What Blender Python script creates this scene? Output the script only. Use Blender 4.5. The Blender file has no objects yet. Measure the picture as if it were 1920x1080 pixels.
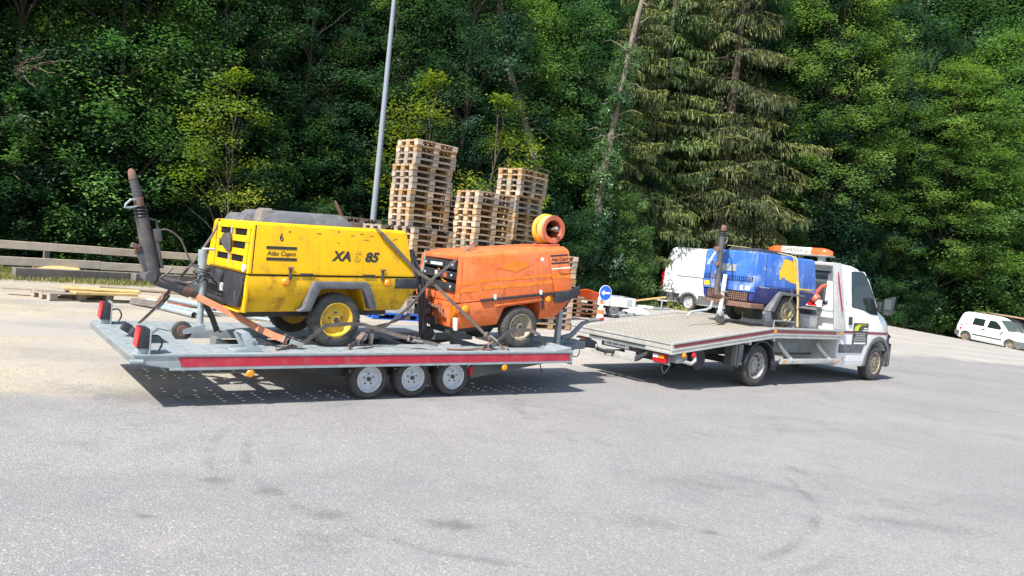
import bpy, bmesh, math, random
import numpy as np
from mathutils import Vector, Matrix
R = math.radians
rng = np.random.default_rng(7)
random.seed(7)
S = bpy.context.scene
COL = S.collection

# ---------------------------------------------------------------- camera, sky, sun, exposure
cam = bpy.data.cameras.new('camera')
cam.sensor_width = 36.0
cam.lens = 1427.265 / 1920 * 36
cam.clip_end = 2000
cam_o = bpy.data.objects.new('camera', cam)
COL.objects.link(cam_o)
cam_o.matrix_world = Matrix.Translation((0, 0, 1.739)) @ Matrix.Rotation(R(90 - 2.407), 4, 'X') @ Matrix.Rotation(R(5.9), 4, 'Z')
S.camera = cam_o

SUN_EL = 50.0
SUN_AZ = 57.0                      # heading the shadows fall towards, degrees from +X
sv = Vector((-math.cos(R(SUN_AZ)) * math.cos(R(SUN_EL)), -math.sin(R(SUN_AZ)) * math.cos(R(SUN_EL)), math.sin(R(SUN_EL))))
world = bpy.data.worlds.new('World')
S.world = world
world.use_nodes = True
wn = world.node_tree.nodes
wl = world.node_tree.links
sky = wn.new('ShaderNodeTexSky')
sky.sky_type = 'NISHITA'
sky.sun_disc = False
sky.sun_elevation = R(SUN_EL)
sky.sun_rotation = math.atan2(sv.x, sv.y)
wl.new(sky.outputs[0], wn['Background'].inputs[0])
wn['Background'].inputs[1].default_value = 0.145
sun = bpy.data.lights.new('sun', 'SUN')
sun.energy = 5.0
sun.angle = R(0.53)
sun.color = (1.0, 0.955, 0.88)
sun_o = bpy.data.objects.new('sun', sun)
COL.objects.link(sun_o)
sun_o.rotation_euler = (-sv).to_track_quat('-Z', 'Y').to_euler()
S.view_settings.view_transform = 'Standard'
S.view_settings.look = 'None'
S.view_settings.gamma = 1.0
S.view_settings.use_curve_mapping = False
S.view_settings.exposure = 0.88

# ---------------------------------------------------------------- materials
def mat(name, col, rough=0.6, metal=0.0, spec=0.5, var=0.0, vscale=6.0, col2=None, dirt=0.0, dirtcol=(0.12, 0.09, 0.06), dscale=3.0, bump=0.0, bscale=40.0, perobj=0.0, coat=0.0, streak=0.0):
    m = bpy.data.materials.new(name)
    m.use_nodes = True
    n = m.node_tree.nodes
    l = m.node_tree.links
    b = n['Principled BSDF']
    b.inputs['Roughness'].default_value = rough
    b.inputs['Metallic'].default_value = metal
    b.inputs['Specular IOR Level'].default_value = spec
    b.inputs['Coat Weight'].default_value = coat
    rgb = n.new('ShaderNodeRGB')
    rgb.outputs[0].default_value = (*col, 1)
    out = rgb.outputs[0]
    tc = n.new('ShaderNodeTexCoord')
    def noise(scale, detail=5.0, rgh=0.6):
        t = n.new('ShaderNodeTexNoise')
        t.inputs['Scale'].default_value = scale
        t.inputs['Detail'].default_value = detail
        t.inputs['Roughness'].default_value = rgh
        l.new(tc.outputs['Object'], t.inputs['Vector'])
        return t.outputs[0]
    def ramp(src, a, c):
        r = n.new('ShaderNodeMapRange')
        r.inputs[1].default_value = a
        r.inputs[2].default_value = c
        r.clamp = True
        l.new(src, r.inputs[0])
        return r.outputs[0]
    def mix(fac, a, c, mode='MIX'):
        x = n.new('ShaderNodeMix')
        x.data_type = 'RGBA'
        x.blend_type = mode
        if isinstance(fac, float):
            x.inputs[0].default_value = fac
        else:
            l.new(fac, x.inputs[0])
        for s, v in ((x.inputs[6], a), (x.inputs[7], c)):
            if isinstance(v, tuple):
                s.default_value = (*v, 1)
            else:
                l.new(v, s)
        return x.outputs[2]
    if var > 0:
        c2 = col2 if col2 else tuple(c * (1 - var) for c in col)
        out = mix(ramp(noise(vscale), 0.35, 0.68), out, c2)
    if dirt > 0:
        r = ramp(noise(dscale, 8.0, 0.7), 0.52, 0.66)
        mm = n.new('ShaderNodeMath')
        mm.operation = 'MULTIPLY'
        mm.inputs[1].default_value = dirt
        l.new(r, mm.inputs[0])
        out = mix(mm.outputs[0], out, dirtcol)
    if streak > 0:
        mp = n.new('ShaderNodeMapping')
        mp.inputs['Scale'].default_value = (26, 26, 1.6)
        l.new(tc.outputs['Object'], mp.inputs[0])
        t = n.new('ShaderNodeTexNoise')
        t.inputs['Scale'].default_value = 1.0
        t.inputs['Detail'].default_value = 5.0
        l.new(mp.outputs[0], t.inputs['Vector'])
        mm = n.new('ShaderNodeMath')
        mm.operation = 'MULTIPLY'
        l.new(ramp(t.outputs[0], 0.54, 0.74), mm.inputs[0])
        m3 = n.new('ShaderNodeMath')
        m3.operation = 'MULTIPLY'
        m3.inputs[1].default_value = streak
        l.new(ramp(noise(1.1, 4.0), 0.42, 0.6), m3.inputs[0])
        l.new(m3.outputs[0], mm.inputs[1])
        out = mix(mm.outputs[0], out, dirtcol)
        # small chips down to primer and rust
        ch = ramp(noise(38.0, 3.0, 0.5), 0.685, 0.70)
        m4 = n.new('ShaderNodeMath')
        m4.operation = 'MULTIPLY'
        l.new(ch, m4.inputs[0])
        l.new(ramp(noise(2.7, 5.0), 0.48, 0.6), m4.inputs[1])
        out = mix(m4.outputs[0], out, (0.09, 0.045, 0.025))
    if perobj > 0:
        oi = n.new('ShaderNodeObjectInfo')
        hs = n.new('ShaderNodeHueSaturation')
        l.new(out, hs.inputs['Color'])
        mr = n.new('ShaderNodeMapRange')
        mr.inputs[3].default_value = 1 - perobj
        mr.inputs[4].default_value = 1 + perobj
        l.new(oi.outputs['Random'], mr.inputs[0])
        l.new(mr.outputs[0], hs.inputs['Value'])
        mr2 = n.new('ShaderNodeMapRange')
        mr2.inputs[3].default_value = 1 + perobj
        mr2.inputs[4].default_value = 1 - perobj
        l.new(oi.outputs['Random'], mr2.inputs[0])
        l.new(mr2.outputs[0], hs.inputs['Saturation'])
        out = hs.outputs[0]
    l.new(out, b.inputs['Base Color'])
    if bump > 0:
        bp = n.new('ShaderNodeBump')
        bp.inputs['Strength'].default_value = bump
        bp.inputs['Distance'].default_value = 0.01
        l.new(noise(bscale), bp.inputs['Height'])
        l.new(bp.outputs[0], b.inputs['Normal'])
    return m

M = {}
M['yellow'] = mat('yellow_paint', (0.80, 0.445, 0.003), 0.45, spec=0.3, var=0.25, vscale=1.6, col2=(0.72, 0.375, 0.004), dirt=0.55, dirtcol=(0.34, 0.17, 0.03), dscale=5.5, bump=0.16, bscale=5, streak=0.55)
M['yellow_low'] = mat('yellow_paint_worn', (0.72, 0.40, 0.006), 0.5, spec=0.3, var=0.3, vscale=2.5, col2=(0.58, 0.32, 0.012), dirt=0.6, dirtcol=(0.14, 0.075, 0.02), dscale=6.0, bump=0.1, bscale=6, streak=0.8)
M['orange'] = mat('orange_paint', (0.62, 0.118, 0.02), 0.5, spec=0.3, var=0.4, vscale=2.4, col2=(0.64, 0.185, 0.075), dirt=0.6, dirtcol=(0.28, 0.055, 0.014), dscale=6.0, bump=0.14, bscale=5, streak=0.8)
M['orange_strip'] = mat('bright_orange_paint', (0.72, 0.19, 0.006), 0.45, var=0.3, vscale=9, dirt=0.4, dirtcol=(0.4, 0.09, 0.02), dscale=9)
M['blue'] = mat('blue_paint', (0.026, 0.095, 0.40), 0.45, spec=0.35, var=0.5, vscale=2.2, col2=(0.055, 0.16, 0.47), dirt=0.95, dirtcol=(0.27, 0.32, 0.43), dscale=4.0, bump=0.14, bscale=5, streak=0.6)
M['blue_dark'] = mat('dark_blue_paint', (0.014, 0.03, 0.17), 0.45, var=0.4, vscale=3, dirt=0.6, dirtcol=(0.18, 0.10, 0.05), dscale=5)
M['blue_yellow'] = mat('old_yellow_paint', (0.72, 0.47, 0.01), 0.5, var=0.2, dirt=0.3)
M['white'] = mat('white_paint', (0.70, 0.70, 0.69), 0.3, var=0.08, vscale=2, dirt=0.25, dirtcol=(0.5, 0.48, 0.42), dscale=2.5, coat=0.4, streak=0.12)
M['white_old'] = mat('old_white_panel', (0.72, 0.72, 0.68), 0.5, var=0.2, vscale=4, dirt=0.4, dirtcol=(0.42, 0.38, 0.3))
M['alu'] = mat('aluminium', (0.52, 0.51, 0.48), 0.45, metal=0.35, var=0.2, vscale=8, dirt=0.3, dirtcol=(0.3, 0.27, 0.22))
M['galv'] = mat('galvanised_steel', (0.34, 0.385, 0.405), 0.5, metal=0.25, var=0.25, vscale=9, dirt=0.35, dirtcol=(0.33, 0.33, 0.31), dscale=5)
M['galv_dark'] = mat('dull_galvanised_steel', (0.24, 0.26, 0.26), 0.55, metal=0.25, var=0.3, vscale=7, dirt=0.3)
M['chassis'] = mat('dark_chassis_paint', (0.055, 0.058, 0.06), 0.6, var=0.4, vscale=6, dirt=0.4)
M['chassis_green'] = mat('grey_green_chassis_paint', (0.10, 0.105, 0.095), 0.6, var=0.3, vscale=5, dirt=0.3)
M['black'] = mat('black_plastic', (0.028, 0.030, 0.036), 0.5, var=0.4, vscale=8, dirt=0.5, dirtcol=(0.10, 0.10, 0.11), dscale=7)
M['void'] = mat('dark_interior', (0.012, 0.012, 0.013), 0.9, spec=0.1)
M['print'] = mat('black_print', (0.025, 0.024, 0.022), 0.6)
M['grey_plastic'] = mat('weathered_grey_plastic', (0.115, 0.118, 0.125), 0.6, var=0.35, vscale=5, dirt=0.5, dirtcol=(0.22, 0.21, 0.2), dscale=7)
M['tyre'] = mat('tyre_rubber', (0.045, 0.043, 0.042), 0.85, spec=0.25, var=0.5, vscale=12, col2=(0.085, 0.078, 0.07), bump=0.2, bscale=60)
M['rim_silver'] = mat('silver_rim', (0.60, 0.61, 0.63), 0.4, metal=0.3, var=0.15, vscale=14)
M['rim_dull'] = mat('dirty_silver_rim', (0.36, 0.355, 0.345), 0.5, metal=0.2, var=0.35, vscale=9, col2=(0.24, 0.21, 0.18), dirt=0.7, dirtcol=(0.16, 0.12, 0.09), dscale=8)
M['rim_faded'] = mat('faded_yellow_rim', (0.42, 0.34, 0.13), 0.6, var=0.5, vscale=8, col2=(0.33, 0.31, 0.27), dirt=0.8, dirtcol=(0.14, 0.1, 0.07), dscale=9)
M['rim_yellow'] = mat('yellow_rim', (0.66, 0.42, 0.02), 0.5, var=0.4, vscale=8, col2=(0.5, 0.3, 0.03), dirt=0.8, dirtcol=(0.14, 0.08, 0.04), dscale=9)
M['rim_rust'] = mat('dirty_rim', (0.33, 0.27, 0.2), 0.6, var=0.5, vscale=10, col2=(0.2, 0.14, 0.09), dirt=0.7, dirtcol=(0.1, 0.06, 0.04))
M['rust'] = mat('rusty_steel', (0.21, 0.10, 0.06), 0.8, var=0.6, vscale=14, col2=(0.085, 0.065, 0.058), bump=0.3, bscale=50)
M['drawbar'] = mat('worn_black_steel', (0.05, 0.053, 0.064), 0.5, var=0.5, vscale=8, col2=(0.10, 0.085, 0.08), dirt=0.6, dirtcol=(0.14, 0.09, 0.06), dscale=8)
M['red'] = mat('red_plastic', (0.50, 0.012, 0.02), 0.3, var=0.15)
M['red_strip'] = mat('red_reflective_strip', (0.46, 0.022, 0.045), 0.35, var=0.25, vscale=5, dirt=0.4, dirtcol=(0.40, 0.13, 0.14), dscale=6)
M['maroon'] = mat('maroon_strip', (0.235, 0.035, 0.045), 0.4, var=0.2)
M['amber'] = mat('amber_lens', (0.72, 0.26, 0.01), 0.25)
M['clear'] = mat('clear_lens', (0.75, 0.75, 0.75), 0.2)
M['glass'] = mat('dark_glass', (0.014, 0.022, 0.022), 0.05, spec=0.3)
M['glass_pale'] = mat('pale_glass', (0.07, 0.09, 0.09), 0.05, spec=0.4)
M['orange_lens'] = mat('orange_light_cover', (0.80, 0.10, 0.012), 0.2, coat=0.5)
M['sign_white'] = mat('white_sign_face', (0.80, 0.78, 0.66), 0.4)
M['sign_blue'] = mat('blue_sign_face', (0.01, 0.12, 0.62), 0.35)
M['cone_orange'] = mat('orange_cone_rubber', (0.78, 0.13, 0.03), 0.5)
M['strap'] = mat('grey_brown_strap', (0.16, 0.135, 0.115), 0.9, spec=0.1, var=0.4, vscale=9, dirt=0.4, bump=0.3, bscale=120)
M['strap_dark'] = mat('dark_strap', (0.15, 0.13, 0.115), 0.9, spec=0.1, var=0.4, vscale=9)
M['strap_rust'] = mat('faded_orange_strap', (0.48, 0.20, 0.11), 0.9, spec=0.1, var=0.3, vscale=8, dirt=0.5, dirtcol=(0.16, 0.07, 0.04))
M['strap_yellow'] = mat('pale_yellow_strap', (0.70, 0.54, 0.22), 0.9, spec=0.1, var=0.25, vscale=12)
M['hose'] = mat('yellow_hose', (0.62, 0.42, 0.13), 0.75, spec=0.2, var=0.4, vscale=14, col2=(0.50, 0.36, 0.20), dirt=0.4)
M['hose_bright'] = mat('bright_yellow_hose', (0.68, 0.42, 0.035), 0.7, spec=0.2, var=0.3, vscale=10)
M['wood_fence'] = mat('bleached_fence_wood', (0.70, 0.58, 0.44), 0.9, spec=0.15, var=0.35, vscale=5, col2=(0.58, 0.48, 0.37), dirt=0.4, dirtcol=(0.36, 0.25, 0.2), perobj=0.12)
M['reel_red'] = mat('worn_red_orange_paint', (0.52, 0.13, 0.06), 0.5, var=0.4, vscale=8, dirt=0.6, dirtcol=(0.25, 0.12, 0.08), dscale=8)
M['wood'] = mat('pallet_wood', (0.43, 0.29, 0.165), 0.85, spec=0.2, var=0.35, vscale=7, col2=(0.35, 0.245, 0.16), dirt=0.3, dirtcol=(0.2, 0.14, 0.09), perobj=0.34)
M['wood_grey'] = mat('weathered_wood', (0.33, 0.27, 0.21), 0.9, spec=0.15, var=0.35, vscale=5, col2=(0.25, 0.205, 0.165), dirt=0.4, dirtcol=(0.16, 0.13, 0.1), perobj=0.15)
M['wood_brown'] = mat('reddish_pallet_wood', (0.26, 0.145, 0.095), 0.9, spec=0.15, var=0.3, vscale=7, dirt=0.3, perobj=0.2)
M['wood_dark'] = mat('dark_old_timber', (0.18, 0.16, 0.145), 0.9, spec=0.15, var=0.35, vscale=6, perobj=0.1)
M['wood_yellow'] = mat('fresh_yellow_timber', (0.52, 0.36, 0.15), 0.8, spec=0.2, var=0.25, vscale=6, perobj=0.12)
M['pallet_blue'] = mat('blue_pallet_paint', (0.008, 0.10, 0.48), 0.6, var=0.3)
M['concrete'] = mat('pale_concrete', (0.46, 0.44, 0.40), 0.9, spec=0.2, var=0.3, vscale=5, bump=0.2)
M['bark'] = mat('grey_brown_bark', (0.09, 0.072, 0.055), 0.95, spec=0.1, var=0.6, vscale=6, col2=(0.07, 0.055, 0.042), bump=0.8, bscale=14)
M['bark_pale'] = mat('pale_grey_bark', (0.21, 0.18, 0.14), 0.95, spec=0.1, var=0.6, vscale=4, col2=(0.12, 0.10, 0.075), bump=0.8, bscale=12)
M['twig'] = mat('dry_twigs', (0.20, 0.16, 0.125), 0.95, spec=0.1)
M['lamp_steel'] = mat('grey_lamp_post_paint', (0.22, 0.245, 0.275), 0.45, var=0.12, vscale=2)
M['tarp'] = mat('pale_crumpled_sheet', (0.62, 0.62, 0.58), 0.7, var=0.3, vscale=6)
M['plate'] = mat('number_plate_white', (0.80, 0.80, 0.78), 0.4)
M['red_part'] = mat('faded_red_plastic', (0.58, 0.12, 0.07), 0.5, var=0.3)
M['dark_green_paint'] = mat('dark_car_paint', (0.02, 0.024, 0.03), 0.25, coat=0.6)
M['sticker'] = mat('dark_sticker', (0.04, 0.04, 0.042), 0.5)
M['sticker_yellow'] = mat('yellow_green_print', (0.62, 0.62, 0.02), 0.5)
M['grey_print'] = mat('grey_print', (0.42, 0.42, 0.42), 0.5)

def checker_mat():
    m = mat('tread_plate', (0.40, 0.355, 0.285), 0.42, metal=0.3, var=0.2, vscale=2.0, dirt=0.4, dirtcol=(0.3, 0.26, 0.2), dscale=1.5)
    n = m.node_tree.nodes
    l = m.node_tree.links
    b = n['Principled BSDF']
    src = b.inputs['Base Color'].links[0].from_socket
    tc = n['Texture Coordinate']
    def wav(sx, sy, rot):
        mp = n.new('ShaderNodeMapping')
        mp.inputs['Rotation'].default_value = (0, 0, R(rot))
        mp.inputs['Scale'].default_value = (sx, sy, 1)
        l.new(tc.outputs['Object'], mp.inputs[0])
        c = n.new('ShaderNodeTexChecker')
        c.inputs['Scale'].default_value = 1.0
        l.new(mp.outputs[0], c.inputs[0])
        return c.outputs[1]
    a = wav(40, 13, 45)
    c2 = wav(13, 40, 45)
    mx = n.new('ShaderNodeMath')
    mx.operation = 'MULTIPLY'
    l.new(a, mx.inputs[0])
    l.new(c2, mx.inputs[1])
    x = n.new('ShaderNodeMix')
    x.data_type = 'RGBA'
    l.new(mx.outputs[0], x.inputs[0])
    l.new(src, x.inputs[6])
    x.inputs[7].default_value = (0.66, 0.63, 0.56, 1)
    l.new(x.outputs[2], b.inputs['Base Color'])
    bp = n.new('ShaderNodeBump')
    bp.inputs['Strength'].default_value = 0.8
    bp.inputs['Distance'].default_value = 0.004
    l.new(mx.outputs[0], bp.inputs['Height'])
    l.new(bp.outputs[0], b.inputs['Normal'])
    return m
M['tread'] = checker_mat()

def leaf_mat(name, dark, mid, light, trans=0.48, rough=0.45):
    m = bpy.data.materials.new(name)
    m.use_nodes = True
    n = m.node_tree.nodes
    l = m.node_tree.links
    b = n['Principled BSDF']
    at = n.new('ShaderNodeAttribute')
    at.attribute_name = 'tint'
    cr = n.new('ShaderNodeValToRGB')
    e = cr.color_ramp.elements
    e[0].color = (*dark, 1)
    e[1].color = (*light, 1)
    k = e.new(0.55)
    k.color = (*mid, 1)
    l.new(at.outputs['Fac'], cr.inputs[0])
    oi = n.new('ShaderNodeObjectInfo')
    hs = n.new('ShaderNodeHueSaturation')
    mr = n.new('ShaderNodeMapRange')
    mr.inputs[3].default_value = 0.475
    mr.inputs[4].default_value = 0.515
    l.new(oi.outputs['Random'], mr.inputs[0])
    l.new(mr.outputs[0], hs.inputs['Hue'])
    l.new(cr.outputs[0], hs.inputs['Color'])
    l.new(hs.outputs[0], b.inputs['Base Color'])
    b.inputs['Roughness'].default_value = rough
    b.inputs['Specular IOR Level'].default_value = 0.35
    t = n.new('ShaderNodeBsdfTranslucent')
    g = n.new('ShaderNodeMix')
    g.data_type = 'RGBA'
    g.blend_type = 'MULTIPLY'
    g.inputs[0].default_value = 1.0
    l.new(hs.outputs[0], g.inputs[6])
    g.inputs[7].default_value = (1.0, 1.15, 0.45, 1)
    l.new(g.outputs[2], t.inputs[0])
    ms = n.new('ShaderNodeMixShader')
    ms.inputs[0].default_value = trans
    l.new(b.outputs[0], ms.inputs[1])
    l.new(t.outputs[0], ms.inputs[2])
    l.new(ms.outputs[0], n['Material Output'].inputs[0])
    return m
M['leaf'] = leaf_mat('broad_leaves', (0.030, 0.078, 0.046), (0.062, 0.138, 0.060), (0.155, 0.255, 0.085))
M['leaf_light'] = leaf_mat('light_green_leaves', (0.065, 0.145, 0.050), (0.135, 0.245, 0.068), (0.25, 0.36, 0.10))
M['leaf_dark'] = leaf_mat('dark_green_leaves', (0.019, 0.054, 0.042), (0.038, 0.092, 0.058), (0.090, 0.160, 0.080))  # darker, bluer green; also carries the painted-in shade of the right-hand wood
M['leaf_ivy'] = leaf_mat('ivy_leaves', (0.045, 0.105, 0.050), (0.105, 0.20, 0.085), (0.22, 0.33, 0.14), rough=0.35)
M['leaf_yellow'] = leaf_mat('yellowing_leaves', (0.07, 0.12, 0.018), (0.17, 0.25, 0.03), (0.36, 0.36, 0.04))
M['needle'] = leaf_mat('spruce_needles', (0.046, 0.080, 0.028), (0.096, 0.145, 0.044), (0.20, 0.24, 0.065), trans=0.15, rough=0.6)
M['needle_brown'] = leaf_mat('brownish_spruce_needles', (0.044, 0.066, 0.027), (0.090, 0.120, 0.042), (0.165, 0.185, 0.06), trans=0.12, rough=0.6)
M['grass'] = leaf_mat('grass_blades', (0.06, 0.09, 0.02), (0.16, 0.18, 0.045), (0.36, 0.31, 0.14), trans=0.3)

# ---------------------------------------------------------------- mesh building helpers
class MB:
    def __init__(s):
        s.v = []
        s.f = []
    def add(s, vs, fs):
        o = len(s.v)
        s.v += [tuple(v) for v in vs]
        s.f += [tuple(i + o for i in f) for f in fs]
        return s
    def box(s, x0, x1, y0, y1, z0, z1, m=None):
        vs = [Vector(p) for p in ((x0, y0, z0), (x1, y0, z0), (x1, y1, z0), (x0, y1, z0), (x0, y0, z1), (x1, y0, z1), (x1, y1, z1), (x0, y1, z1))]
        if m is not None:
            vs = [m @ v for v in vs]
        return s.add(vs, [(0, 3, 2, 1), (4, 5, 6, 7), (0, 1, 5, 4), (1, 2, 6, 5), (2, 3, 7, 6), (3, 0, 4, 7)])
    def cbox(s, c, d, m=None):
        mm = Matrix.Translation(c) @ (m.to_4x4() if m is not None else Matrix())
        return s.box(-d[0] / 2, d[0] / 2, -d[1] / 2, d[1] / 2, -d[2] / 2, d[2] / 2, mm)
    def prism(s, pts, axis, a0, a1):
        def P(p, a):
            return {'x': (a, p[0], p[1]), 'y': (p[0], a, p[1]), 'z': (p[0], p[1], a)}[axis]
        n = len(pts)
        vs = [P(p, a0) for p in pts] + [P(p, a1) for p in pts]
        fs = [tuple(range(n))[::-1], tuple(range(n, 2 * n))] + [(i, (i + 1) % n, n + (i + 1) % n, n + i) for i in range(n)]
        return s.add(vs, fs)
    def hexa(s, p):           # eight corners: bottom loop then top loop
        return s.add(p, [(0, 3, 2, 1), (4, 5, 6, 7), (0, 1, 5, 4), (1, 2, 6, 5), (2, 3, 7, 6), (3, 0, 4, 7)])
    def tube(s, pts, r, n=8, caps=True):
        pts = [Vector(p) for p in pts]
        if n == 6 and len(pts) > 2 and not isinstance(r, (list, tuple)):      # cables, ropes, hooks: round the bends
            q = [pts[0]] + pts + [pts[-1]]
            sm_ = []
            for i in range(1, len(q) - 2):
                for k in range(5):
                    t = k / 5
                    a, b, c, d = q[i - 1], q[i], q[i + 1], q[i + 2]
                    sm_.append(0.5 * ((2 * b) + (c - a) * t + (2 * a - 5 * b + 4 * c - d) * t * t + (3 * b - a - 3 * c + d) * t ** 3))
            pts = sm_ + [pts[-1]]
        rs = r if isinstance(r, (list, tuple)) else [r] * len(pts)
        o = len(s.v)
        up = None
        for i, p in enumerate(pts):
            d = (pts[min(i + 1, len(pts) - 1)] - pts[max(i - 1, 0)]).normalized()
            if up is None:
                up = d.orthogonal().normalized()
            up = (up - d * up.dot(d))
            up = up.normalized() if up.length > 1e-6 else d.orthogonal().normalized()
            w = d.cross(up)
            for k in range(n):
                a = 2 * math.pi * k / n
                s.v.append(tuple(p + (up * math.cos(a) + w * math.sin(a)) * rs[i]))
        for i in range(len(pts) - 1):
            for k in range(n):
                a = o + i * n + k
                b = o + i * n + (k + 1) % n
                s.f.append((a, b, b + n, a + n))
        if caps:
            s.f.append(tuple(o + k for k in range(n))[::-1])
            s.f.append(tuple(o + (len(pts) - 1) * n + k for k in range(n)))
        return s
    def cyl(s, p0, p1, r, n=16, r1=None):
        return s.tube([p0, p1], [r, r if r1 is None else r1], n)
    def lathe(s, prof, c, axis, n=24, closed=False):
        c = Vector(c)
        d = Vector(axis).normalized()
        u = d.orthogonal().normalized()
        w = d.cross(u)
        o = len(s.v)
        for r, h in prof:
            for k in range(n):
                a = 2 * math.pi * k / n
                s.v.append(tuple(c + d * h + (u * math.cos(a) + w * math.sin(a)) * r))
        m = len(prof)
        for i in range(m if closed else m - 1):
            j = (i + 1) % m
            for k in range(n):
                k2 = (k + 1) % n
                s.f.append((o + i * n + k, o + i * n + k2, o + j * n + k2, o + j * n + k))
        if not closed:
            s.f.append(tuple(o + k for k in range(n))[::-1])
            s.f.append(tuple(o + (m - 1) * n + k for k in range(n)))
        return s
    def ribbon(s, pts, width, side, th=0.004):
        pts = [Vector(p) for p in pts]
        o = len(s.v)
        for i, p in enumerate(pts):
            d = (pts[min(i + 1, len(pts) - 1)] - pts[max(i - 1, 0)]).normalized()
            sd = side[i] if isinstance(side, list) else side
            sd = Vector(sd)
            sd = (sd - d * sd.dot(d)).normalized()
            nn = d.cross(sd)
            for a, b in ((-1, -1), (1, -1), (1, 1), (-1, 1)):
                s.v.append(tuple(p + sd * a * width / 2 + nn * b * th / 2))
        for i in range(len(pts) - 1):
            for k in range(4):
                a = o + i * 4 + k
                b = o + i * 4 + (k + 1) % 4
                s.f.append((a, b, b + 4, a + 4))
        s.f.append((o + 3, o + 2, o + 1, o))
        e = o + (len(pts) - 1) * 4
        s.f.append((e, e + 1, e + 2, e + 3))
        return s
    def loft(s, rings):
        n = len(rings[0])
        o = len(s.v)
        for r in rings:
            s.v += [tuple(p) for p in r]
        for i in range(len(rings) - 1):
            for k in range(n):
                a = o + i * n + k
                b = o + i * n + (k + 1) % n
                s.f.append((a, b, b + n, a + n))
        s.f.append(tuple(o + k for k in range(n))[::-1])
        s.f.append(tuple(o + (len(rings) - 1) * n + k for k in range(n)))
        return s
    def mesh(s, name, m, bevel=0.0, smooth=35, seg=2):
        me = bpy.data.meshes.new(name)
        me.from_pydata(s.v, [], s.f)
        bm = bmesh.new()
        bm.from_mesh(me)
        bmesh.ops.recalc_face_normals(bm, faces=bm.faces)
        if bevel > 0:
            ed = [e for e in bm.edges if len(e.link_faces) == 2 and e.calc_face_angle(0) > R(32)]
            bmesh.ops.bevel(bm, geom=ed, offset=bevel, segments=seg, affect='EDGES', profile=0.6, clamp_overlap=True)
        bm.to_mesh(me)
        bm.free()
        if smooth:
            me.polygons.foreach_set('use_smooth', [True] * len(me.polygons))
            me.set_sharp_from_angle(angle=R(smooth))
        me.materials.append(M[m] if isinstance(m, str) else m)
        return me
    def build(s, name, m, parent=None, bevel=0.0, smooth=35, label=None, kind=None, seg=2):
        o = bpy.data.objects.new(name, s.mesh(name, m, bevel, smooth, seg))
        COL.objects.link(o)
        if parent is not None:
            o.parent = parent
        if label:
            o['label'] = label
        if kind:
            o['kind'] = kind
        return o

def thing(name, label, cat, loc=(0, 0, 0), rz=0.0, group=None, rot=None):
    o = bpy.data.objects.new(name, None)
    o.empty_display_size = 0.2
    COL.objects.link(o)
    o.location = loc
    o.rotation_euler = rot if rot else (0, 0, R(rz))
    tag(o, label, cat, group)
    return o

def tag(o, label, cat, group=None):
    o['label'] = label
    o['category'] = cat
    if group:
        o['group'] = group
    return o

def copy_tree(o, parent=None):
    c = o.copy()
    COL.objects.link(c)
    if parent is not None:
        c.parent = parent
    for ch in o.children:
        copy_tree(ch, c)
    return c

def text_mesh(body, size, name='lettering', m='print', shear=0.0, bold=0.0, xs=1.0, align='LEFT'):
    cu = bpy.data.curves.new(name, 'FONT')
    cu.body = body
    cu.size = size
    cu.shear = shear
    cu.offset = bold
    cu.align_x = align
    cu.resolution_u = 3
    cu.extrude = 0.0006
    o = bpy.data.objects.new(name, cu)
    me = bpy.data.meshes.new_from_object(o)
    bpy.data.objects.remove(o)
    me.materials.clear()
    me.materials.append(M[m])
    if xs != 1.0:
        me.transform(Matrix.Diagonal((xs, 1, 1, 1)))
    me.name = name
    return me

def text(body, size, parent, loc, rot=(90, 0, 0), **k):
    nm = k.pop('name', 'lettering')
    me = text_mesh(body, size, nm, **k)
    o = bpy.data.objects.new(nm, me)
    COL.objects.link(o)
    o.parent = parent
    o.location = loc
    o.rotation_euler = tuple(R(a) for a in rot)
    return o

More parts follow.
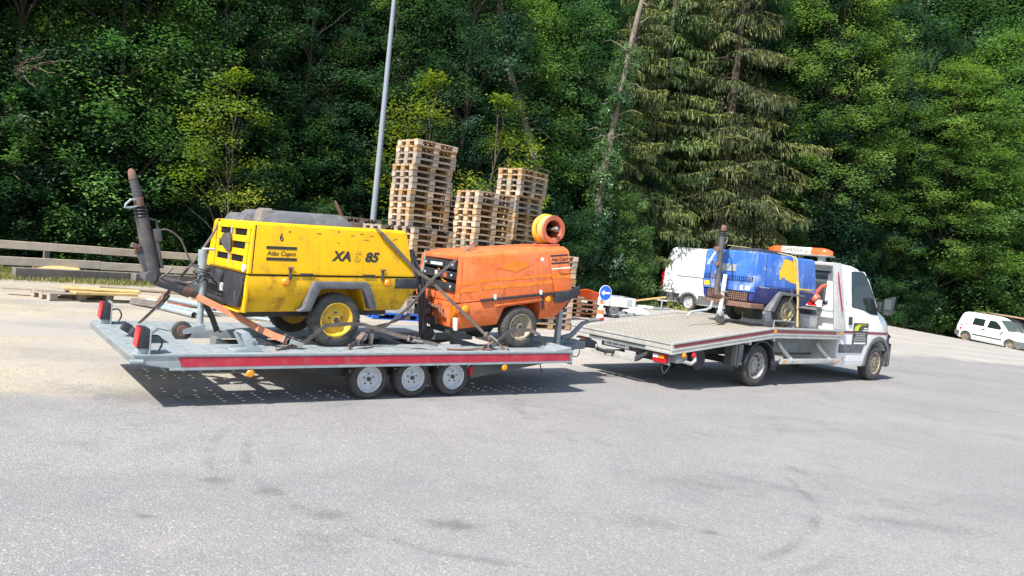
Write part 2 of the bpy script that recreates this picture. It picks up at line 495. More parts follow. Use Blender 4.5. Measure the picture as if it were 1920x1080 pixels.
def wheel(parent, c, Rt, w, rr, side, rim='rim_silver', studs=5, dish=0.05, hub=0.3, name='wheel', style='stud', n=36):
    """tyre is the part, rim its sub-part; side -1 = outer face looks to -y"""
    x, y, z = c
    ax = (0, side, 0)
    t = MB()
    sh = w * 0.5
    prof = [(rr * 0.97, -sh * 0.86), (rr * 1.04, -sh * 0.95), (Rt * 0.86, -sh), (Rt * 0.955, -sh * 0.86), (Rt, -sh * 0.62), (Rt, sh * 0.62), (Rt * 0.955, sh * 0.86), (Rt * 0.86, sh), (rr * 1.04, sh * 0.95), (rr * 0.97, sh * 0.86)]
    t.lathe(prof, (x, y - side * sh, z), ax, n, closed=True)
    # tread blocks: shallow grooves round the tread
    for k in range(n):
        a = 2 * math.pi * (k + 0.5) / n
        mm = Matrix.Translation((x, y - side * sh, z)) @ Matrix.Rotation(-a, 4, 'Y')
        t.box(Rt - 0.006, Rt + 0.004, -sh * 0.66, -sh * 0.08, -0.3 * Rt * math.pi / n, 0.3 * Rt * math.pi / n * 1.6, mm)
        t.box(Rt - 0.006, Rt + 0.004, sh * 0.08, sh * 0.66, -0.3 * Rt * math.pi / n * 1.6, 0.3 * Rt * math.pi / n, mm)
    wo = t.build(name, 'tyre', parent, smooth=30)
    r = MB()
    prof = [(rr * 1.03, sh * 0.93), (rr * 1.0, sh * 0.97), (rr * 0.95, sh * 0.93), (rr * 0.90, sh * 0.80 - dish * 0.4), (rr * 0.80, sh * 0.8 - dish), (rr * 0.70, sh * 0.8 - dish), (rr * 0.62, sh * 0.8 - dish * 0.75), (rr * hub, sh * 0.8 - dish * 0.7), (rr * hub * 0.95, sh * 0.8 - dish * 0.4), (rr * hub * 0.6, sh * 0.8 - dish * 0.35), (0.002, sh * 0.8 - dish * 0.35), (0.002, -sh * 0.8), (rr * 0.9, -sh * 0.8), (rr * 1.03, -sh * 0.93)]
    r.lathe(prof, (x, y - side * sh, z), ax, n, closed=True)
    ro = r.build('rim', rim, wo, smooth=35)
    d = MB()
    yy = y - side * sh + side * (sh * 0.8 - dish * 0.7)
    for k in range(studs):
        a = 2 * math.pi * k / studs + math.pi / 2
        rad = rr * (0.42 if style == 'stud' else 0.76)
        px, pz = x + rad * math.cos(a), z + rad * math.sin(a)
        if style == 'stud':
            d.cyl((px, yy - side * 0.004, pz), (px, yy + side * 0.012, pz), rr * 0.062, 6)
        else:
            yo = y - side * sh + side * (sh * 0.8 - dish * 0.95)
            d.cyl((px, yo, pz), (px, yo + side * 0.014, pz), rr * 0.10, 8)
    if style == 'stud':
        d.cyl((x, yy, z), (x, yy + side * 0.03, z), rr * 0.17, 12)
    else:
        for k in range(6):
            a = 2 * math.pi * k / 6
            px, pz = x + rr * 0.34 * math.cos(a), z + rr * 0.34 * math.sin(a)
            yo = y - side * sh + side * (sh * 0.8 - dish * 0.6)
            d.cyl((px, yo, pz), (px, yo + side * 0.012, pz), rr * 0.075, 8)
    d.build('wheel_nut_set', 'chassis', wo)
    return wo

def rring(x0, x1, y0, y1, z, rf, rr, n=5):
    """rounded rectangle ring at height z; rf rounds the +x corners, rr the -x corners"""
    pts = []
    for cx, cy, r, a0 in ((x1 - rf, y1 - rf, rf, 0), (x0 + rr, y1 - rr, rr, 90), (x0 + rr, y0 + rr, rr, 180), (x1 - rf, y0 + rf, rf, 270)):
        for k in range(n):
            a = R(a0 + 90 * k / (n - 1))
            pts.append((cx + r * math.cos(a), cy + r * math.sin(a), z))
    return pts

def boolean_cut(obj, cutters):
    for c in cutters:
        me = c.mesh('cutter', 'void', smooth=0)
        co = bpy.data.objects.new('cutter', me)
        COL.objects.link(co)
        co.matrix_world = Matrix()
        m = obj.modifiers.new('b', 'BOOLEAN')
        m.object = co
        m.operation = 'DIFFERENCE'
        m.solver = 'EXACT'
        par, obj.parent = obj.parent, None
        dg = bpy.context.evaluated_depsgraph_get()
        dg.update()
        me2 = bpy.data.meshes.new_from_object(obj.evaluated_get(dg))
        obj.modifiers.remove(m)
        old = obj.data
        obj.data = me2
        obj.parent = par
        bpy.data.meshes.remove(old)
        bpy.data.objects.remove(co)
        bpy.data.meshes.remove(me)
        obj.data.polygons.foreach_set('use_smooth', [True] * len(obj.data.polygons))
        obj.data.set_sharp_from_angle(angle=R(32))

# ---------------------------------------------------------------- ground, hillside
def zg(x):
    s = x - 21.5
    s = math.log1p(math.exp(min(s * 1.6, 40))) / 1.6
    return -0.085 * min(s, 14)

def ground_mat():
    m = bpy.data.materials.new('worn_asphalt')
    m.use_nodes = True
    n = m.node_tree.nodes
    l = m.node_tree.links
    b = n['Principled BSDF']
    b.inputs['Roughness'].default_value = 0.88
    b.inputs['Specular IOR Level'].default_value = 0.25
    tc = n.new('ShaderNodeTexCoord')
    P = tc.outputs['Object']
    sep = n.new('ShaderNodeSeparateXYZ')
    l.new(P, sep.inputs[0])
    def math_(op, a, c=None, d=None):
        x = n.new('ShaderNodeMath')
        x.operation = op
        for i, v in enumerate((a, c, d)):
            if v is None:
                continue
            if isinstance(v, (int, float)):
                x.inputs[i].default_value = v
            else:
                l.new(v, x.inputs[i])
        return x.outputs[0]
    def noise(scale, detail=6.0, rgh=0.6, dist=0.0):
        t = n.new('ShaderNodeTexNoise')
        t.inputs['Scale'].default_value = scale
        t.inputs['Detail'].default_value = detail
        t.inputs['Roughness'].default_value = rgh
        t.inputs['Distortion'].default_value = dist
        l.new(P, t.inputs['Vector'])
        return t.outputs[0]
    def rng_(src, a, c, lo=0.0, hi=1.0):
        r = n.new('ShaderNodeMapRange')
        r.interpolation_type = 'SMOOTHSTEP'
        for i, v in ((1, a), (2, c), (3, lo), (4, hi)):
            r.inputs[i].default_value = v
        l.new(src, r.inputs[0])
        return r.outputs[0]
    def mix(f, a, c, mode='MIX'):
        x = n.new('ShaderNodeMix')
        x.data_type = 'RGBA'
        x.blend_type = mode
        if isinstance(f, float):
            x.inputs[0].default_value = f
        else:
            l.new(f, x.inputs[0])
        for s, v in ((x.inputs[6], a), (x.inputs[7], c)):
            if isinstance(v, tuple):
                s.default_value = (*v, 1)
            else:
                l.new(v, s)
        return x.outputs[2]
    vor = n.new('ShaderNodeTexVoronoi')
    vor.inputs['Scale'].default_value = 85
    l.new(P, vor.inputs['Vector'])
    vsep = n.new('ShaderNodeSeparateColor')
    l.new(vor.outputs['Color'], vsep.inputs[0])
    base = mix(rng_(noise(0.45, 5.0), 0.36, 0.66), (0.226, 0.218, 0.214), (0.262, 0.252, 0.244))
    base = mix(rng_(noise(2.2, 6.0), 0.45, 0.7), base, (0.218, 0.212, 0.212))
    # aggregate: pale and dark stones
    base = mix(rng_(vsep.outputs[0], 0.74, 0.98, 0, 0.6), base, (0.385, 0.368, 0.345))
    base = mix(rng_(vsep.outputs[1], 0.66, 0.97, 0, 0.5), base, (0.14, 0.13, 0.128))
    v2 = n.new('ShaderNodeTexVoronoi')
    v2.inputs['Scale'].default_value = 34
    l.new(P, v2.inputs['Vector'])
    vs2 = n.new('ShaderNodeSeparateColor')
    l.new(v2.outputs['Color'], vs2.inputs[0])
    near = rng_(v2.outputs['Distance'], 0.22, 0.34, 1, 0)
    base = mix(math_('MULTIPLY', near, rng_(vs2.outputs[0], 0.90, 0.96, 0, 0.6)), base, (0.50, 0.47, 0.42))
    base = mix(rng_(noise(140, 3.0), 0.35, 0.68, 0, 0.32), base, (0.145, 0.142, 0.14))
    # dry dust patches
    base = mix(rng_(noise(0.9, 7.0, 0.7), 0.60, 0.74, 0, 0.4), base, (0.33, 0.295, 0.245))
    # sandy lot beyond the worn asphalt edge
    d1 = math_('MULTIPLY', math_('SUBTRACT', math_('SUBTRACT', sep.outputs[1], sep.outputs[0]), 11.1), 0.707)
    d2 = math_('SUBTRACT', sep.outputs[1], 23.3)
    d = math_('MAXIMUM', d1, d2)
    d = math_('ADD', d, math_('MULTIPLY', math_('SUBTRACT', noise(0.55, 8.0, 0.7), 0.5), 4.5))
    lot = rng_(d, -0.35, 0.5)
    sandf = rng_(sep.outputs[0], -6.0, 3.0, 1.0, 0.0)
    sand = mix(rng_(noise(0.8, 7.0, 0.65), 0.34, 0.66), (0.335, 0.285, 0.205), (0.40, 0.345, 0.26))
    sand = mix(rng_(noise(1.9, 8.0, 0.75), 0.5, 0.64, 0, 0.85), sand, (0.285, 0.262, 0.225))
    pale = mix(rng_(noise(0.5, 6.0), 0.35, 0.65), (0.375, 0.345, 0.315), (0.325, 0.308, 0.295))
    lotc = mix(sandf, pale, sand)
    lotc = mix(rng_(vsep.outputs[2], 0.78, 0.96, 0, 0.6), lotc, (0.55, 0.49, 0.40))
    lotc = mix(rng_(vsep.outputs[1], 0.75, 0.96, 0, 0.6), lotc, (0.17, 0.145, 0.11))
    # fine cracking in the old surface
    vc = n.new('ShaderNodeTexVoronoi')
    vc.feature = 'DISTANCE_TO_EDGE'
    vc.inputs['Scale'].default_value = 4.5
    l.new(P, vc.inputs['Vector'])
    crk = math_('MULTIPLY', rng_(vc.outputs['Distance'], 0.008, 0.03, 1, 0), rng_(noise(0.6), 0.45, 0.6))
    lotc = mix(math_('MULTIPLY', crk, 0.55), lotc, (0.16, 0.135, 0.10))
    sx = math_('ADD', math_('MULTIPLY', math_('ADD', sep.outputs[0], 6.5), 0.84), math_('MULTIPLY', math_('SUBTRACT', sep.outputs[1], 11.1), 0.54))
    sy = math_('ADD', math_('MULTIPLY', math_('ADD', sep.outputs[0], 6.5), -0.54), math_('MULTIPLY', math_('SUBTRACT', sep.outputs[1], 11.1), 0.84))
    wob = math_('MULTIPLY', math_('SUBTRACT', noise(1.5, 6.0, 0.7), 0.5), 0.5)
    slab = math_('MULTIPLY', rng_(math_('ADD', math_('ABSOLUTE', sx), wob), 1.35, 1.5, 1, 0), rng_(math_('ADD', math_('ABSOLUTE', sy), wob), 0.75, 0.85, 1, 0))
    lotc = mix(math_('MULTIPLY', slab, 0.8), lotc, (0.325, 0.30, 0.27))
    greyer = rng_(noise(0.28, 5.0), 0.45, 0.6)
    lotc = mix(math_('MULTIPLY', greyer, 0.55), lotc, (0.30, 0.282, 0.258))
    col = mix(math_('MULTIPLY', lot, 0.96), base, lotc)
    # broad worn lanes and old tyre tracks over the yard
    wv = n.new('ShaderNodeTexWave')
    wv.wave_type = 'RINGS'
    wv.rings_direction = 'Z'
    wv.inputs['Scale'].default_value = 0.11
    wv.inputs['Distortion'].default_value = 3.0
    wv.inputs['Detail'].default_value = 3.0
    mpw = n.new('ShaderNodeMapping')
    mpw.inputs['Location'].default_value = (-6.0, 9.0, 0)
    l.new(P, mpw.inputs[0])
    l.new(mpw.outputs[0], wv.inputs['Vector'])
    col = mix(math_('MULTIPLY', rng_(wv.outputs['Fac'], 0.62, 0.9), rng_(noise(0.7, 6.0, 0.7), 0.4, 0.65, 0, 0.32)), col, (0.15, 0.148, 0.15))
    vk = n.new('ShaderNodeTexVoronoi')
    vk.feature = 'DISTANCE_TO_EDGE'
    vk.inputs['Scale'].default_value = 0.55
    vkm = n.new('ShaderNodeVectorMath')
    vkm.operation = 'ADD'
    l.new(P, vkm.inputs[0])
    nz = n.new('ShaderNodeTexNoise')
    nz.inputs['Scale'].default_value = 1.7
    nz.inputs['Detail'].default_value = 6.0
    l.new(P, nz.inputs['Vector'])
    l.new(nz.outputs['Color'], vkm.inputs[1])
    l.new(vkm.outputs[0], vk.inputs['Vector'])
    ck = math_('MULTIPLY', rng_(vk.outputs['Distance'], 0.003, 0.010, 1, 0), rng_(noise(0.35, 3.0), 0.5, 0.58, 0, 0.22))
    col = mix(ck, col, (0.11, 0.108, 0.105))
    # oil stains and scuffs
    for (x, y, rx, ry, a) in ((-1.48, 5.04, 0.12, 0.10, 0.6), (-0.22, 4.76, 0.17, 0.10, 0.7), (-0.99, 4.73, 0.16, 0.10, 0.55), (1.52, 5.14, 0.06, 0.05, 0.7), (-1.89, 5.16, 0.10, 0.07, 0.55), (-0.95, 4.35, 0.16, 0.09, 0.35), (-2.0, 4.4, 0.05, 0.03, 0.7), (-3.6, 7.4, 0.9, 0.35, 0.45), (1.75, 6.3, 0.5, 0.2, 0.25), (3.06, 7.06, 0.6, 0.2, 0.22), (3.3, 5.8, 0.5, 0.14, 0.3), (-0.9, 4.2, 0.18, 0.09, 0.35), (1.1, 5.2, 0.35, 0.12, 0.3)):
        vv = n.new('ShaderNodeVectorMath')
        vv.operation = 'SUBTRACT'
        l.new(P, vv.inputs[0])
        vv.inputs[1].default_value = (x, y, 0)
        v3 = n.new('ShaderNodeVectorMath')
        v3.operation = 'DIVIDE'
        l.new(vv.outputs[0], v3.inputs[0])
        v3.inputs[1].default_value = (rx * 1.5, ry * 1.5, 10)
        ln = n.new('ShaderNodeVectorMath')
        ln.operation = 'LENGTH'
        l.new(v3.outputs[0], ln.inputs[0])
        dd = math_('ADD', ln.outputs['Value'], math_('MULTIPLY', math_('SUBTRACT', noise(7.0, 6.0, 0.7), 0.5), 2.2))
        col = mix(rng_(dd, 0.05, 1.0, a * 0.8, 0), col, (0.085, 0.082, 0.08))
    # turning tyre scuffs
    for (x, y, rad, w, a) in ((0.3, 6.6, 2.35, 0.05, 0.38), (0.3, 6.6, 2.62, 0.05, 0.25), (3.6, 9.2, 3.4, 0.09, 0.25), (4.2, 10.5, 4.4, 0.10, 0.22)):
        vv = n.new('ShaderNodeVectorMath')
        vv.operation = 'DISTANCE'
        l.new(P, vv.inputs[0])
        vv.inputs[1].default_value = (x, y, 0)
        dd = math_('ABSOLUTE', math_('SUBTRACT', vv.outputs['Value'], rad))
        f = math_('MULTIPLY', rng_(dd, w * 0.3, w * 1.3, a, 0), rng_(noise(1.1, 6.0, 0.7), 0.45, 0.62))
        col = mix(f, col, (0.09, 0.088, 0.088))
    l.new(col, b.inputs['Base Color'])
    bp = n.new('ShaderNodeBump')
    bp.inputs['Strength'].default_value = 0.4
    bp.inputs['Distance'].default_value = 0.012
    hh = math_('ADD', math_('MULTIPLY', vor.outputs['Distance'], -1.0), math_('MULTIPLY', noise(120, 4.0), 0.8))
    l.new(hh, bp.inputs['Height'])
    l.new(bp.outputs[0], b.inputs['Normal'])
    return m
M['ground'] = ground_mat()
xs = [-400, -150, -60, -30, -20, -10, 0, 8, 14, 17, 19] + [20 + 0.5 * i for i in range(33)] + [40, 60, 150, 400]
ys = [-200, -60, -20, 0, 8, 16, 24, 32, 44, 60, 150, 500]
g = MB()
for y in ys:
    for x in xs:
        g.v.append((x, y, zg(x)))
nx = len(xs)
for j in range(len(ys) - 1):
    for i in range(nx - 1):
        g.f.append((j * nx + i, j * nx + i + 1, (j + 1) * nx + i + 1, (j + 1) * nx + i))
g.build('ground', 'ground', kind='structure')

TL = [(-40, 2), (-24, 13), (-16, 19.2), (-11, 24.2), (-6, 28), (-1, 30.5), (3.5, 35.2), (7.2, 41), (10.5, 43.5), (15, 45.5), (21.5, 48), (28, 50.5), (38, 51), (70, 53)]
def tl_sample(step):
    out = []
    for (a, c) in zip(TL[:-1], TL[1:]):
        a, c = Vector((*a, 0)), Vector((*c, 0))
        L_ = (c - a).length
        d = (c - a) / L_
        k = max(1, int(L_ / step))
        for i in range(k):
            out.append((a + d * (L_ * i / k), Vector((-d.y, d.x, 0))))
    return out
def hill_z(x, off):
    return zg(x) + (0.0 if off < 1 else 0.42 * (off - 1) if off < 40 else 0.42 * 39 + 0.25 * (off - 40))
M['litter'] = mat('dark_leaf_litter', (0.035, 0.030, 0.018), 0.95, spec=0.1, var=0.5, vscale=1.2, col2=(0.025, 0.04, 0.014), bump=0.5, bscale=6)
h = MB()
sm = tl_sample(4.0)
offs = [0, 1, 3, 6, 10, 16, 25, 40, 70, 110]
cen = Vector((5, 0, 0))
for p, nn in sm:
    d = (p - cen).normalized()
    for o_ in offs:
        q = p + d * o_
        h.v.append((q.x, q.y, hill_z(p.x, o_) - (0.06 if o_ == 0 else -0.02) + (0.25 * math.sin(q.x * 1.3 + q.y) if o_ > 2 else 0)))
no = len(offs)
for i in range(len(sm) - 1):
    for j in range(no - 1):
        h.f.append((i * no + j, (i + 1) * no + j, (i + 1) * no + j + 1, i * no + j + 1))
h.build('forest_hillside', 'litter', kind='structure', smooth=60)

# ---------------------------------------------------------------- pallets
def pallet_parts(wood):
    P = {}
    def q(b, nm):
        return b.mesh(nm, wood, smooth=0)
    Lx, Ly = 1.2, 0.8
    out = []
    wid = [0.145, 0.10, 0.145, 0.10, 0.145]
    ysr = [0.0725, 0.2275, 0.4, 0.5725, 0.7275]
    m_w = q(MB().box(0, Lx, -0.0725, 0.0725, 0, 0.022), 'deck_board')
    m_n = q(MB().box(0, Lx, -0.05, 0.05, 0, 0.022), 'deck_board')
    for w_, y in zip(wid, ysr):
        out.append(('deck_board', m_w if w_ > 0.12 else m_n, (0, y, 0.122)))
    m_c = q(MB().box(-0.0725, 0.0725, 0.001, Ly - 0.001, 0, 0.0215), 'cross_board')
    for x in (0.0735, 0.6, 1.1265):
        out.append(('cross_board', m_c, (x, 0, 0.1003)))
    m_b = q(MB().box(-0.07, 0.07, -0.069, 0.069, 0, 0.078), 'block')
    m_bn = q(MB().box(-0.07, 0.07, -0.048, 0.048, 0, 0.078), 'block')
    for x in (0.0735, 0.6, 1.1265):
        for y, mm in ((0.0725, m_b), (0.4, m_b), (0.7275, m_b)):
            out.append(('block', mm, (x, y, 0.0222)))
    for y, mm in ((0.0725, m_n), (0.4, m_w), (0.7275, m_n)):
        out.append(('bottom_board', mm, (0, y, 0)))
    # the same pallet as one mesh, for pallets nothing shows of in detail
    b = MB()
    for nm, me, loc in out:
        b.add([Vector(v.co) + Vector(loc) for v in me.vertices], [tuple(p.vertices) for p in me.polygons])
    return out, q(b, 'pallet')
PK = {w: pallet_parts(w) for w in ('wood', 'wood_grey', 'wood_brown', 'pallet_blue')}
def pallet(loc, rz, label, group, wood='wood', detail=True, rot=None):
    parts, whole = PK[wood]
    if not detail:
        o = bpy.data.objects.new('pallet', whole)
        COL.objects.link(o)
        o.location = loc
        o.rotation_euler = rot if rot else (0, 0, R(rz))
        return tag(o, label, 'pallet', group)
    t = thing('pallet', label, 'pallet', loc, rz, group, rot)
    for nm, me, l_ in parts:
        o = bpy.data.objects.new(nm, me)
        COL.objects.link(o)
        o.parent = t
        o.location = (l_[0], l_[1], l_[2])
        o.rotation_euler = (0, 0, random.uniform(-0.004, 0.004))
    return t
ORD = ['topmost', 'second', 'third', 'fourth', 'fifth', 'sixth', 'seventh', 'eighth', 'ninth', 'tenth', 'eleventh', 'twelfth', 'thirteenth', 'fourteenth', 'fifteenth', 'sixteenth', 'seventeenth', 'eighteenth', 'nineteenth', 'twentieth']
def stack(cx, cy, rz, n, which, group, seen=99, skip=0, wood='wood', base=0.0, tiers=None, jit=0.012):
    """(cx, cy) is the near corner of the stack: the corner between the short (left) and the long (right) face.
    Rows skip..skip+seen-1 counted from the top are seen in the photograph."""
    lx = Vector((math.cos(R(rz)), math.sin(R(rz)), 0))
    for i in range(n):
        top = n - 1 - i
        off = Vector((0, 0, 0))
        if tiers:
            for lim, dx, dy in tiers:
                if top >= lim:
                    off = Vector((dx, dy, 0))
        loc = Vector((cx, cy, base + i * 0.1445)) + off + Vector((random.uniform(-jit, jit), random.uniform(-jit, jit), 0))
        vis = skip <= top < skip + seen
        w_ = wood if random.random() > 0.30 or wood != 'wood' else 'wood_grey'
        if vis and top < len(ORD):
            lab = ('%s wooden pallet of %s' % (ORD[top] if top == 0 else ORD[top] + ' from top', which))
        else:
            lab = 'wooden pallet low in %s, behind the compressors' % which
        pallet(loc, rz + random.uniform(-0.7, 0.7), lab, group, w_, vis)
# the short face (0.8 m) looks to the left, the long face (1.2 m) to the right: x runs along the long face
GP = 'pallets stacked behind the loaded trailer'
stack(-2.49, 17.55, 45, 29, 'the tallest stack beside the lamp post', GP, seen=19, tiers=[(4, -0.05, 0.02), (14, 0.12, -0.05)])
stack(-1.00, 17.8, 45, 22, 'the lower middle stack', GP, seen=12)
stack(-0.05, 20.0, 53, 28, 'the tall stack furthest right', GP, seen=16, tiers=[(5, -0.07, 0.03), (13, -0.16, 0.1)])
stack(-3.28, 18.35, 45, 15, 'the short stack left of the tallest', GP, seen=1)
stack(-4.45, 19.4, 45, 16, 'the far left stack behind the yellow compressor hood', GP, seen=1, wood='wood_grey')
stack(-2.0, 19.9, 45, 22, 'the shaded stack behind the two front stacks', GP, seen=6, wood='wood_grey')
stack(0.55, 18.7, 30, 13, 'the stack behind the orange compressor', GP, seen=4)
stack(0.45, 20.6, 8, 4, 'the low grey pile beside the orange compressor wheel', 'low pallet piles', seen=3, wood='wood_grey')
stack(1.60, 24.2, 8, 5, 'the low reddish pile left of the cone', 'low pallet piles', seen=5, wood='wood_brown')
pallet((-3.05, 17.1, 0), 28, 'bright blue pallet on the ground behind the yellow compressor', 'single pallets', 'pallet_blue')
pallet((-8.62, 14.25, 0), 55, 'weathered pallet on the sandy ground carrying yellow boards', 'single pallets', 'wood_grey')

# concrete blocks on the blue pallet
c = MB().box(-0.45, 0.42, -0.3, 0.32, 0, 0.36).build('concrete_block', 'concrete', bevel=0.02)
c.location = (-2.72, 17.72, 0.147)
c.rotation_euler = (0, 0, R(28))
tag(c, 'pale concrete block standing on the blue pallet', 'concrete block')

# boards lying about on the left
def board(name, p0, p1, w_, t_, m, label, cat='board', group=None, rough=0.0):
    p0, p1 = Vector(p0), Vector(p1)
    L_ = (p1 - p0).length
    d = (p1 - p0).normalized()
    b = MB()
    k = 6
    for i in range(k + 1):
        x = L_ * i / k
        e = random.uniform(-rough, rough)
        for a, c2 in ((-1, 0), (1, 0), (1, 1), (-1, 1)):
            b.v.append((x, a * w_ / 2 + e, c2 * t_ + e * 0.5))
    for i in range(k):
        for q in range(4):
            b.f.append((i * 4 + q, i * 4 + (q + 1) % 4, i * 4 + 4 + (q + 1) % 4, i * 4 + 4 + q))
    b.f.append((3, 2, 1, 0))
    e = k * 4
    b.f.append((e, e + 1, e + 2, e + 3))
    o = b.build(name, m, bevel=0.006, smooth=0, seg=1)
    o.location = p0
    o.rotation_euler = d.to_track_quat('X', 'Z').to_euler()
    return tag(o, label, cat, group)
zb = 0.1475
board('board', (-8.55, 14.75, zb), (-7.75, 15.6, zb), 0.2, 0.045, 'wood_yellow', 'yellow board on the weathered pallet, at its back', group='yellow boards on the weathered pallet')
board('board', (-8.35, 14.55, zb), (-7.55, 15.35, zb), 0.2, 0.05, 'wood_yellow', 'yellow board on the weathered pallet, at its front edge', group='yellow boards on the weathered pallet')
board('board', (-8.75, 14.85, zb + 0.052), (-7.62, 15.62, zb + 0.052), 0.42, 0.035, 'wood_yellow', 'wide yellow board on top of the boards on the weathered pallet', group='yellow boards on the weathered pallet')
board('board', (-9.75, 14.6, 0.11), (-8.7, 14.95, 0.13), 0.16, 0.028, 'wood_grey', 'thin grey board sticking out left of the weathered pallet')
board('timber_beam', (-11.6, 17.7, 0.02), (-9.55, 20.3, 0.02), 0.24, 0.26, 'wood_dark', 'dark squared timber beam on the grass before the fence', 'beam')
board('timber_beam', (-9.75, 19.6, 0.02), (-8.6, 21.2, 0.02), 0.26, 0.27, 'wood_dark', 'shorter dark timber beam behind the drawbar of the yellow compressor', 'beam')
lg = MB()
lg.tube([(0, 0, 0.1), (0.5, 0.02, 0.12), (1.0, 0.0, 0.1)], [0.12, 0.14, 0.13], 10)
lo = lg.build('log', 'wood_yellow')
lo.location = (-11.9, 18.9, 0.05)
lo.rotation_euler = (0, 0, R(40))
tag(lo, 'short pale log lying behind the dark timber beam', 'log')
for i, (a, c2, w_, t_, m_, lab) in enumerate([
        ((-7.9, 16.2, 0.02), (-6.0, 16.4, 0.02), 0.3, 0.06, 'wood', 'brown plank lying flat right of the weathered pallet'),
        ((-7.6, 15.8, 0.02), (-5.3, 16.0, 0.02), 0.22, 0.05, 'white_old', 'whitewashed plank right of the weathered pallet'),
        ((-7.0, 15.6, 0.02), (-4.7, 15.75, 0.02), 0.16, 0.1, 'reel_red', 'faded red plank nearest the steel tubes'),
        ((-6.9, 16.6, 0.02), (-4.8, 16.7, 0.02), 0.3, 0.12, 'wood_brown', 'thick reddish plank before the grass'),
        ((-9.5, 17.6, 0.02), (-7.4, 18.4, 0.03), 0.22, 0.04, 'wood_grey', 'thin weathered plank on the weeds')]):
    board('plank', a, c2, w_, t_, m_, lab, 'plank', 'planks lying behind the trailer', 0.01)
for i, (a, c2, z_, r_, lab) in enumerate([
        ((-7.15, 15.0), (-5.75, 13.9), 0.06, 0.055, 'thick grey steel tube at the front of the tube pile'),
        ((-7.1, 15.25), (-5.6, 14.25), 0.06, 0.05, 'thick grey steel tube in the middle of the tube pile'),
        ((-6.9, 15.35), (-5.6, 14.5), 0.16, 0.055, 'thick grey steel tube lying on top of the tube pile'),
        ((-6.1, 15.0), (-3.9, 14.2), 0.05, 0.03, 'thin steel scaffold tube at the front'),
        ((-6.0, 15.25), (-3.8, 14.6), 0.05, 0.03, 'thin steel scaffold tube in the second place'),
        ((-5.8, 15.45), (-3.6, 14.9), 0.09, 0.03, 'thin steel scaffold tube further back'),
        ((-5.7, 15.7), (-3.5, 15.3), 0.06, 0.03, 'thin steel scaffold tube at the back')]):
    t = MB()
    a3, c3 = Vector((*a, z_)), Vector((*c2, z_))
    t.tube([a3, c3], r_, 12, caps=False)
    t.tube([a3, c3], r_ * 0.82, 12, caps=False)
    o = t.build('steel_tube', 'galv')
    tag(o, lab + ', behind the trailer', 'tube', 'steel tubes lying behind the trailer')
tw = MB()
for k in range(9):
    a = (-7.55 + random.uniform(-0.06, 0.06), 15.05 + k * 0.03, 0.03 + 0.025 * (k % 4))
    tw.tube([a, (a[0] + 0.75, a[1] - 0.42, a[2] + 0.02)], 0.022, 6)
o = tw.build('batten_bundle', 'wood_dark')
tag(o, 'bundle of thin dark battens at the end of the tube pile', 'battens')

# ---------------------------------------------------------------- fence on the left
fd = Vector((3.1, 4.0, 0)).normalized()
f0 = Vector((-12.35, 18.2, 0)) - fd * 5
ft = thing('plank_fence', 'low fence of two weathered planks running along the trees', 'fence', f0, math.degrees(math.atan2(fd.y, fd.x)))
Lf = 15.0
for j, (z0, z1) in enumerate(((0.25, 0.455), (0.66, 0.855))):
    x = 0.0
    k = 0
    while x < Lf:
        ln_ = 3.4 + 0.6 * ((k + j) % 2)
        o = MB().box(0, ln_ - 0.01, -0.022, 0.022, 0, z1 - z0).build('plank', 'wood_fence', ft, bevel=0.005, smooth=0, seg=1)
        o.location = (x, 0.0, z0 + random.uniform(-0.012, 0.012))
        o.rotation_euler = (0, random.uniform(-0.004, 0.004), 0)
        x += ln_
        k += 1
for k in range(6):
    o = MB().box(-0.06, 0.06, 0.024, 0.13, -0.3, 0.8).build('post', 'wood_dark', ft, bevel=0.006, smooth=0, seg=1)
    o.location = (0.6 + k * 2.75, 0, 0)

# ---------------------------------------------------------------- lamp post
lp = thing('lamp_post', 'tall tapered grey steel lamp post rising behind the pallets', 'lamp post', (-3.92, 20.6, 0), 0)
MB().tube([(0, 0, 0), (0, 0, 9.2)], [0.092, 0.052], 20).build('post', 'lamp_steel', lp)
MB().cyl((0, 0, 0), (0, 0, 0.05), 0.16, 20).build('base_collar', 'lamp_steel', lp)
MB().tube([(0, 0, 9.2), (0.1, -0.15, 9.45), (0.45, -0.6, 9.6)], [0.05, 0.045, 0.04], 12).build('arm', 'lamp_steel', lp)
o = MB().box(-0.15, 0.15, -0.35, 0.35, -0.05, 0.06).build('lamp_head', 'lamp_steel', lp, bevel=0.03)
o.location = (0.6, -0.8, 9.6)
o.rotation_euler = (0, 0, R(37))

# ---------------------------------------------------------------- cone with direction sign
cx, cy = 2.62, 22.0
ct = thing('traffic_cone', 'orange and white traffic cone holding the round blue sign', 'cone', (cx, cy, 0), 12)
MB().box(-0.2, 0.2, -0.2, 0.2, 0, 0.035).build('base', 'cone_orange', ct, bevel=0.012)
def conesec(z0, z1, m_, nm):
    r = lambda z: 0.135 - 0.105 * (z - 0.035) / 0.72
    MB().tube([(0, 0, z0), (0, 0, z1)], [r(z0), r(z1)], 20).build(nm, m_, ct)
conesec(0.035, 0.17, 'cone_orange', 'cone_body')
conesec(0.17, 0.33, 'sign_white', 'white_band')
conesec(0.33, 0.45, 'cone_orange', 'orange_band')
conesec(0.45, 0.62, 'sign_white', 'white_band')
conesec(0.62, 0.755, 'cone_orange', 'cone_tip')
st = thing('direction_sign', 'round blue sign with a white arrow pointing left', 'sign', (cx + 0.08, cy - 0.02, 0), 32)
MB().cyl((0, 0.012, 0.62), (0, 0.012, 0.84), 0.016, 8).build('sign_stem', 'galv', st)
MB().cyl((0, -0.004, 0.95), (0, 0.008, 0.95), 0.225, 32).build('sign_plate', 'sign_white', st)
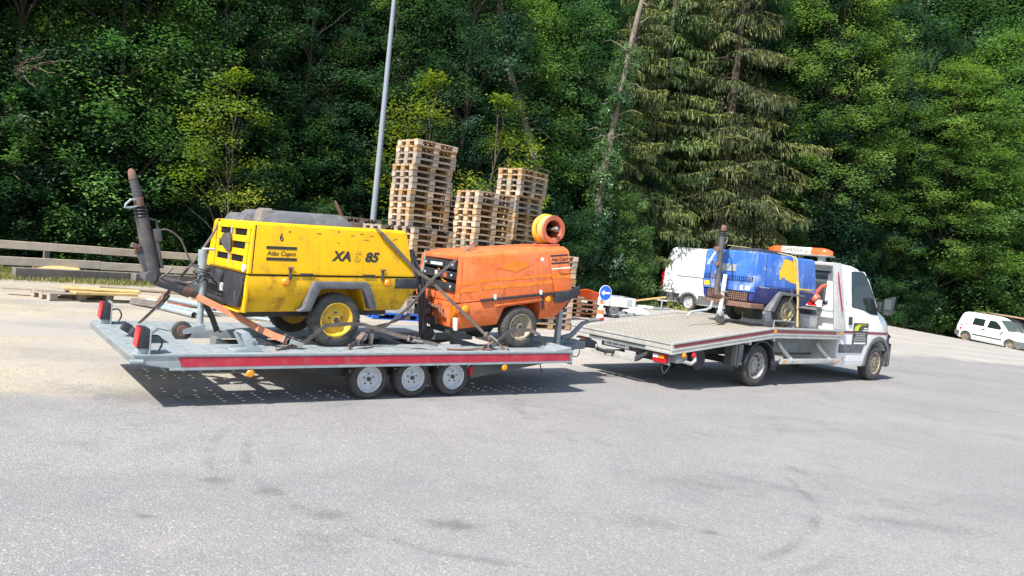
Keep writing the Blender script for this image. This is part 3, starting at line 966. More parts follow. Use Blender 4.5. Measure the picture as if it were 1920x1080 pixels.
MB().cyl((0, -0.008, 0.95), (0, -0.002, 0.95), 0.207, 32).build('sign_face', 'sign_blue', st)
ar = MB().prism([(-0.165, 0.95), (-0.05, 1.04), (-0.05, 0.98), (0.17, 0.98), (0.17, 0.92), (-0.05, 0.92), (-0.05, 0.86)], 'y', -0.012, -0.0085)
ar.build('arrow', 'clear', st)

# orange warning panel leaning on the reddish pile
ob_ = thing('orange_banner', 'orange warning sheet with yellow lettering lying on the reddish pallets', 'banner', (2.18, 23.9, 0.74), 5, rot=(R(-52), R(14), R(0)))
MB().prism([(-0.55, 0.12), (0.5, 0.02), (0.55, -0.32), (0.1, -0.3), (-0.2, -0.1)], 'z', -0.008, 0.008).build('sheet', 'orange_lens', ob_)
text('NZ', 0.26, ob_, (0.0, -0.24, 0.010), rot=(0, 0, -5), m='blue_yellow', bold=0.01)

# small flatbed trailer with junk behind the cone
ft2 = thing('flatbed_trailer', 'pale flatbed trailer with low sides standing behind the cone', 'trailer', (1.6, 25.3, 0), 8)
MB().box(0, 2.75, 0, 1.4, 0.44, 0.52).build('floor', 'galv', ft2, bevel=0.01)
MB().box(0.0, 2.6, -0.04, 0.0, 0.40, 0.72).build('side_board', 'white_old', ft2, bevel=0.012)
MB().box(0.0, 2.6, 1.4, 1.44, 0.40, 0.72).build('side_board', 'galv', ft2, bevel=0.012)
MB().box(2.6, 2.64, -0.03, 1.43, 0.40, 0.72).build('end_board', 'galv_dark', ft2, bevel=0.012)
MB().box(2.3, 2.5, -0.06, -0.041, 0.45, 0.68).build('corner_fitting', 'galv', ft2, bevel=0.01)
for s_ in (0.5, 1.1, 1.7):
    MB().box(s_, s_ + 0.03, -0.055, -0.041, 0.42, 0.71).build('rib', 'galv', ft2)
for x_ in (0.75, 1.95):
    wheel(ft2, (x_, 0.12, 0.28), 0.28, 0.16, 0.17, -1, 'rim_silver', n=24)
MB().box(-0.2, 2.9, 0.5, 0.9, 0.3, 0.435).build('chassis_beam', 'chassis', ft2)
tp = MB()
for i in range(6):
    for j in range(5):
        tp.v.append((i * 0.22 + random.uniform(-0.05, 0.05), j * 0.2 + random.uniform(-0.04, 0.04), 0.30 * math.exp(-((i - 2.2) ** 2) / 3) * (1 - abs(j - 2) * 0.25) + random.uniform(0, 0.09)))
for i in range(5):
    for j in range(4):
        tp.f.append((i * 5 + j, i * 5 + j + 1, i * 5 + 5 + j + 1, i * 5 + 5 + j))
o = tp.build('tarpaulin', 'tarp', smooth=0)
sol = o.modifiers.new('s', 'SOLIDIFY')
sol.thickness = 0.03
o.location = (3.95, 25.0, 0.18)
o.rotation_euler = (R(8), R(10), R(15))
tag(o, 'pale crumpled sheet heaped at the end of the flatbed trailer', 'tarpaulin')
rb = MB()
for k in range(14):
    mm = Matrix.Rotation(random.uniform(0, 3), 4, 'Z') @ Matrix.Rotation(random.uniform(-0.5, 0.5), 4, 'X')
    rb.cbox((4.1 + random.uniform(-0.35, 0.45), 25.45 + random.uniform(-0.3, 0.3), 0.1 + random.uniform(0, 0.14)), (0.4, 0.22, 0.12), mm)
o = rb.build('rubble_heap', 'galv_dark', bevel=0.015, kind='stuff')
tag(o, 'dark heap of scrap under the crumpled sheet', 'scrap heap')
board('plank', (3.9, 25.8, 0.56), (5.35, 26.5, 0.83), 0.12, 0.05, 'wood_yellow', 'pale plank jutting from the flatbed trailer towards the white van', 'plank')
js = thing('drawbar_stand', 'small galvanised drawbar with jockey stand on pale ground before the van', 'drawbar', (5.1, 27.0, 0), 20)
MB().tube([(-0.9, 0.1, 0.38), (0.6, 0, 0.42)], 0.035, 8).build('drawbar_tube', 'galv', js)
MB().tube([(-0.6, 0.3, 0.36), (0.5, 0, 0.42)], 0.03, 8).build('drawbar_tube', 'galv', js)
MB().cyl((0.25, -0.05, 0.05), (0.25, -0.05, 0.72), 0.026, 10).build('jockey_post', 'galv', js)
MB().tube([(0.05, -0.05, 0.72), (0.48, -0.05, 0.70)], 0.016, 8).build('crank_handle', 'clear', js)
MB().lathe([(0.01, -0.03), (0.09, -0.03), (0.1, 0), (0.09, 0.03), (0.01, 0.03)], (0.25, -0.05, 0.1), (0, 1, 0), 16).build('jockey_wheel', 'tyre', js)
MB().cbox((-0.3, 0.12, 0.42), (0.5, 0.3, 0.1)).build('coupling_cover', 'clear', js, bevel=0.03)

# ---------------------------------------------------------------- triple axle machine trailer
T = thing('car_trailer', 'low three axle galvanised trailer with red side stripes, loaded with two compressors', 'trailer', (-1.453, 8.338, 0), rot=(R(0.406), R(-0.661), R(37.361)))
ZT, ZB = 0.535, 0.393
X0, X1, YN, YF = -2.44, 2.845, -0.111, 2.141
def perforated(x0, x1, y0, y1, z, th, cols, rows, hx, hy, skip=()):
    """plate with real slots: a grid of faces with the slots left open, given thickness"""
    xs_ = [x0]
    for c_ in cols:
        xs_ += [c_ - hx / 2, c_ + hx / 2]
    xs_.append(x1)
    ys_ = [y0]
    for r_ in rows:
        ys_ += [r_ - hy / 2, r_ + hy / 2]
    ys_.append(y1)
    b = MB()
    idx = {}
    def vid(i, j, k):
        if (i, j, k) not in idx:
            idx[(i, j, k)] = len(b.v)
            b.v.append((xs_[i], ys_[j], z - k * th))
        return idx[(i, j, k)]
    full = {}
    for i in range(len(xs_) - 1):
        for j in range(len(ys_) - 1):
            hole = (i % 2 == 1 and j % 2 == 1)
            if (i, j) in skip:
                hole = True
            full[(i, j)] = not hole
    for (i, j), f_ in full.items():
        if not f_:
            continue
        b.f.append((vid(i, j, 0), vid(i + 1, j, 0), vid(i + 1, j + 1, 0), vid(i, j + 1, 0)))
        b.f.append((vid(i, j + 1, 1), vid(i + 1, j + 1, 1), vid(i + 1, j, 1), vid(i, j, 1)))
        for di, dj, a, c_ in ((0, -1, (i, j), (i + 1, j)), (0, 1, (i + 1, j + 1), (i, j + 1)), (-1, 0, (i, j + 1), (i, j)), (1, 0, (i + 1, j), (i + 1, j + 1))):
            if not full.get((i + di, j + dj), False):
                b.f.append((vid(*a, 0), vid(*a, 1), vid(*c_, 1), vid(*c_, 0)))
    return b
cols = [X0 + 0.16 + 0.19 * k for k in range(27)]
perforated(X0, X1, YN + 0.012, 0.46, ZT, 0.018, cols, [0.02, 0.13, 0.24, 0.35], 0.045, 0.022).build('deck_plate', 'galv', T, smooth=0)
perforated(X0, X1, 1.55, YF - 0.012, ZT, 0.018, cols, [1.65, 1.76, 1.87, 1.98], 0.045, 0.022).build('deck_plate', 'galv', T, smooth=0)
perforated(X0, -1.75, 0.462, 1.548, ZT - 0.001, 0.018, [X0 + 0.1, X0 + 0.25, X0 + 0.4, X0 + 0.55], [0.55, 0.7, 1.25, 1.4], 0.045, 0.022).build('rear_plate', 'galv', T, smooth=0)
MB().box(2.35, X1, 0.462, 1.548, ZT - 0.019, ZT - 0.001).build('front_plate', 'galv', T, smooth=0)
for k, x_ in enumerate((-1.28, -0.75, -0.2, 0.35, 0.9, 1.45, 2.0)):
    MB().box(x_ - 0.03, x_ + 0.03, 0.50, 1.50, 0.38, 0.47).build('cross_beam', 'galv_dark', T)
for y_ in (0.462, 1.50):
    MB().box(-1.74, 2.35, y_ + 0.001, y_ + 0.04, 0.44, ZT - 0.0005).build('inner_edge_rail', 'galv', T)
def side_rail(ya, yb, nm):
    b = MB().prism([(X0, ZT - 0.045), (X0, ZT + 0.004), (X1, ZT + 0.004), (X1, ZB), (X0 + 0.42, ZB), (X0 + 0.02, ZT - 0.075)], 'y', ya, yb)
    return b.build(nm, 'galv', T, bevel=0.004)
side_rail(YN, YN + 0.011, 'side_rail')
side_rail(YF - 0.011, YF, 'side_rail')
for ya, yb in ((YN - 0.004, YN - 0.001), (YF + 0.001, YF + 0.004)):
    MB().prism([(X0 + 0.40, ZT - 0.024), (X1 - 0.03, ZT - 0.024), (X1 - 0.03, ZB + 0.025), (X0 + 0.435, ZB + 0.025)], 'y', ya, yb).build('reflective_stripe', 'red_strip', T, smooth=0)
    yy = (YN - 0.012, YN - 0.0005) if ya < 0 else (YF + 0.0005, YF + 0.012)
    MB().box(X0 + 0.33, X1, *yy, ZB - 0.004, ZB + 0.016).build('rail_lip', 'galv', T)
    MB().box(X0 + 0.02, X1, *yy, ZT - 0.012, ZT + 0.005).build('rail_lip', 'galv', T)
MB().box(X0 - 0.004, X0 + 0.02, YN + 0.012, YF - 0.012, 0.462, ZT - 0.02).build('rear_beam', 'galv_dark', T)
MB().cyl((X0 - 0.01, YN - 0.01, 0.475), (X0 + 0.1, YN - 0.01, 0.475), 0.022, 10).build('rear_hinge', 'galv', T)
MB().box(X1, X1 + 0.02, YN, YF, ZB - 0.03, ZT + 0.01).build('front_beam', 'galv', T, bevel=0.004)
MB().prism([(X1 - 0.3, ZT + 0.001), (X1, ZT + 0.001), (X1, ZT + 0.05)], 'y', YN + 0.02, 0.42).build('corner_wedge', 'galv', T)
# chassis
for ya, yb in ((0.0, 0.04), (1.99, 2.03)):
    MB().prism([(1.345, ZB - 0.012), (X1 - 0.12, ZB - 0.005), (X1 - 0.3, ZB - 0.02), (1.345, 0.20)], 'y', ya, yb).build('chassis_plate', 'chassis_green', T, bevel=0.004)
for ya, yb in ((0.24, 0.28), (1.75, 1.79)):
    MB().prism([(-1.2, ZB - 0.01), (1.34, ZB - 0.01), (1.34, 0.22), (-0.3, 0.22), (-0.9, 0.30)], 'y', ya, yb).build('chassis_plate', 'chassis', T, bevel=0.004)
for x_ in (0.0, 0.55, 1.10):
    MB().cyl((x_, 0.1, 0.225), (x_, 1.93, 0.225), 0.035, 10).build('axle', 'chassis', T)
    wheel(T, (x_, 0.0, 0.2225), 0.2225, 0.19, 0.145, -1, 'rim_silver', dish=0.035)
    wheel(T, (x_, 2.03, 0.2225), 0.2225, 0.19, 0.145, 1, 'rim_silver', dish=0.035)
for x_, z_ in ((-1.36, 0.345), (1.76, 0.345)):
    mk = MB().lathe([(0.005, 0.016), (0.03, 0.014), (0.042, 0.0), (0.042, -0.012), (0.005, -0.012)], (x_, YN - 0.002, z_), (0, -1, 0), 16).build('side_marker', 'amber', T)
    MB().box(x_ - 0.02, x_ + 0.02, YN + 0.012, YN + 0.022, z_, ZB + 0.04).build('marker_bracket', 'galv', mk)
# rear lamps standing on the deck edge
for y_ in (YN + 0.03, 1.87):
    hs = MB().hexa([(X0 + 0.06, y_, ZT + 0.06), (X0 + 0.15, y_, ZT + 0.05), (X0 + 0.15, y_ + 0.19, ZT + 0.05), (X0 + 0.06, y_ + 0.19, ZT + 0.06), (X0 + 0.08, y_, ZT + 0.245), (X0 + 0.15, y_, ZT + 0.235), (X0 + 0.15, y_ + 0.19, ZT + 0.235), (X0 + 0.08, y_ + 0.19, ZT + 0.245)]).build('rear_lamp', 'black', T, bevel=0.008)
    MB().hexa([(X0 + 0.045, y_ + 0.004, ZT + 0.065), (X0 + 0.0585, y_ + 0.004, ZT + 0.065), (X0 + 0.0585, y_ + 0.186, ZT + 0.065), (X0 + 0.045, y_ + 0.186, ZT + 0.065), (X0 + 0.065, y_ + 0.004, ZT + 0.24), (X0 + 0.0775, y_ + 0.004, ZT + 0.24), (X0 + 0.0775, y_ + 0.186, ZT + 0.24), (X0 + 0.065, y_ + 0.186, ZT + 0.24)]).build('lamp_lens', 'red', hs, bevel=0.004)
    MB().box(X0 + 0.152, X0 + 0.165, y_ - 0.01, y_ + 0.2, ZT + 0.0, ZT + 0.25).build('lamp_bracket', 'galv', hs, bevel=0.003)
    MB().box(X0 + 0.06, X0 + 0.16, y_ + 0.03, y_ + 0.16, ZT + 0.001, ZT + 0.049).build('lamp_foot', 'galv', hs, bevel=0.004)
    MB().tube([(X0 + 0.166, y_ + 0.1, ZT + 0.15), (X0 + 0.24, y_ + 0.08, ZT + 0.16), (X0 + 0.27, y_ + 0.05, ZT + 0.09), (X0 + 0.22, y_ + 0.0, ZT + 0.012)], 0.009, 6).build('lamp_cable', 'black', hs)
pb = MB().box(-0.03, 0.0, -0.28, 0.28, 0.0, 0.20, Matrix.Translation((X0 + 0.22, 0.82, ZT + 0.01)) @ Matrix.Rotation(R(48), 4, 'Y')).build('plate_holder', 'galv_dark', T, bevel=0.01)
for y_ in (0.62, 1.02):
    MB().cbox((X0 + 0.16, y_, ZT + 0.09), (0.09, 0.1, 0.09), Matrix.Rotation(R(30), 3, 'Y')).build('plate_lamp', 'black', pb, bevel=0.015)
# wheel chock holder on the near track
ch = MB()
for y_ in (0.0, 0.24):
    ch.prism([(-1.52, ZT + 0.002), (-1.22, ZT + 0.002), (-1.25, ZT + 0.05), (-1.36, ZT + 0.19), (-1.42, ZT + 0.19), (-1.44, ZT + 0.16), (-1.38, ZT + 0.04), (-1.45, ZT + 0.04)], 'y', y_, y_ + 0.012)
ch.hexa([(-1.43, 0.013, ZT + 0.178), (-1.36, 0.013, ZT + 0.185), (-1.36, 0.239, ZT + 0.185), (-1.43, 0.239, ZT + 0.178), (-1.43, 0.013, ZT + 0.19), (-1.36, 0.013, ZT + 0.197), (-1.36, 0.239, ZT + 0.197), (-1.43, 0.239, ZT + 0.19)])
ch.box(-1.5, -1.25, 0.013, 0.239, ZT + 0.002, ZT + 0.012)
ch.cyl((-1.30, 0.0, ZT + 0.09), (-1.30, 0.25, ZT + 0.09), 0.03, 10)
ch.build('wheel_chock', 'galv', T, bevel=0.003)
# front post, drawbar and coupling
MB().box(3.02, 3.09, 0.42, 0.49, ZT - 0.15, 1.10).build('winch_post', 'galv', T, bevel=0.006)
MB().box(2.9, 3.2, 0.36, 0.55, ZT - 0.16, ZT - 0.04).build('post_foot', 'galv_dark', T, bevel=0.006)
MB().prism([(X1 + 0.021, 0.58), (4.0, 0.52), (4.0, 0.40), (X1 + 0.021, 0.36)], 'y', 0.88, 1.15).build('drawbar_box', 'galv_dark', T, bevel=0.012)
MB().hexa([(X1 + 0.021, 0.25, 0.40), (3.75, 0.78, 0.42), (3.75, 0.87, 0.42), (X1 + 0.021, 0.4, 0.40), (X1 + 0.021, 0.25, 0.5), (3.75, 0.78, 0.5), (3.75, 0.87, 0.5), (X1 + 0.021, 0.4, 0.5)]).build('drawbar_arm', 'galv_dark', T)
MB().hexa([(X1 + 0.021, 1.63, 0.40), (3.75, 1.16, 0.42), (3.75, 1.25, 0.42), (X1 + 0.021, 1.78, 0.40), (X1 + 0.021, 1.63, 0.5), (3.75, 1.16, 0.5), (3.75, 1.25, 0.5), (X1 + 0.021, 1.78, 0.5)]).build('drawbar_arm', 'galv_dark', T)
hb = MB().tube([(3.55, 0.94, 0.55), (3.75, 0.94, 0.60), (3.95, 0.94, 0.78), (4.10, 0.93, 0.83), (4.28, 0.93, 0.85)], [0.045, 0.04, 0.034, 0.03, 0.026], 10).build('brake_lever', 'galv_dark', T)
MB().tube([(4.28, 0.93, 0.85), (4.36, 0.93, 0.855)], 0.028, 10).build('lever_grip', 'red', hb)
MB().tube([(4.0, 1.0, 0.47), (4.2, 1.0, 0.47), (4.30, 1.0, 0.45)], [0.06, 0.07, 0.06], 12).build('coupling_head', 'chassis', T)
MB().tube([(3.7, 0.87, 0.38), (3.75, 0.85, 0.3), (3.85, 0.86, 0.3), (3.9, 0.88, 0.39)], 0.008, 6).build('breakaway_cable', 'black', T)
MB().tube([(2.4, 0.0, 0.38), (2.42, -0.02, 0.3), (2.46, -0.01, 0.26)], 0.008, 6).build('hanging_cable', 'black', T)
MB().box(1.31, 1.35, -0.02, 0.018, 0.24, 0.34).build('rear_reflector', 'red', T)

# ---------------------------------------------------------------- compressors
# --- yellow
Y = thing('yellow_compressor', 'yellow wheeled compressor with black hood, on the rear of the trailer', 'compressor', (-1.909, 8.374, 0.5365), rot=(0, R(-2.619), R(39.781)))
W_ = 1.275
# lower body: crease at z .64, tucked in below
def body_ring(x0, x1, y0, y1, z):
    return [(x0, y0, z), (x1, y0, z), (x1, y1, z), (x0, y1, z)]
lowb = MB()
lowb.loft([body_ring(-0.99, 0.86, 0.10, W_ - 0.10, 0.385), body_ring(-0.985, 0.90, 0.09, W_ - 0.09, 0.40), body_ring(-0.975, 1.03, 0.0, W_, 0.645), body_ring(-0.975, 1.035, 0.0, W_, 0.775)])
o = lowb.build('lower_body', 'yellow_low', Y, bevel=0.012)
ca = MB().prism([(-0.33, 0.2), (-0.33, 0.40), (-0.22, 0.66), (0.30, 0.66), (0.42, 0.40), (0.42, 0.2)], 'y', -0.1, 0.36)
cb = MB().prism([(-0.33, 0.2), (-0.33, 0.40), (-0.22, 0.66), (0.30, 0.66), (0.42, 0.40), (0.42, 0.2)], 'y', W_ - 0.36, W_ + 0.1)
boolean_cut(o, [ca, cb])
lid = MB()
lid.loft([body_ring(-0.98, 0.995, -0.004, W_ + 0.004, 0.787), body_ring(-0.978, 0.992, -0.004, W_ + 0.004, 0.82), body_ring(-0.925, 0.895, 0.035, W_ - 0.035, 1.30), body_ring(-0.905, 0.87, 0.06, W_ - 0.06, 1.325)])
lo_ = lid.build('bonnet', 'yellow', Y, bevel=0.012, seg=3)
def yside(z):          # near face of the bonnet at height z
    return -0.004 + (z - 0.82) / 0.48 * 0.039 if z > 0.82 else -0.004
def ytilt():
    return math.degrees(math.atan2(0.039, 0.48))
def yfx(z):            # front (left) face x
    return -0.978 + (z - 0.82) / 0.48 * 0.053
# raised front panel frame edge line and vertical seam on the side
MB().hexa([(-0.945, yside(0.80) - 0.002, 0.80), (-0.935, yside(0.80) - 0.002, 0.80), (-0.935, 0.02, 0.80), (-0.945, 0.02, 0.80), (-0.903, yside(1.29) - 0.002, 1.29), (-0.893, yside(1.29) - 0.002, 1.29), (-0.893, 0.05, 1.29), (-0.903, 0.05, 1.29)]).build('bonnet_seam', 'void', lo_)
MB().box(-0.975, 1.03, -0.0025, W_ + 0.0025, 0.7755, 0.7865).build('seam_gasket', 'void', Y)
for x_ in (-0.42, 0.33):
    MB().box(x_, x_ + 0.15, -0.012, 0.0, 0.778, 0.806).build('bonnet_hinge', 'black', Y, bevel=0.003)
# louvre openings at the front: dark recesses between proud slats
fr = MB()
louv = MB()
zz = [(0.90, 0.965), (1.035, 1.105), (1.175, 1.24)]
for z0, z1 in zz:
    for ya, yb in ((0.14, 0.50), (0.58, 0.94)):
        louv.hexa([(yfx(z0) - 0.006, ya, z0), (yfx(z0) + 0.02, ya, z0), (yfx(z0) + 0.02, yb, z0), (yfx(z0) - 0.006, yb, z0), (yfx(z1) - 0.006, ya, z1), (yfx(z1) + 0.02, ya, z1), (yfx(z1) + 0.02, yb, z1), (yfx(z1) - 0.006, yb, z1)])
louv.build('air_intake', 'void', lo_)
for z0, z1 in ((0.815, 0.898), (0.967, 1.033), (1.107, 1.173), (1.242, 1.295)):
    fr = MB()
    fr.hexa([(yfx(z0) - 0.022, 0.05, z0), (yfx(z0) + 0.01, 0.05, z0), (yfx(z0) + 0.01, W_ - 0.10, z0), (yfx(z0) - 0.022, W_ - 0.10, z0), (yfx(z1) - 0.022, 0.07, z1), (yfx(z1) + 0.01, 0.07, z1), (yfx(z1) + 0.01, W_ - 0.12, z1), (yfx(z1) - 0.022, W_ - 0.12, z1)])
    fr.build('front_slat', 'yellow', lo_, bevel=0.005)
for ya, yb in ((0.05, 0.14), (0.515, 0.565), (0.94, W_ - 0.1)):
    fr = MB()
    fr.hexa([(yfx(0.83) - 0.017, ya, 0.83), (yfx(0.83) + 0.01, ya, 0.83), (yfx(0.83) + 0.01, yb, 0.83), (yfx(0.83) - 0.017, yb, 0.83), (yfx(1.28) - 0.017, ya + 0.01, 1.28), (yfx(1.28) + 0.01, ya + 0.01, 1.28), (yfx(1.28) + 0.01, yb, 1.28), (yfx(1.28) - 0.017, yb, 1.28)])
    fr.build('front_upright', 'yellow', lo_, bevel=0.004)
MB().cyl((yfx(1.0) - 0.035, 0.54, 0.86), (yfx(1.2) - 0.028, 0.54, 1.25), 0.012, 8).build('latch_rod', 'galv', lo_)
fl = MB().prism([(0.46, 1.02), (0.53, 0.99), (0.66, 1.02), (0.80, 1.10), (0.74, 1.17), (0.52, 1.19)], 'x', 0.0, 0.01)
fl.v = [(x + yfx(z) - 0.05 - 0.03 * (z - 1.0), y, z) for x, y, z in fl.v]
fl.build('torn_flap', 'drawbar', lo_, smooth=0)
MB().cyl((-1.005, 0.07, 0.845), (-0.985, 0.07, 0.845), 0.04, 14).build('round_reflector', 'clear', lo_)
# black front apron under the louvres
ap = MB()
ap.hexa([(-1.035, 0.13, 0.43), (-0.99, 0.13, 0.43), (-0.99, 0.62, 0.43), (-1.035, 0.62, 0.43), (-1.0, 0.02, 0.78), (-0.97, 0.02, 0.78), (-0.97, 0.62, 0.78), (-1.0, 0.62, 0.78)])
ap.hexa([(-1.02, 0.64, 0.60), (-0.99, 0.64, 0.60), (-0.99, 1.24, 0.60), (-1.02, 1.24, 0.60), (-0.998, 0.64, 0.78), (-0.97, 0.64, 0.78), (-0.97, 1.26, 0.78), (-0.998, 1.26, 0.78)])
ap.build('front_apron', 'black', Y, bevel=0.01)
MB().box(-1.01, -0.97, 0.6, 1.2, 0.40, 0.62).build('front_opening', 'void', Y)
MB().cbox((-1.03, 0.62, 0.60), (0.02, 0.08, 0.09)).build('white_tag', 'clear', Y, bevel=0.004)
MB().prism([(-1.005, 0.39), (-0.975, 0.39), (-0.955, 0.775), (-0.985, 0.775)], 'y', 0.001, 0.05).build('corner_edge', 'yellow', Y, bevel=0.004)
MB().hexa([(-1.03, 0.08, 0.385), (-0.97, 0.08, 0.385), (-0.97, 0.72, 0.385), (-1.03, 0.72, 0.385), (-1.03, 0.08, 0.402), (-0.97, 0.08, 0.402), (-0.97, 0.72, 0.402), (-1.03, 0.72, 0.402)]).build('bottom_lip', 'yellow', Y)
# hood
hd = MB()
hd.loft([body_ring(-0.80, 0.27, 0.16, 1.06, 1.320), body_ring(-0.79, 0.26, 0.17, 1.05, 1.345), body_ring(-0.68, 0.17, 0.25, 0.98, 1.445), body_ring(-0.65, 0.14, 0.28, 0.95, 1.455)])
hd.build('hood', 'grey_plastic', Y, bevel=0.015)
hd2 = MB()
hd2.loft([body_ring(-0.90, -0.72, 0.42, 1.02, 1.322), body_ring(-0.85, -0.72, 0.46, 0.99, 1.40), body_ring(-0.83, -0.72, 0.48, 0.97, 1.408)])
hd2.build('hood_scoop', 'grey_plastic', Y, bevel=0.01)
hd3 = MB()
hd3.loft([body_ring(-0.80, -0.70, 0.20, 0.42, 1.33), body_ring(-0.76, -0.64, 0.24, 0.42, 1.45), body_ring(-0.74, -0.65, 0.27, 0.40, 1.472)])
hd3.build('hood_hinge', 'wood_dark', Y, bevel=0.008)
# lifting eye seen above the right end
MB().tube([(0.42, 0.62, 1.33), (0.34, 0.62, 1.45), (0.27, 0.60, 1.56), (0.24, 0.6, 1.62)], [0.02, 0.024, 0.022, 0.012], 8).build('lifting_hook', 'rust', Y)
MB().cbox((0.52, 0.62, 1.35), (0.16, 0.14, 0.06)).build('lifting_eye_base', 'drawbar', Y, bevel=0.015)
# fenders
for s_, y0, y1 in ((-1, -0.05, 0.16), (1, W_ - 0.16, W_ + 0.05)):
    outer = [(-0.43, 0.40), (-0.37, 0.44), (-0.285, 0.70), (-0.26, 0.725), (0.36, 0.725), (0.40, 0.70), (0.50, 0.46), (0.50, 0.41)]
    inner = [(0.435, 0.41), (0.33, 0.62), (0.30, 0.645), (-0.17, 0.645), (-0.20, 0.62), (-0.30, 0.40)]
    b = MB()
    pts = outer + inner
    b.prism(pts, 'y', y0, y1)
    b.build('mudguard', 'grey_plastic' if s_ < 0 else 'black', Y, bevel=0.012)
for y_, sd in ((0.0, -1), (W_, 1)):
    wheel(Y, (0.035, y_ - 0.012 * sd * -1, 0.295), 0.295, 0.17, 0.19, sd, 'rim_yellow', dish=0.045)
MB().cyl((0.035, 0.15, 0.295), (0.035, W_ - 0.15, 0.295), 0.04, 10).build('axle', 'chassis', Y)
MB().box(-0.95, 0.85, 0.35, 0.92, 0.30, 0.384).build('chassis_frame', 'chassis', Y)
# side markers, latches, end block
for x_ in (-0.575, 0.645):
    MB().lathe([(0.004, 0.034), (0.028, 0.032), (0.043, 0.016), (0.046, 0.0), (0.004, 0.0)], (x_, 0.0, 0.715), (0, -1, 0), 18).build('side_marker', 'amber', Y)
for x_ in (-0.53, 0.575):
    lt = MB().box(x_ - 0.014, x_ + 0.014, -0.022, 0.0, 0.74, 0.86).build('latch', 'drawbar', Y, bevel=0.003)
    MB().cyl((x_ - 0.03, -0.02, 0.862), (x_ + 0.03, -0.02, 0.862), 0.012, 8).build('latch_bar', 'rust', lt)
MB().box(0.75, 1.045, -0.012, 0.02, 0.65, 0.765).build('rear_corner_block', 'black', Y, bevel=0.01)
MB().box(1.036, 1.07, 0.0, W_, 0.66, 0.77).build('rear_bumper', 'black', Y, bevel=0.008)
# lettering on the bonnet side
tl_ = 90 - ytilt()
def ytext(b_, s_, x_, z_, **k):
    return text(b_, s_, Y, (x_, yside(z_) - 0.0025, z_), rot=(tl_, 0, 0), **k)
ytext('6', 0.115, -0.65, 1.14, bold=0.002, xs=0.75)
for z0 in (1.052, 0.935):
    b = MB().hexa([(-0.79, yside(z0) - 0.004, z0), (-0.46, yside(z0) - 0.004, z0), (-0.46, yside(z0) + 0.002, z0), (-0.79, yside(z0) + 0.002, z0), (-0.79, yside(z0 + 0.03) - 0.004, z0 + 0.03), (-0.46, yside(z0 + 0.03) - 0.004, z0 + 0.03), (-0.46, yside(z0 + 0.03) + 0.002, z0 + 0.03), (-0.79, yside(z0 + 0.03) + 0.002, z0 + 0.03)])
    b.build('printed_bar', 'print', Y, smooth=0)
ytext('Atlas Copco', 0.070, -0.785, 0.987, shear=0.3, bold=0.0004, xs=0.88)
ytext('XA', 0.145, -0.045, 0.955, shear=0.25, bold=0.006, xs=1.05)
ytext('85', 0.145, 0.345, 0.955, shear=0.25, bold=0.006, xs=1.15)
ytext('S', 0.145, 0.218, 0.955, shear=0.2, bold=0.004, xs=1.0)
ytext('S', 0.145, 0.220, 0.955, shear=0.2, bold=0.0005, xs=0.98, m='yellow')
# move the yellow S core a hair proud so the letter reads as an outline
for ob2 in Y.children:
    if ob2.name.startswith('lettering') and ob2.data.materials[0].name == 'yellow_paint':
        ob2.location.y -= 0.0022
# scratches and chips
for k in range(16):
    x_ = random.uniform(-0.8, 0.85)
    z_ = random.choice([random.uniform(0.43, 0.62), random.uniform(1.14, 1.28)])
    yb_ = yside(z_) - 0.002 if z_ > 0.8 else 0.10 - (z_ - 0.385) / 0.26 * 0.10 - 0.004
    if -0.36 < x_ < 0.45 and z_ < 0.7:
        continue
    mm = Matrix.Translation((x_, yb_, z_)) @ Matrix.Rotation(random.choice([0, 0, 1.4, 0.5, -0.3]), 4, 'Y')
    MB().box(-random.uniform(0.01, 0.05), 0.01, -0.001, 0.003, -0.003, random.uniform(0.001, 0.006), mm).build('paint_chip', 'rust', Y, smooth=0)
# drawbar, raised towing arm, jockey wheel
MB().tube([(-0.95, 0.64, 0.42), (-1.2, 0.64, 0.52), (-1.40, 0.64, 0.575), (-1.68, 0.64, 0.665)], [0.075, 0.075, 0.07, 0.065], 12).build('drawbar', 'drawbar', Y)
MB().tube([(-1.34, 0.64, 0.55), (-1.42, 0.64, 0.58)], 0.078, 14).build('rusty_sleeve', 'rust', Y)
arm = MB().tube([(-1.70, 0.64, 0.70), (-1.745, 0.64, 0.86), (-1.80, 0.64, 1.12), (-1.835, 0.64, 1.29)], [0.068, 0.072, 0.066, 0.062], 16).build('towing_arm', 'drawbar', Y)
MB().tube([(-1.837, 0.64, 1.29)] + [(-1.84 - 0.0022 * k, 0.64, 1.29 + 0.0155 * k) for k in range(1, 8)], [0.058] + [0.068 if k % 2 else 0.05 for k in range(1, 8)], 16).build('bellows', 'black', arm)
MB().tube([(-1.858, 0.64, 1.40), (-1.875, 0.64, 1.47), (-1.885, 0.64, 1.52)], [0.045, 0.045, 0.038], 12).build('coupling_shaft', 'rust', arm)
MB().tube([(-1.88, 0.64, 1.50), (-1.90, 0.64, 1.58), (-1.93, 0.64, 1.68), (-1.945, 0.64, 1.74), (-1.95, 0.64, 1.76)], [0.045, 0.044, 0.036, 0.031, 0.014], 12).build('towing_eye', 'drawbar', arm)
MB().tube([(-1.926, 0.64, 1.665), (-1.945, 0.64, 1.742), (-1.951, 0.64, 1.765)], [0.0405, 0.034, 0.014], 12).build('worn_tip', 'rust', arm)
MB().tube([(-1.88, 0.63, 1.46), (-1.95, 0.60, 1.46), (-2.0, 0.58, 1.41), (-2.01, 0.58, 1.38), (-1.95, 0.58, 1.38), (-1.88, 0.62, 1.40)], 0.012, 8).build('release_handle', 'galv', arm)
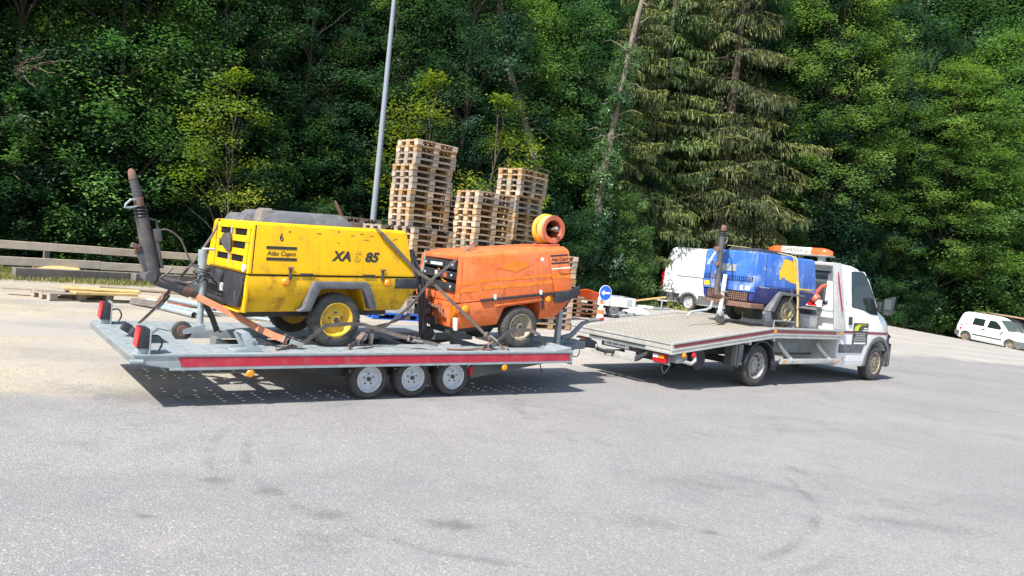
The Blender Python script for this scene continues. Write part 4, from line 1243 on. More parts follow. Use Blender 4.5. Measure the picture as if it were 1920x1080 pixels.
MB().tube([(-1.78, 0.6, 1.28), (-1.71, 0.6, 1.27), (-1.69, 0.6, 1.18), (-1.70, 0.6, 1.10)], 0.012, 8).build('brake_handle', 'black', arm)
MB().cbox((-1.69, 0.62, 1.12), (0.07, 0.08, 0.13), Matrix.Rotation(R(-12), 3, 'Y')).build('brake_linkage', 'drawbar', arm, bevel=0.012)
MB().cbox((-1.665, 0.63, 0.93), (0.035, 0.07, 0.3), Matrix.Rotation(R(-12), 3, 'Y')).build('arm_rib', 'drawbar', arm, bevel=0.012)
MB().hexa([(-1.80, 0.6, 0.74), (-1.74, 0.6, 0.72), (-1.74, 0.68, 0.72), (-1.80, 0.68, 0.74), (-1.87, 0.6, 0.92), (-1.79, 0.6, 0.98), (-1.79, 0.68, 0.98), (-1.87, 0.68, 0.92)]).build('hinge_plate', 'drawbar', arm, bevel=0.015)
MB().cbox((-1.89, 0.62, 1.0), (0.08, 0.07, 0.05), Matrix.Rotation(R(20), 3, 'Y')).build('rusty_clamp', 'rust', arm, bevel=0.01)
MB().cyl((-1.90, 0.62, 0.93), (-1.83, 0.62, 0.98), 0.02, 8).build('clamp_bolt', 'rust', arm)
MB().cyl((-1.76, 0.52, 0.70), (-1.76, 0.76, 0.70), 0.055, 12).build('hinge_pin', 'drawbar', arm)
MB().tube([(-1.66, 0.58, 0.69), (-1.60, 0.55, 0.74), (-1.55, 0.55, 0.80)], 0.01, 6).build('pin_lever', 'drawbar', arm)
jw = MB().cyl((-1.24, 0.60, 0.45), (-1.24, 0.60, 0.99), 0.045, 16).build('jockey_leg', 'galv', Y)
MB().cyl((-1.24, 0.60, 0.14), (-1.24, 0.60, 0.45), 0.033, 14).build('jockey_inner_tube', 'galv', jw)
MB().tube([(-1.24, 0.60, 0.985), (-1.24, 0.60, 1.0), (-1.20, 0.58, 1.0), (-1.13, 0.56, 1.0)], 0.014, 8).build('jockey_crank', 'galv', jw)
MB().hexa([(-1.42, 0.56, 0.10), (-1.20, 0.55, 0.13), (-1.20, 0.57, 0.13), (-1.42, 0.58, 0.10), (-1.42, 0.56, 0.15), (-1.20, 0.55, 0.21), (-1.20, 0.57, 0.21), (-1.42, 0.58, 0.15)]).build('jockey_fork', 'galv', jw)
MB().lathe([(0.02, -0.03), (0.055, -0.032), (0.075, -0.036), (0.098, -0.03), (0.102, 0), (0.098, 0.03), (0.075, 0.036), (0.055, 0.032), (0.02, 0.03)], (-1.42, 0.605, 0.135), (0, 1, 0), 24).build('jockey_wheel', 'tyre', jw)
MB().lathe([(0.012, -0.036), (0.055, -0.038), (0.06, -0.034), (0.06, 0.034), (0.055, 0.038), (0.012, 0.036)], (-1.42, 0.605, 0.135), (0, 1, 0), 18).build('jockey_rim', 'rust', jw)
cc = MB()
for k in range(4):
    z_ = 0.66 + 0.045 * k
    cc.tube([(-1.24 + (0.06 + 0.012 * k) * math.cos(a / 10 * 2 * math.pi), 0.60 + (0.06 + 0.012 * k) * math.sin(a / 10 * 2 * math.pi), z_ + 0.02 * math.sin(a + k)) for a in range(11)], 0.008, 6)
cc.build('coiled_cable', 'black', jw)
MB().cbox((-1.31, 0.62, 0.60), (0.13, 0.10, 0.10)).build('jockey_clamp', 'galv_dark', Y, bevel=0.01)
MB().tube([(-1.69, 0.61, 1.16), (-1.60, 0.6, 1.18), (-1.47, 0.6, 1.09), (-1.39, 0.6, 0.92), (-1.33, 0.6, 0.83), (-1.26, 0.58, 0.82)], 0.009, 6).build('brake_cable', 'strap', Y)
MB().tube([(-1.55, 0.6, 0.66), (-1.4, 0.57, 0.63), (-1.30, 0.55, 0.68), (-1.2, 0.6, 0.74), (-1.05, 0.7, 0.62)], 0.009, 6).build('hanging_wire', 'black', Y)

# --- orange
O = thing('orange_compressor', 'faded orange wheeled compressor tilted backwards on the front of the trailer', 'compressor', (0.157, 9.835, 0.5575), rot=(0, R(-7.792), R(35.31)))
OW = 1.10
lb = MB()
lb.loft([body_ring(-0.88, 0.62, 0.05, OW - 0.05, 0.335), body_ring(-0.88, 0.72, 0.03, OW - 0.03, 0.40), body_ring(-0.87, 0.86, 0.0, OW, 0.55), body_ring(-0.87, 0.90, 0.0, OW, 0.655)])
o = lb.build('lower_body', 'orange', O, bevel=0.008)
boolean_cut(o, [MB().prism([(-0.31, 0.2), (-0.29, 0.36), (-0.22, 0.54), (-0.18, 0.56), (0.365, 0.575), (0.385, 0.2)], 'y', ya, yb) for ya, yb in ((-0.1, 0.32), (OW - 0.32, OW + 0.1))])
ub = MB()
ub.loft([body_ring(-0.868, 0.905, 0.0, OW, 0.664), body_ring(-0.79, 0.895, 0.055, OW - 0.055, 1.215), body_ring(-0.782, 0.885, 0.068, OW - 0.068, 1.235), body_ring(-0.60, 0.87, 0.14, OW - 0.14, 1.272)])
obn = ub.build('bonnet', 'orange', O, bevel=0.01)
def oy(z):
    return (z - 0.664) / 0.551 * 0.055
otl = 90 - math.degrees(math.atan2(0.055, 0.551))
def opan(x00, x01, x10, x11, z0, z1, pr, nm, m_, par, bev=0.006):
    b = MB().hexa([(x00, oy(z0) - pr, z0), (x01, oy(z0) - pr, z0), (x01, oy(z0) + 0.01, z0), (x00, oy(z0) + 0.01, z0), (x10, oy(z1) - pr, z1), (x11, oy(z1) - pr, z1), (x11, oy(z1) + 0.01, z1), (x10, oy(z1) + 0.01, z1)])
    return b.build(nm, m_, par, bevel=bev)
opan(-0.565, 0.575, -0.585, 0.515, 0.688, 1.205, 0.022, 'side_door', 'orange', O)
opan(0.60, 0.895, 0.545, 0.885, 0.69, 1.21, 0.014, 'rear_panel', 'orange', O)
opan(-0.575, 0.59, -0.572, 0.588, 0.66, 0.686, 0.03, 'door_sill', 'black', O, 0.008)
for z0, z1, x0_, x1_, pr in ((0.895, 0.93, -0.553, 0.55, 0.0245), (0.80, 0.845, -0.556, 0.558, 0.0245), (0.875, 0.91, -0.84, -0.6, 0.003), (0.79, 0.83, -0.85, -0.595, 0.003), (0.86, 0.93, 0.585, 0.888, 0.0165)):
    opan(x0_, x1_, x0_, x1_, z0, z1, pr, 'painted_stripe', 'orange_strip', O, 0)
b = MB().prism([(-0.30, 1.06), (0.0, 0.985), (0.22, 1.065), (0.02, 1.145)], 'y', -0.0012, 0.0012).build('diamond_mark', 'orange_strip', O, smooth=0)
b.location = (0, oy(1.06) - 0.0235, 0)
b.rotation_euler = (-math.atan2(0.055, 0.551), 0, 0)
b.location = (0, oy(1.06) - 0.0235 - 0.106 , 0)
b.location.z = 0.006
MB().cyl((0.42, oy(1.13) - 0.027, 1.13), (0.42, oy(1.13), 1.13), 0.025, 14).build('white_disc', 'clear', O)
for x_ in (-0.36, 0.36):
    MB().cbox((x_, -0.022, 0.70), (0.035, 0.02, 0.06)).build('door_catch', 'white_old', O, bevel=0.004)
def otext(b_, s_, x_, z_, pr=0.0165, **k):
    return text(b_, s_, O, (x_, oy(z_) - pr, z_), rot=(otl, 0, 0), **k)
for z0, x0_ in ((1.155, 0.56), (1.055, 0.57)):
    opan(x0_, x0_ + 0.30, x0_, x0_ + 0.30, z0, z0 + 0.022, 0.0165, 'printed_bar', 'print', O, 0)
otext('Atlas Copco', 0.068, 0.567, 1.095, shear=0.35, bold=0.0004, xs=0.85)
opan(0.575, 0.886, 0.575, 0.886, 0.985, 1.002, 0.0165, 'pale_tape', 'white_old', O, 0)
otext('Transporte', 0.045, 0.69, 0.905, pr=0.019, bold=0.0, xs=1.0)
# top hose rail and eye
MB().tube([(-0.35, 0.55, 1.29), (-0.35, 0.55, 1.33), (-0.32, 0.55, 1.36), (-0.28, 0.55, 1.33), (-0.28, 0.55, 1.29)], 0.015, 8).build('lifting_eye', 'reel_red', O)
# front grille: black slats over a dark opening
def ofx(z):
    return -0.868 + (z - 0.664) / 0.551 * 0.078
b = MB().hexa([(ofx(0.79) - 0.004, 0.12, 0.79), (ofx(0.79) + 0.02, 0.12, 0.79), (ofx(0.79) + 0.02, 0.98, 0.79), (ofx(0.79) - 0.004, 0.98, 0.79), (ofx(1.17) - 0.004, 0.12, 1.17), (ofx(1.17) + 0.02, 0.12, 1.17), (ofx(1.17) + 0.02, 0.98, 1.17), (ofx(1.17) - 0.004, 0.98, 1.17)])
b.build('front_opening', 'void', obn)
for k, (z0, z1) in enumerate(((0.80, 0.89), (0.94, 1.03), (1.07, 1.155))):
    b = MB().hexa([(ofx(z0) - 0.035, 0.10, z0 - 0.005), (ofx(z0) - 0.015, 0.10, z0), (ofx(z0) - 0.015, 0.98, z0 + 0.02), (ofx(z0) - 0.035, 0.98, z0 + 0.015), (ofx(z1) - 0.035, 0.10, z1 - 0.005), (ofx(z1) - 0.015, 0.10, z1), (ofx(z1) - 0.015, 0.98, z1 + 0.02), (ofx(z1) - 0.035, 0.98, z1 + 0.015)])
    sl = b.build('grille_slat', 'black', obn, bevel=0.006)
    for y_ in (0.2, 0.88):
        zc = (z0 + z1) / 2
        MB().cyl((ofx(zc) - 0.045, y_, zc + 0.005), (ofx(zc) - 0.03, y_, zc + 0.005), 0.012, 8).build('bolt', 'clear', sl)
    if k == 2:
        MB().cbox((ofx(1.11) - 0.038, 0.6, 1.115), (0.006, 0.3, 0.035)).build('white_label', 'clear', sl)
    if k == 1:
        MB().cbox((ofx(0.98) - 0.038, 0.58, 0.99), (0.006, 0.06, 0.07)).build('white_label', 'clear', sl)
        MB().cbox((ofx(0.98) - 0.038, 0.36, 0.985), (0.006, 0.09, 0.05)).build('red_mark', 'reel_red', sl)
MB().tube([(ofx(0.93) - 0.01, 0.55, 1.05), (ofx(0.9) - 0.01, 0.45, 0.92), (ofx(0.88) - 0.012, 0.2, 0.85)], 0.012, 6).build('grille_rod', 'orange_strip', obn)
# frame round the grille
for ya, yb in ((0.0, 0.10), (0.99, OW)):
    b = MB().hexa([(ofx(0.67) - 0.02, ya, 0.67), (ofx(0.67) + 0.02, ya, 0.67), (ofx(0.67) + 0.02, yb, 0.67), (ofx(0.67) - 0.02, yb, 0.67), (ofx(1.2) - 0.02, ya + 0.05 * (ya < 0.5), 1.2), (ofx(1.2) + 0.02, ya + 0.05 * (ya < 0.5), 1.2), (ofx(1.2) + 0.02, yb - 0.05 * (ya > 0.5), 1.2), (ofx(1.2) - 0.02, yb - 0.05 * (ya > 0.5), 1.2)])
    b.build('grille_post', 'orange', obn, bevel=0.004)
b = MB().box(ofx(1.2) - 0.02, ofx(1.2) + 0.03, 0.056, OW - 0.056, 1.185, 1.225).build('grille_header', 'orange', obn, bevel=0.004)
# front lower panel with pipes and cracked orange paint
MB().cbox((-0.885, 0.75, 0.52), (0.02, 0.5, 0.22)).build('front_panel', 'orange', O, bevel=0.006)
MB().cbox((-0.885, 0.13, 0.50), (0.016, 0.13, 0.22)).build('orange_patch', 'orange_strip', O)
MB().cbox((-0.885, 0.95, 0.50), (0.03, 0.1, 0.15)).build('orange_patch', 'orange_strip', O)
pp = MB()
pp.tube([(-0.93, 0.70, 0.36), (-0.93, 0.70, 0.66)], 0.05, 10)
pp.tube([(-0.92, 0.9, 0.62), (-0.94, 0.62, 0.60), (-0.94, 0.42, 0.55)], 0.022, 8)
pp.tube([(-0.92, 0.5, 0.35), (-0.94, 0.5, 0.6)], 0.02, 8)
pp.tube([(-0.92, 0.38, 0.62), (-0.95, 0.36, 0.55), (-0.92, 0.30, 0.48)], 0.018, 8)
pp.build('front_pipework', 'rust', O)
MB().cbox((-0.90, 0.06, 0.40), (0.03, 0.07, 0.16)).build('pale_bracket', 'white_old', O, bevel=0.008)
for x_, z_ in ((-0.79, 0.585), (0.49, 0.60)):
    MB().lathe([(0.004, 0.03), (0.03, 0.028), (0.046, 0.014), (0.048, 0.0), (0.004, 0.0)], (x_, 0.0, z_), (0, -1, 0), 18).build('side_marker', 'amber', O)
MB().prism([(0.585, 0.545), (0.72, 0.535), (0.90, 0.57), (1.03, 0.62), (1.03, 0.74), (0.90, 0.70), (0.585, 0.685)], 'y', -0.03, 0.02).build('rear_bumper_end', 'black', O, bevel=0.015)
MB().box(0.95, 1.03, 0.021, OW + 0.02, 0.60, 0.72).build('rear_bumper', 'black', O, bevel=0.015)
MB().prism([(0.72, 0.44), (0.80, 0.42), (0.98, 0.60), (0.90, 0.60)], 'y', 0.05, 0.12).build('bumper_stay', 'black', O)
MB().box(0.385, 0.42, -0.012, 0.0, 0.48, 0.66).build('fender_strip', 'black', O, bevel=0.004)
MB().prism([(-0.36, 0.575), (0.38, 0.595), (0.38, 0.615), (-0.36, 0.60)], 'y', -0.025, 0.0).build('wheel_arch_lip', 'orange', O, bevel=0.004)
for y_, sd in ((0.0, -1), (OW, 1)):
    wheel(O, (0.045, y_ + 0.01 * sd, 0.27), 0.272, 0.17, 0.17, sd, 'rim_rust', dish=0.04)
MB().cyl((0.045, 0.15, 0.27), (0.045, OW - 0.15, 0.27), 0.04, 10).build('axle', 'chassis', O)
MB().box(-0.85, 0.6, 0.3, 0.8, 0.24, 0.334).build('chassis_frame', 'chassis', O)
# support leg and raised drawbar in front
sl = MB().cyl((-1.05, 0.62, 0.20), (-1.06, 0.62, 0.86), 0.055, 12).build('drawbar_upright', 'drawbar', O)
MB().tube([(-1.06, 0.62, 0.86), (-1.12, 0.62, 1.05), (-1.20, 0.62, 1.30)], [0.055, 0.045, 0.04], 10).build('towing_arm', 'black', sl)
MB().cyl((-1.05, 0.62, 0.16), (-1.05, 0.62, 0.32), 0.035, 10).build('support_leg', 'drawbar', sl)
MB().cbox((-1.05, 0.62, 0.52), (0.16, 0.15, 0.07)).build('clamp', 'drawbar', sl, bevel=0.01)
MB().lathe([(0.01, -0.035), (0.085, -0.035), (0.095, 0), (0.085, 0.035), (0.01, 0.035)], (-1.0, 0.60, 0.22), (0, 1, 0), 20).build('jockey_wheel', 'tyre', sl)
MB().tube([(-0.86, 0.62, 0.36), (-1.05, 0.62, 0.42)], 0.05, 10).build('drawbar', 'drawbar', O)
MB().tube([(-1.12, 0.55, 0.98), (-1.08, 0.52, 1.06), (-1.05, 0.5, 1.3)], [0.02, 0.014, 0.012], 8).build('crank_handle', 'galv', sl)
MB().tube([(-1.16, 0.6, 1.2), (-1.10, 0.52, 1.0), (-1.08, 0.5, 0.7), (-1.1, 0.5, 0.45), (-1.02, 0.5, 0.36)], 0.016, 8).build('hanging_hose', 'black', sl)
MB().tube([(-1.2, 0.6, 1.28), (-1.19, 0.5, 0.95), (-1.13, 0.47, 0.6), (-1.15, 0.47, 0.3)], 0.010, 6).build('hanging_cable', 'black', sl)
# hose reel standing on the orange compressor
Rl = thing('hose_reel', 'orange hose reel wound with yellow hose on the orange compressor', 'hose reel', (0.157, 9.835, 0.5575), rot=(0, R(-7.792), R(35.31)))
rc = Vector((0.82, 0.30, 1.50))
rd = Vector((0.04, 1.0, 0.0)).normalized()
ru = rc
def reel_lathe(prof, nm, m_, par=Rl, n=32):
    return MB().lathe(prof, ru, rd, n, closed=True).build(nm, m_, par)
reel_lathe([(0.135, -0.012), (0.185, -0.016), (0.192, 0.0), (0.185, 0.014), (0.136, 0.012), (0.134, 0.20), (0.122, 0.20), (0.122, 0.0)], 'near_flange', 'reel_red')
reel_lathe([(0.02, 0.235), (0.185, 0.235), (0.192, 0.245), (0.185, 0.26), (0.02, 0.26)], 'far_flange', 'reel_red')
reel_lathe([(0.01, 0.20), (0.119, 0.20), (0.119, 0.22), (0.01, 0.22)], 'drum_back', 'void')
hz = MB()
for k in range(6):
    for j in range(2 - (k == 5)):
        rad = 0.150 + 0.020 * j
        hh = 0.033 + 0.036 * k + 0.018 * j
        u_ = rd.orthogonal().normalized()
        w2 = rd.cross(u_)
        pts = [ru + rd * hh + (u_ * math.cos(a) + w2 * math.sin(a)) * (rad + (0.014 if k > 2 else 0)) for a in [2 * math.pi * q / 28 for q in range(29)]]
        hz.tube(pts, 0.018, 8, caps=False)
hz.build('hose', 'hose', Rl)
hy = MB()
for k in range(3):
    u_ = rd.orthogonal().normalized()
    w2 = rd.cross(u_)
    hy.tube([ru + rd * (0.15 + 0.035 * k) + (u_ * math.cos(a) + w2 * math.sin(a)) * (0.195 - 0.006 * k + 0.012 * math.sin(2 * a + k)) for a in [2 * math.pi * q / 28 for q in range(29)]], 0.022, 8, caps=False)
hy.build('outer_hose', 'hose_bright', Rl)
u_ = Vector((1, 0, 0)) - rd * rd.x
lp2 = MB().tube([ru + rd * (-0.03), ru + rd * 0.19], 0.022, 10).build('spindle', 'rust', Rl)
MB().tube([ru + rd * (-0.03), ru + rd * (-0.07) + Vector((0.0, 0, 0.01)), ru + rd * (-0.10) + Vector((-0.02, 0, 0.02))], [0.03, 0.035, 0.02], 10).build('spindle_knob', 'galv_dark', lp2)
MB().tube([ru + rd * 0.02, ru + rd * 0.03 + Vector((0.10, 0, -0.03))], 0.016, 8).build('spindle_arm', 'galv_dark', lp2)
for t_ in (0.005, 0.245):
    q = ru + rd * t_
    MB().tube([q + Vector((0, 0, -0.185)), (q.x + 0.03, q.y, 1.285)], 0.022, 8).build('reel_foot', 'reel_red', Rl)
MB().hexa([tuple(Vector(p)) for p in ((0.68, 0.24, 1.27), (0.88, 0.24, 1.27), (0.88, 0.60, 1.284), (0.68, 0.60, 1.284), (0.68, 0.24, 1.30), (0.88, 0.24, 1.30), (0.88, 0.60, 1.30), (0.68, 0.60, 1.30))]).build('reel_base', 'reel_red', Rl)

# --- blue compressor on the tow truck bed
B = thing('blue_compressor', 'scuffed blue wheeled compressor with a yellow patch, on the tow truck bed', 'compressor', (4.771, 13.143, 1.0), rot=(0, R(0.456), R(35.582)))
BW = 1.14
lb = MB()
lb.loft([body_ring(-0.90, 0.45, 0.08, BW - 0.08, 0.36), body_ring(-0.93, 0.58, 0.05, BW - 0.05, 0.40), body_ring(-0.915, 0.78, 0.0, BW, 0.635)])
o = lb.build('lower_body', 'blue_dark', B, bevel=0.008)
boolean_cut(o, [MB().prism([(-0.40, 0.2), (-0.36, 0.36), (-0.27, 0.57), (0.24, 0.57), (0.36, 0.2)], 'y', ya, yb) for ya, yb in ((-0.1, 0.32), (BW - 0.32, BW + 0.1))])
ub = MB()
ub.loft([body_ring(-0.93, 0.78, -0.004, BW + 0.004, 0.64), body_ring(-0.925, 0.775, -0.004, BW + 0.004, 0.70), body_ring(-0.92, 0.68, 0.035, BW - 0.035, 1.20), body_ring(-0.90, 0.66, 0.055, BW - 0.055, 1.22)])
bn = ub.build('bonnet', 'blue', B, bevel=0.012)
def by(z):
    return -0.004 + (z - 0.70) / 0.5 * 0.039
def bpan(x0_, x1_, z0, z1, pr, nm, m_, par, bev=0.005):
    return MB().hexa([(x0_, by(z0) - pr, z0), (x1_, by(z0) - pr, z0), (x1_, by(z0) + 0.008, z0), (x0_, by(z0) + 0.008, z0), (x0_, by(z1) - pr, z1), (x1_, by(z1) - pr, z1), (x1_, by(z1) + 0.008, z1), (x0_, by(z1) + 0.008, z1)]).build(nm, m_, par, bevel=bev)
bpan(-0.70, -0.69, 0.66, 1.19, 0.002, 'panel_seam', 'void', bn, 0)
bpan(-0.685, 0.62, 0.67, 1.19, 0.010, 'side_door', 'blue', bn)
MB().prism([(-0.34, 0.80), (-0.30, 0.80), (-0.29, 0.835), (-0.19, 0.845), (-0.18, 0.815), (-0.02, 0.775), (0.13, 0.755), (0.14, 0.94), (0.15, 1.145), (-0.26, 1.155), (-0.255, 1.06), (-0.30, 1.05), (-0.30, 0.99), (-0.35, 0.96), (-0.345, 0.88), (-0.33, 0.86)], 'y', by(0.95) - 0.0135, by(0.95) - 0.011).build('yellow_patch', 'blue_yellow', bn, smooth=0).rotation_euler = (0, 0, 0)
pt_ = [c for c in bn.children if c.name.startswith('yellow_patch')][0]
for v in pt_.data.vertices:
    v.co.y += by(v.co.z) - by(0.95)
bpan(0.14, 0.62, 0.67, 0.69, 0.0115, 'yellow_edge', 'blue_yellow', bn, 0)
# front: flat blue plate with two grille bands
fb = MB().box(-0.945, -0.926, 0.02, BW - 0.02, 0.54, 1.19).build('front_plate', 'blue', B, bevel=0.006)
MB().cbox((-0.95, 0.58, 0.75), (0.014, 1.02, 0.075)).build('grille_recess', 'void', fb)
gr = MB()
for k in range(24):
    y_ = 0.09 + k * 0.0435
    gr.box(-0.966, -0.958, y_ - 0.006, y_ + 0.006, 0.71, 0.79)
for z_ in (0.735, 0.763):
    gr.box(-0.968, -0.9665, 0.08, 1.09, z_ - 0.004, z_ + 0.004)
gr.build('grille', 'blue', fb, smooth=0)
MB().cbox((-0.925, 0.56, 0.45), (0.02, 0.86, 0.15)).build('lower_recess', 'void', B)
gr = MB()
for k in range(20):
    y_ = 0.16 + k * 0.0425
    gr.box(-0.946, -0.938, y_ - 0.007, y_ + 0.007, 0.375, 0.525)
for z_ in (0.405, 0.44, 0.475, 0.51):
    gr.box(-0.948, -0.9465, 0.15, 0.98, z_ - 0.006, z_ + 0.006)
gr.build('lower_grille', 'rust', B, smooth=0)
for y_, z_, s_, m_ in ((0.16, 0.60, (0.09, 0.07), 'clear'), (0.28, 0.60, (0.06, 0.08), 'white_old'), (0.66, 0.61, (0.13, 0.06), 'white_old'), (1.02, 0.62, (0.12, 0.08), 'blue_yellow')):
    MB().cbox((-0.947, y_, z_), (0.006, *s_)).build('sticker', m_, fb)
MB().cbox((-0.95, 0.58, 0.92), (0.012, 0.3, 0.12)).build('bare_patch', 'galv', fb)
MB().box(-0.95, -0.60, 0.05, 1.0, 0.27, 0.358).build('front_beam', 'rust', B, bevel=0.01)
MB().box(-0.60, 0.6, 0.25, 0.9, 0.27, 0.352).build('chassis_frame', 'chassis', B)
hd = MB()
hd.loft([body_ring(-0.62, 0.42, 0.28, 0.95, 1.222), body_ring(-0.55, 0.38, 0.33, 0.9, 1.30), body_ring(-0.1, 0.30, 0.38, 0.85, 1.305)])
hd.build('hood', 'black', B, bevel=0.01)
for y0, y1 in ((-0.05, 0.15), (BW - 0.15, BW + 0.05)):
    MB().prism([(-0.56, 0.25), (-0.42, 0.25), (-0.27, 0.52), (-0.22, 0.54), (0.34, 0.54), (0.38, 0.53), (0.38, 0.58), (-0.28, 0.60), (-0.33, 0.57)], 'y', y0, y1).build('mudguard', 'grey_plastic', B, bevel=0.01)
for y_, sd in ((0.0, -1), (BW, 1)):
    wheel(B, (0.0, y_ + 0.008 * sd, 0.265), 0.265, 0.16, 0.175, sd, 'rim_faded', dish=0.04)
MB().cyl((0.0, 0.15, 0.265), (0.0, BW - 0.15, 0.265), 0.04, 10).build('axle', 'chassis', B)
MB().cbox((-0.2, 0.55, 0.17), (0.3, 0.2, 0.2)).build('silencer_box', 'chassis', B, bevel=0.02)
mt = MB().tube([(-1.22, 0.57, 0.42), (-1.215, 0.57, 0.8), (-1.235, 0.57, 1.2), (-1.24, 0.57, 1.42)], [0.045, 0.045, 0.05, 0.05], 12).build('towing_arm', 'drawbar', B)
MB().tube([(-1.24, 0.57, 1.42)] + [(-1.24, 0.57, 1.42 + 0.018 * k) for k in range(1, 6)], [0.045] + [0.062 if k % 2 else 0.046 for k in range(1, 6)], 12).build('bellows', 'black', mt)
MB().tube([(-1.235, 0.57, 1.51), (-1.225, 0.57, 1.56), (-1.215, 0.57, 1.60), (-1.21, 0.57, 1.61)], [0.04, 0.045, 0.05, 0.02], 12).build('towing_eye', 'rust', mt)
MB().cbox((-1.25, 0.58, 0.95), (0.10, 0.09, 0.06)).build('arm_clamp', 'rust', mt, bevel=0.012)
MB().cbox((-1.27, 0.6, 1.2), (0.08, 0.1, 0.09)).build('brake_linkage', 'rust', mt, bevel=0.012)
MB().tube([(-1.30, 0.62, 1.15), (-1.36, 0.70, 0.93)], 0.016, 8).build('brake_lever', 'clear', mt)
MB().tube([(-1.17, 0.55, 1.30), (-1.14, 0.54, 1.36), (-1.16, 0.54, 1.42)], 0.009, 6).build('cable_hook', 'galv', mt)
MB().tube([(-1.16, 0.55, 1.15), (-1.02, 0.5, 1.05), (-1.02, 0.45, 0.8)], 0.008, 6).build('cable', 'black', mt)
MB().tube([(-1.30, 0.66, 1.0), (-1.32, 0.66, 0.7), (-1.28, 0.62, 0.5)], 0.008, 6).build('cable', 'black', mt)
MB().tube([(-0.9, 0.57, 0.36), (-1.05, 0.57, 0.40), (-1.22, 0.57, 0.44)], [0.05, 0.05, 0.055], 10).build('drawbar', 'rust', B)
jl = MB().tube([(-1.08, 0.56, 0.14), (-1.07, 0.56, 0.5), (-1.05, 0.56, 0.79)], [0.036, 0.04, 0.036], 10).build('jockey_leg', 'white_old', B)
MB().cbox((-1.07, 0.56, 0.12), (0.09, 0.085, 0.09)).build('jockey_fork', 'galv', jl, bevel=0.01)
MB().lathe([(0.01, -0.03), (0.075, -0.03), (0.085, 0), (0.075, 0.03), (0.01, 0.03)], (-1.075, 0.55, 0.035), (0.3, 1, 0), 18).build('jockey_wheel', 'tyre', jl)
MB().cbox((-1.06, 0.56, 0.5), (0.11, 0.11, 0.03)).build('jockey_clamp', 'galv', jl, bevel=0.006)
MB().tube([(-1.23, 0.62, 0.32), (-1.26, 0.62, 0.20), (-1.34, 0.64, 0.16), (-1.62, 0.72, 0.10), (-1.68, 0.74, 0.02)], 0.022, 8).build('crank_handle', 'galv', B)

# ---------------------------------------------------------------- tow truck
K = thing('tow_truck', 'white flatbed tow truck with orange light bar carrying the blue compressor', 'tow truck', (4.152, 12.51, 0), 38.891)
KN, KF = -0.093, 2.037
ZK, KX, KE, KR_, ZR = 0.995, 0.262, 2.533, -2.339, 0.716
sl_ = (ZK - ZR) / (KX - KR_)
MB().hexa([(KR_ + 0.02, KN + 0.03, ZR - 0.06), (KX, KN + 0.03, ZK - 0.06), (KX, KF - 0.03, ZK - 0.06), (KR_ + 0.02, KF - 0.03, ZR - 0.06), (KR_ + 0.02, KN + 0.03, ZR - 0.02), (KX, KN + 0.03, ZK - 0.02), (KX, KF - 0.03, ZK - 0.02), (KR_ + 0.02, KF - 0.03, ZR - 0.02)]).build('sloping_bed', 'tread', K, smooth=0)
MB().box(KX + 0.001, KE, KN + 0.03, KF - 0.03, ZK - 0.06, ZK - 0.02).build('flat_bed', 'tread', K, smooth=0)
def bed_prof(zt, zb, e=0.0):
    return [(KR_ + e, ZR + zb), (KX, ZK + zb), (KE - e, ZK + zb), (KE - e, ZK + zt), (KX, ZK + zt), (KR_ + e, ZR + zt)]
for nm_, ya, yb in (('near', KN, KN + 0.029), ('far', KF - 0.029, KF)):
    rl = MB().prism(bed_prof(0.012, -0.166), 'y', ya, yb).build('bed_rail', 'alu', K, bevel=0.005)
    s_ = -1 if nm_ == 'near' else 1
    yo = KN if s_ < 0 else KF
    for zt, zb, pr in ((0.012, -0.02, 0.014), (-0.088, -0.112, 0.012), (-0.140, -0.166, 0.014)):
        MB().prism(bed_prof(zt, zb), 'y', *sorted((yo + s_ * 0.0005, yo + s_ * pr))).build('rail_bead', 'alu', rl, bevel=0.003)
    b = MB().prism([(KR_ + 0.05, ZR - 0.075 + 0.05 * sl_), (KX - 0.05, ZK - 0.08), (KX - 0.05, ZK - 0.028), (KR_ + 0.05, ZR - 0.026 + 0.05 * sl_)], 'y', *sorted((yo + s_ * 0.0005, yo + s_ * 0.006)))
    b.build('maroon_stripe', 'maroon', rl, smooth=0)
    MB().box(KX + 0.05, KE - 0.28, *sorted((yo + s_ * 0.0005, yo + s_ * 0.006)), ZK - 0.08, ZK - 0.028).build('maroon_stripe', 'maroon', rl, smooth=0)
    for x_ in (KX - 0.03, KE - 0.13):
        MB().box(x_, x_ + 0.075, *sorted((yo + s_ * 0.0005, yo + s_ * 0.014)), ZK - 0.075, ZK - 0.03).build('amber_marker', 'amber', rl, bevel=0.004)
rb_ = MB().box(KR_, KR_ + 0.03, KN + 0.029, KF - 0.029, ZR - 0.10, ZR + 0.01).build('rear_rail', 'alu', K, bevel=0.006)
MB().box(KR_ - 0.015, KR_ - 0.0005, KN + 0.02, KF - 0.02, ZR - 0.02, ZR + 0.01).build('rail_bead', 'alu', rb_)
MB().box(KR_ + 0.031, KR_ + 0.1, KN + 0.05, KF - 0.05, ZR - 0.17, ZR - 0.061).build('rear_beam', 'galv_dark', K)
MB().box(KR_ + 0.01, KR_ + 0.13, KN + 0.02, 0.42, ZR - 0.165, ZR - 0.105).build('rear_ledge', 'alu', K, bevel=0.006)
MB().box(KR_ + 0.01, KR_ + 0.13, 1.62, KF - 0.02, ZR - 0.165, ZR - 0.105).build('rear_ledge', 'alu', K, bevel=0.006)
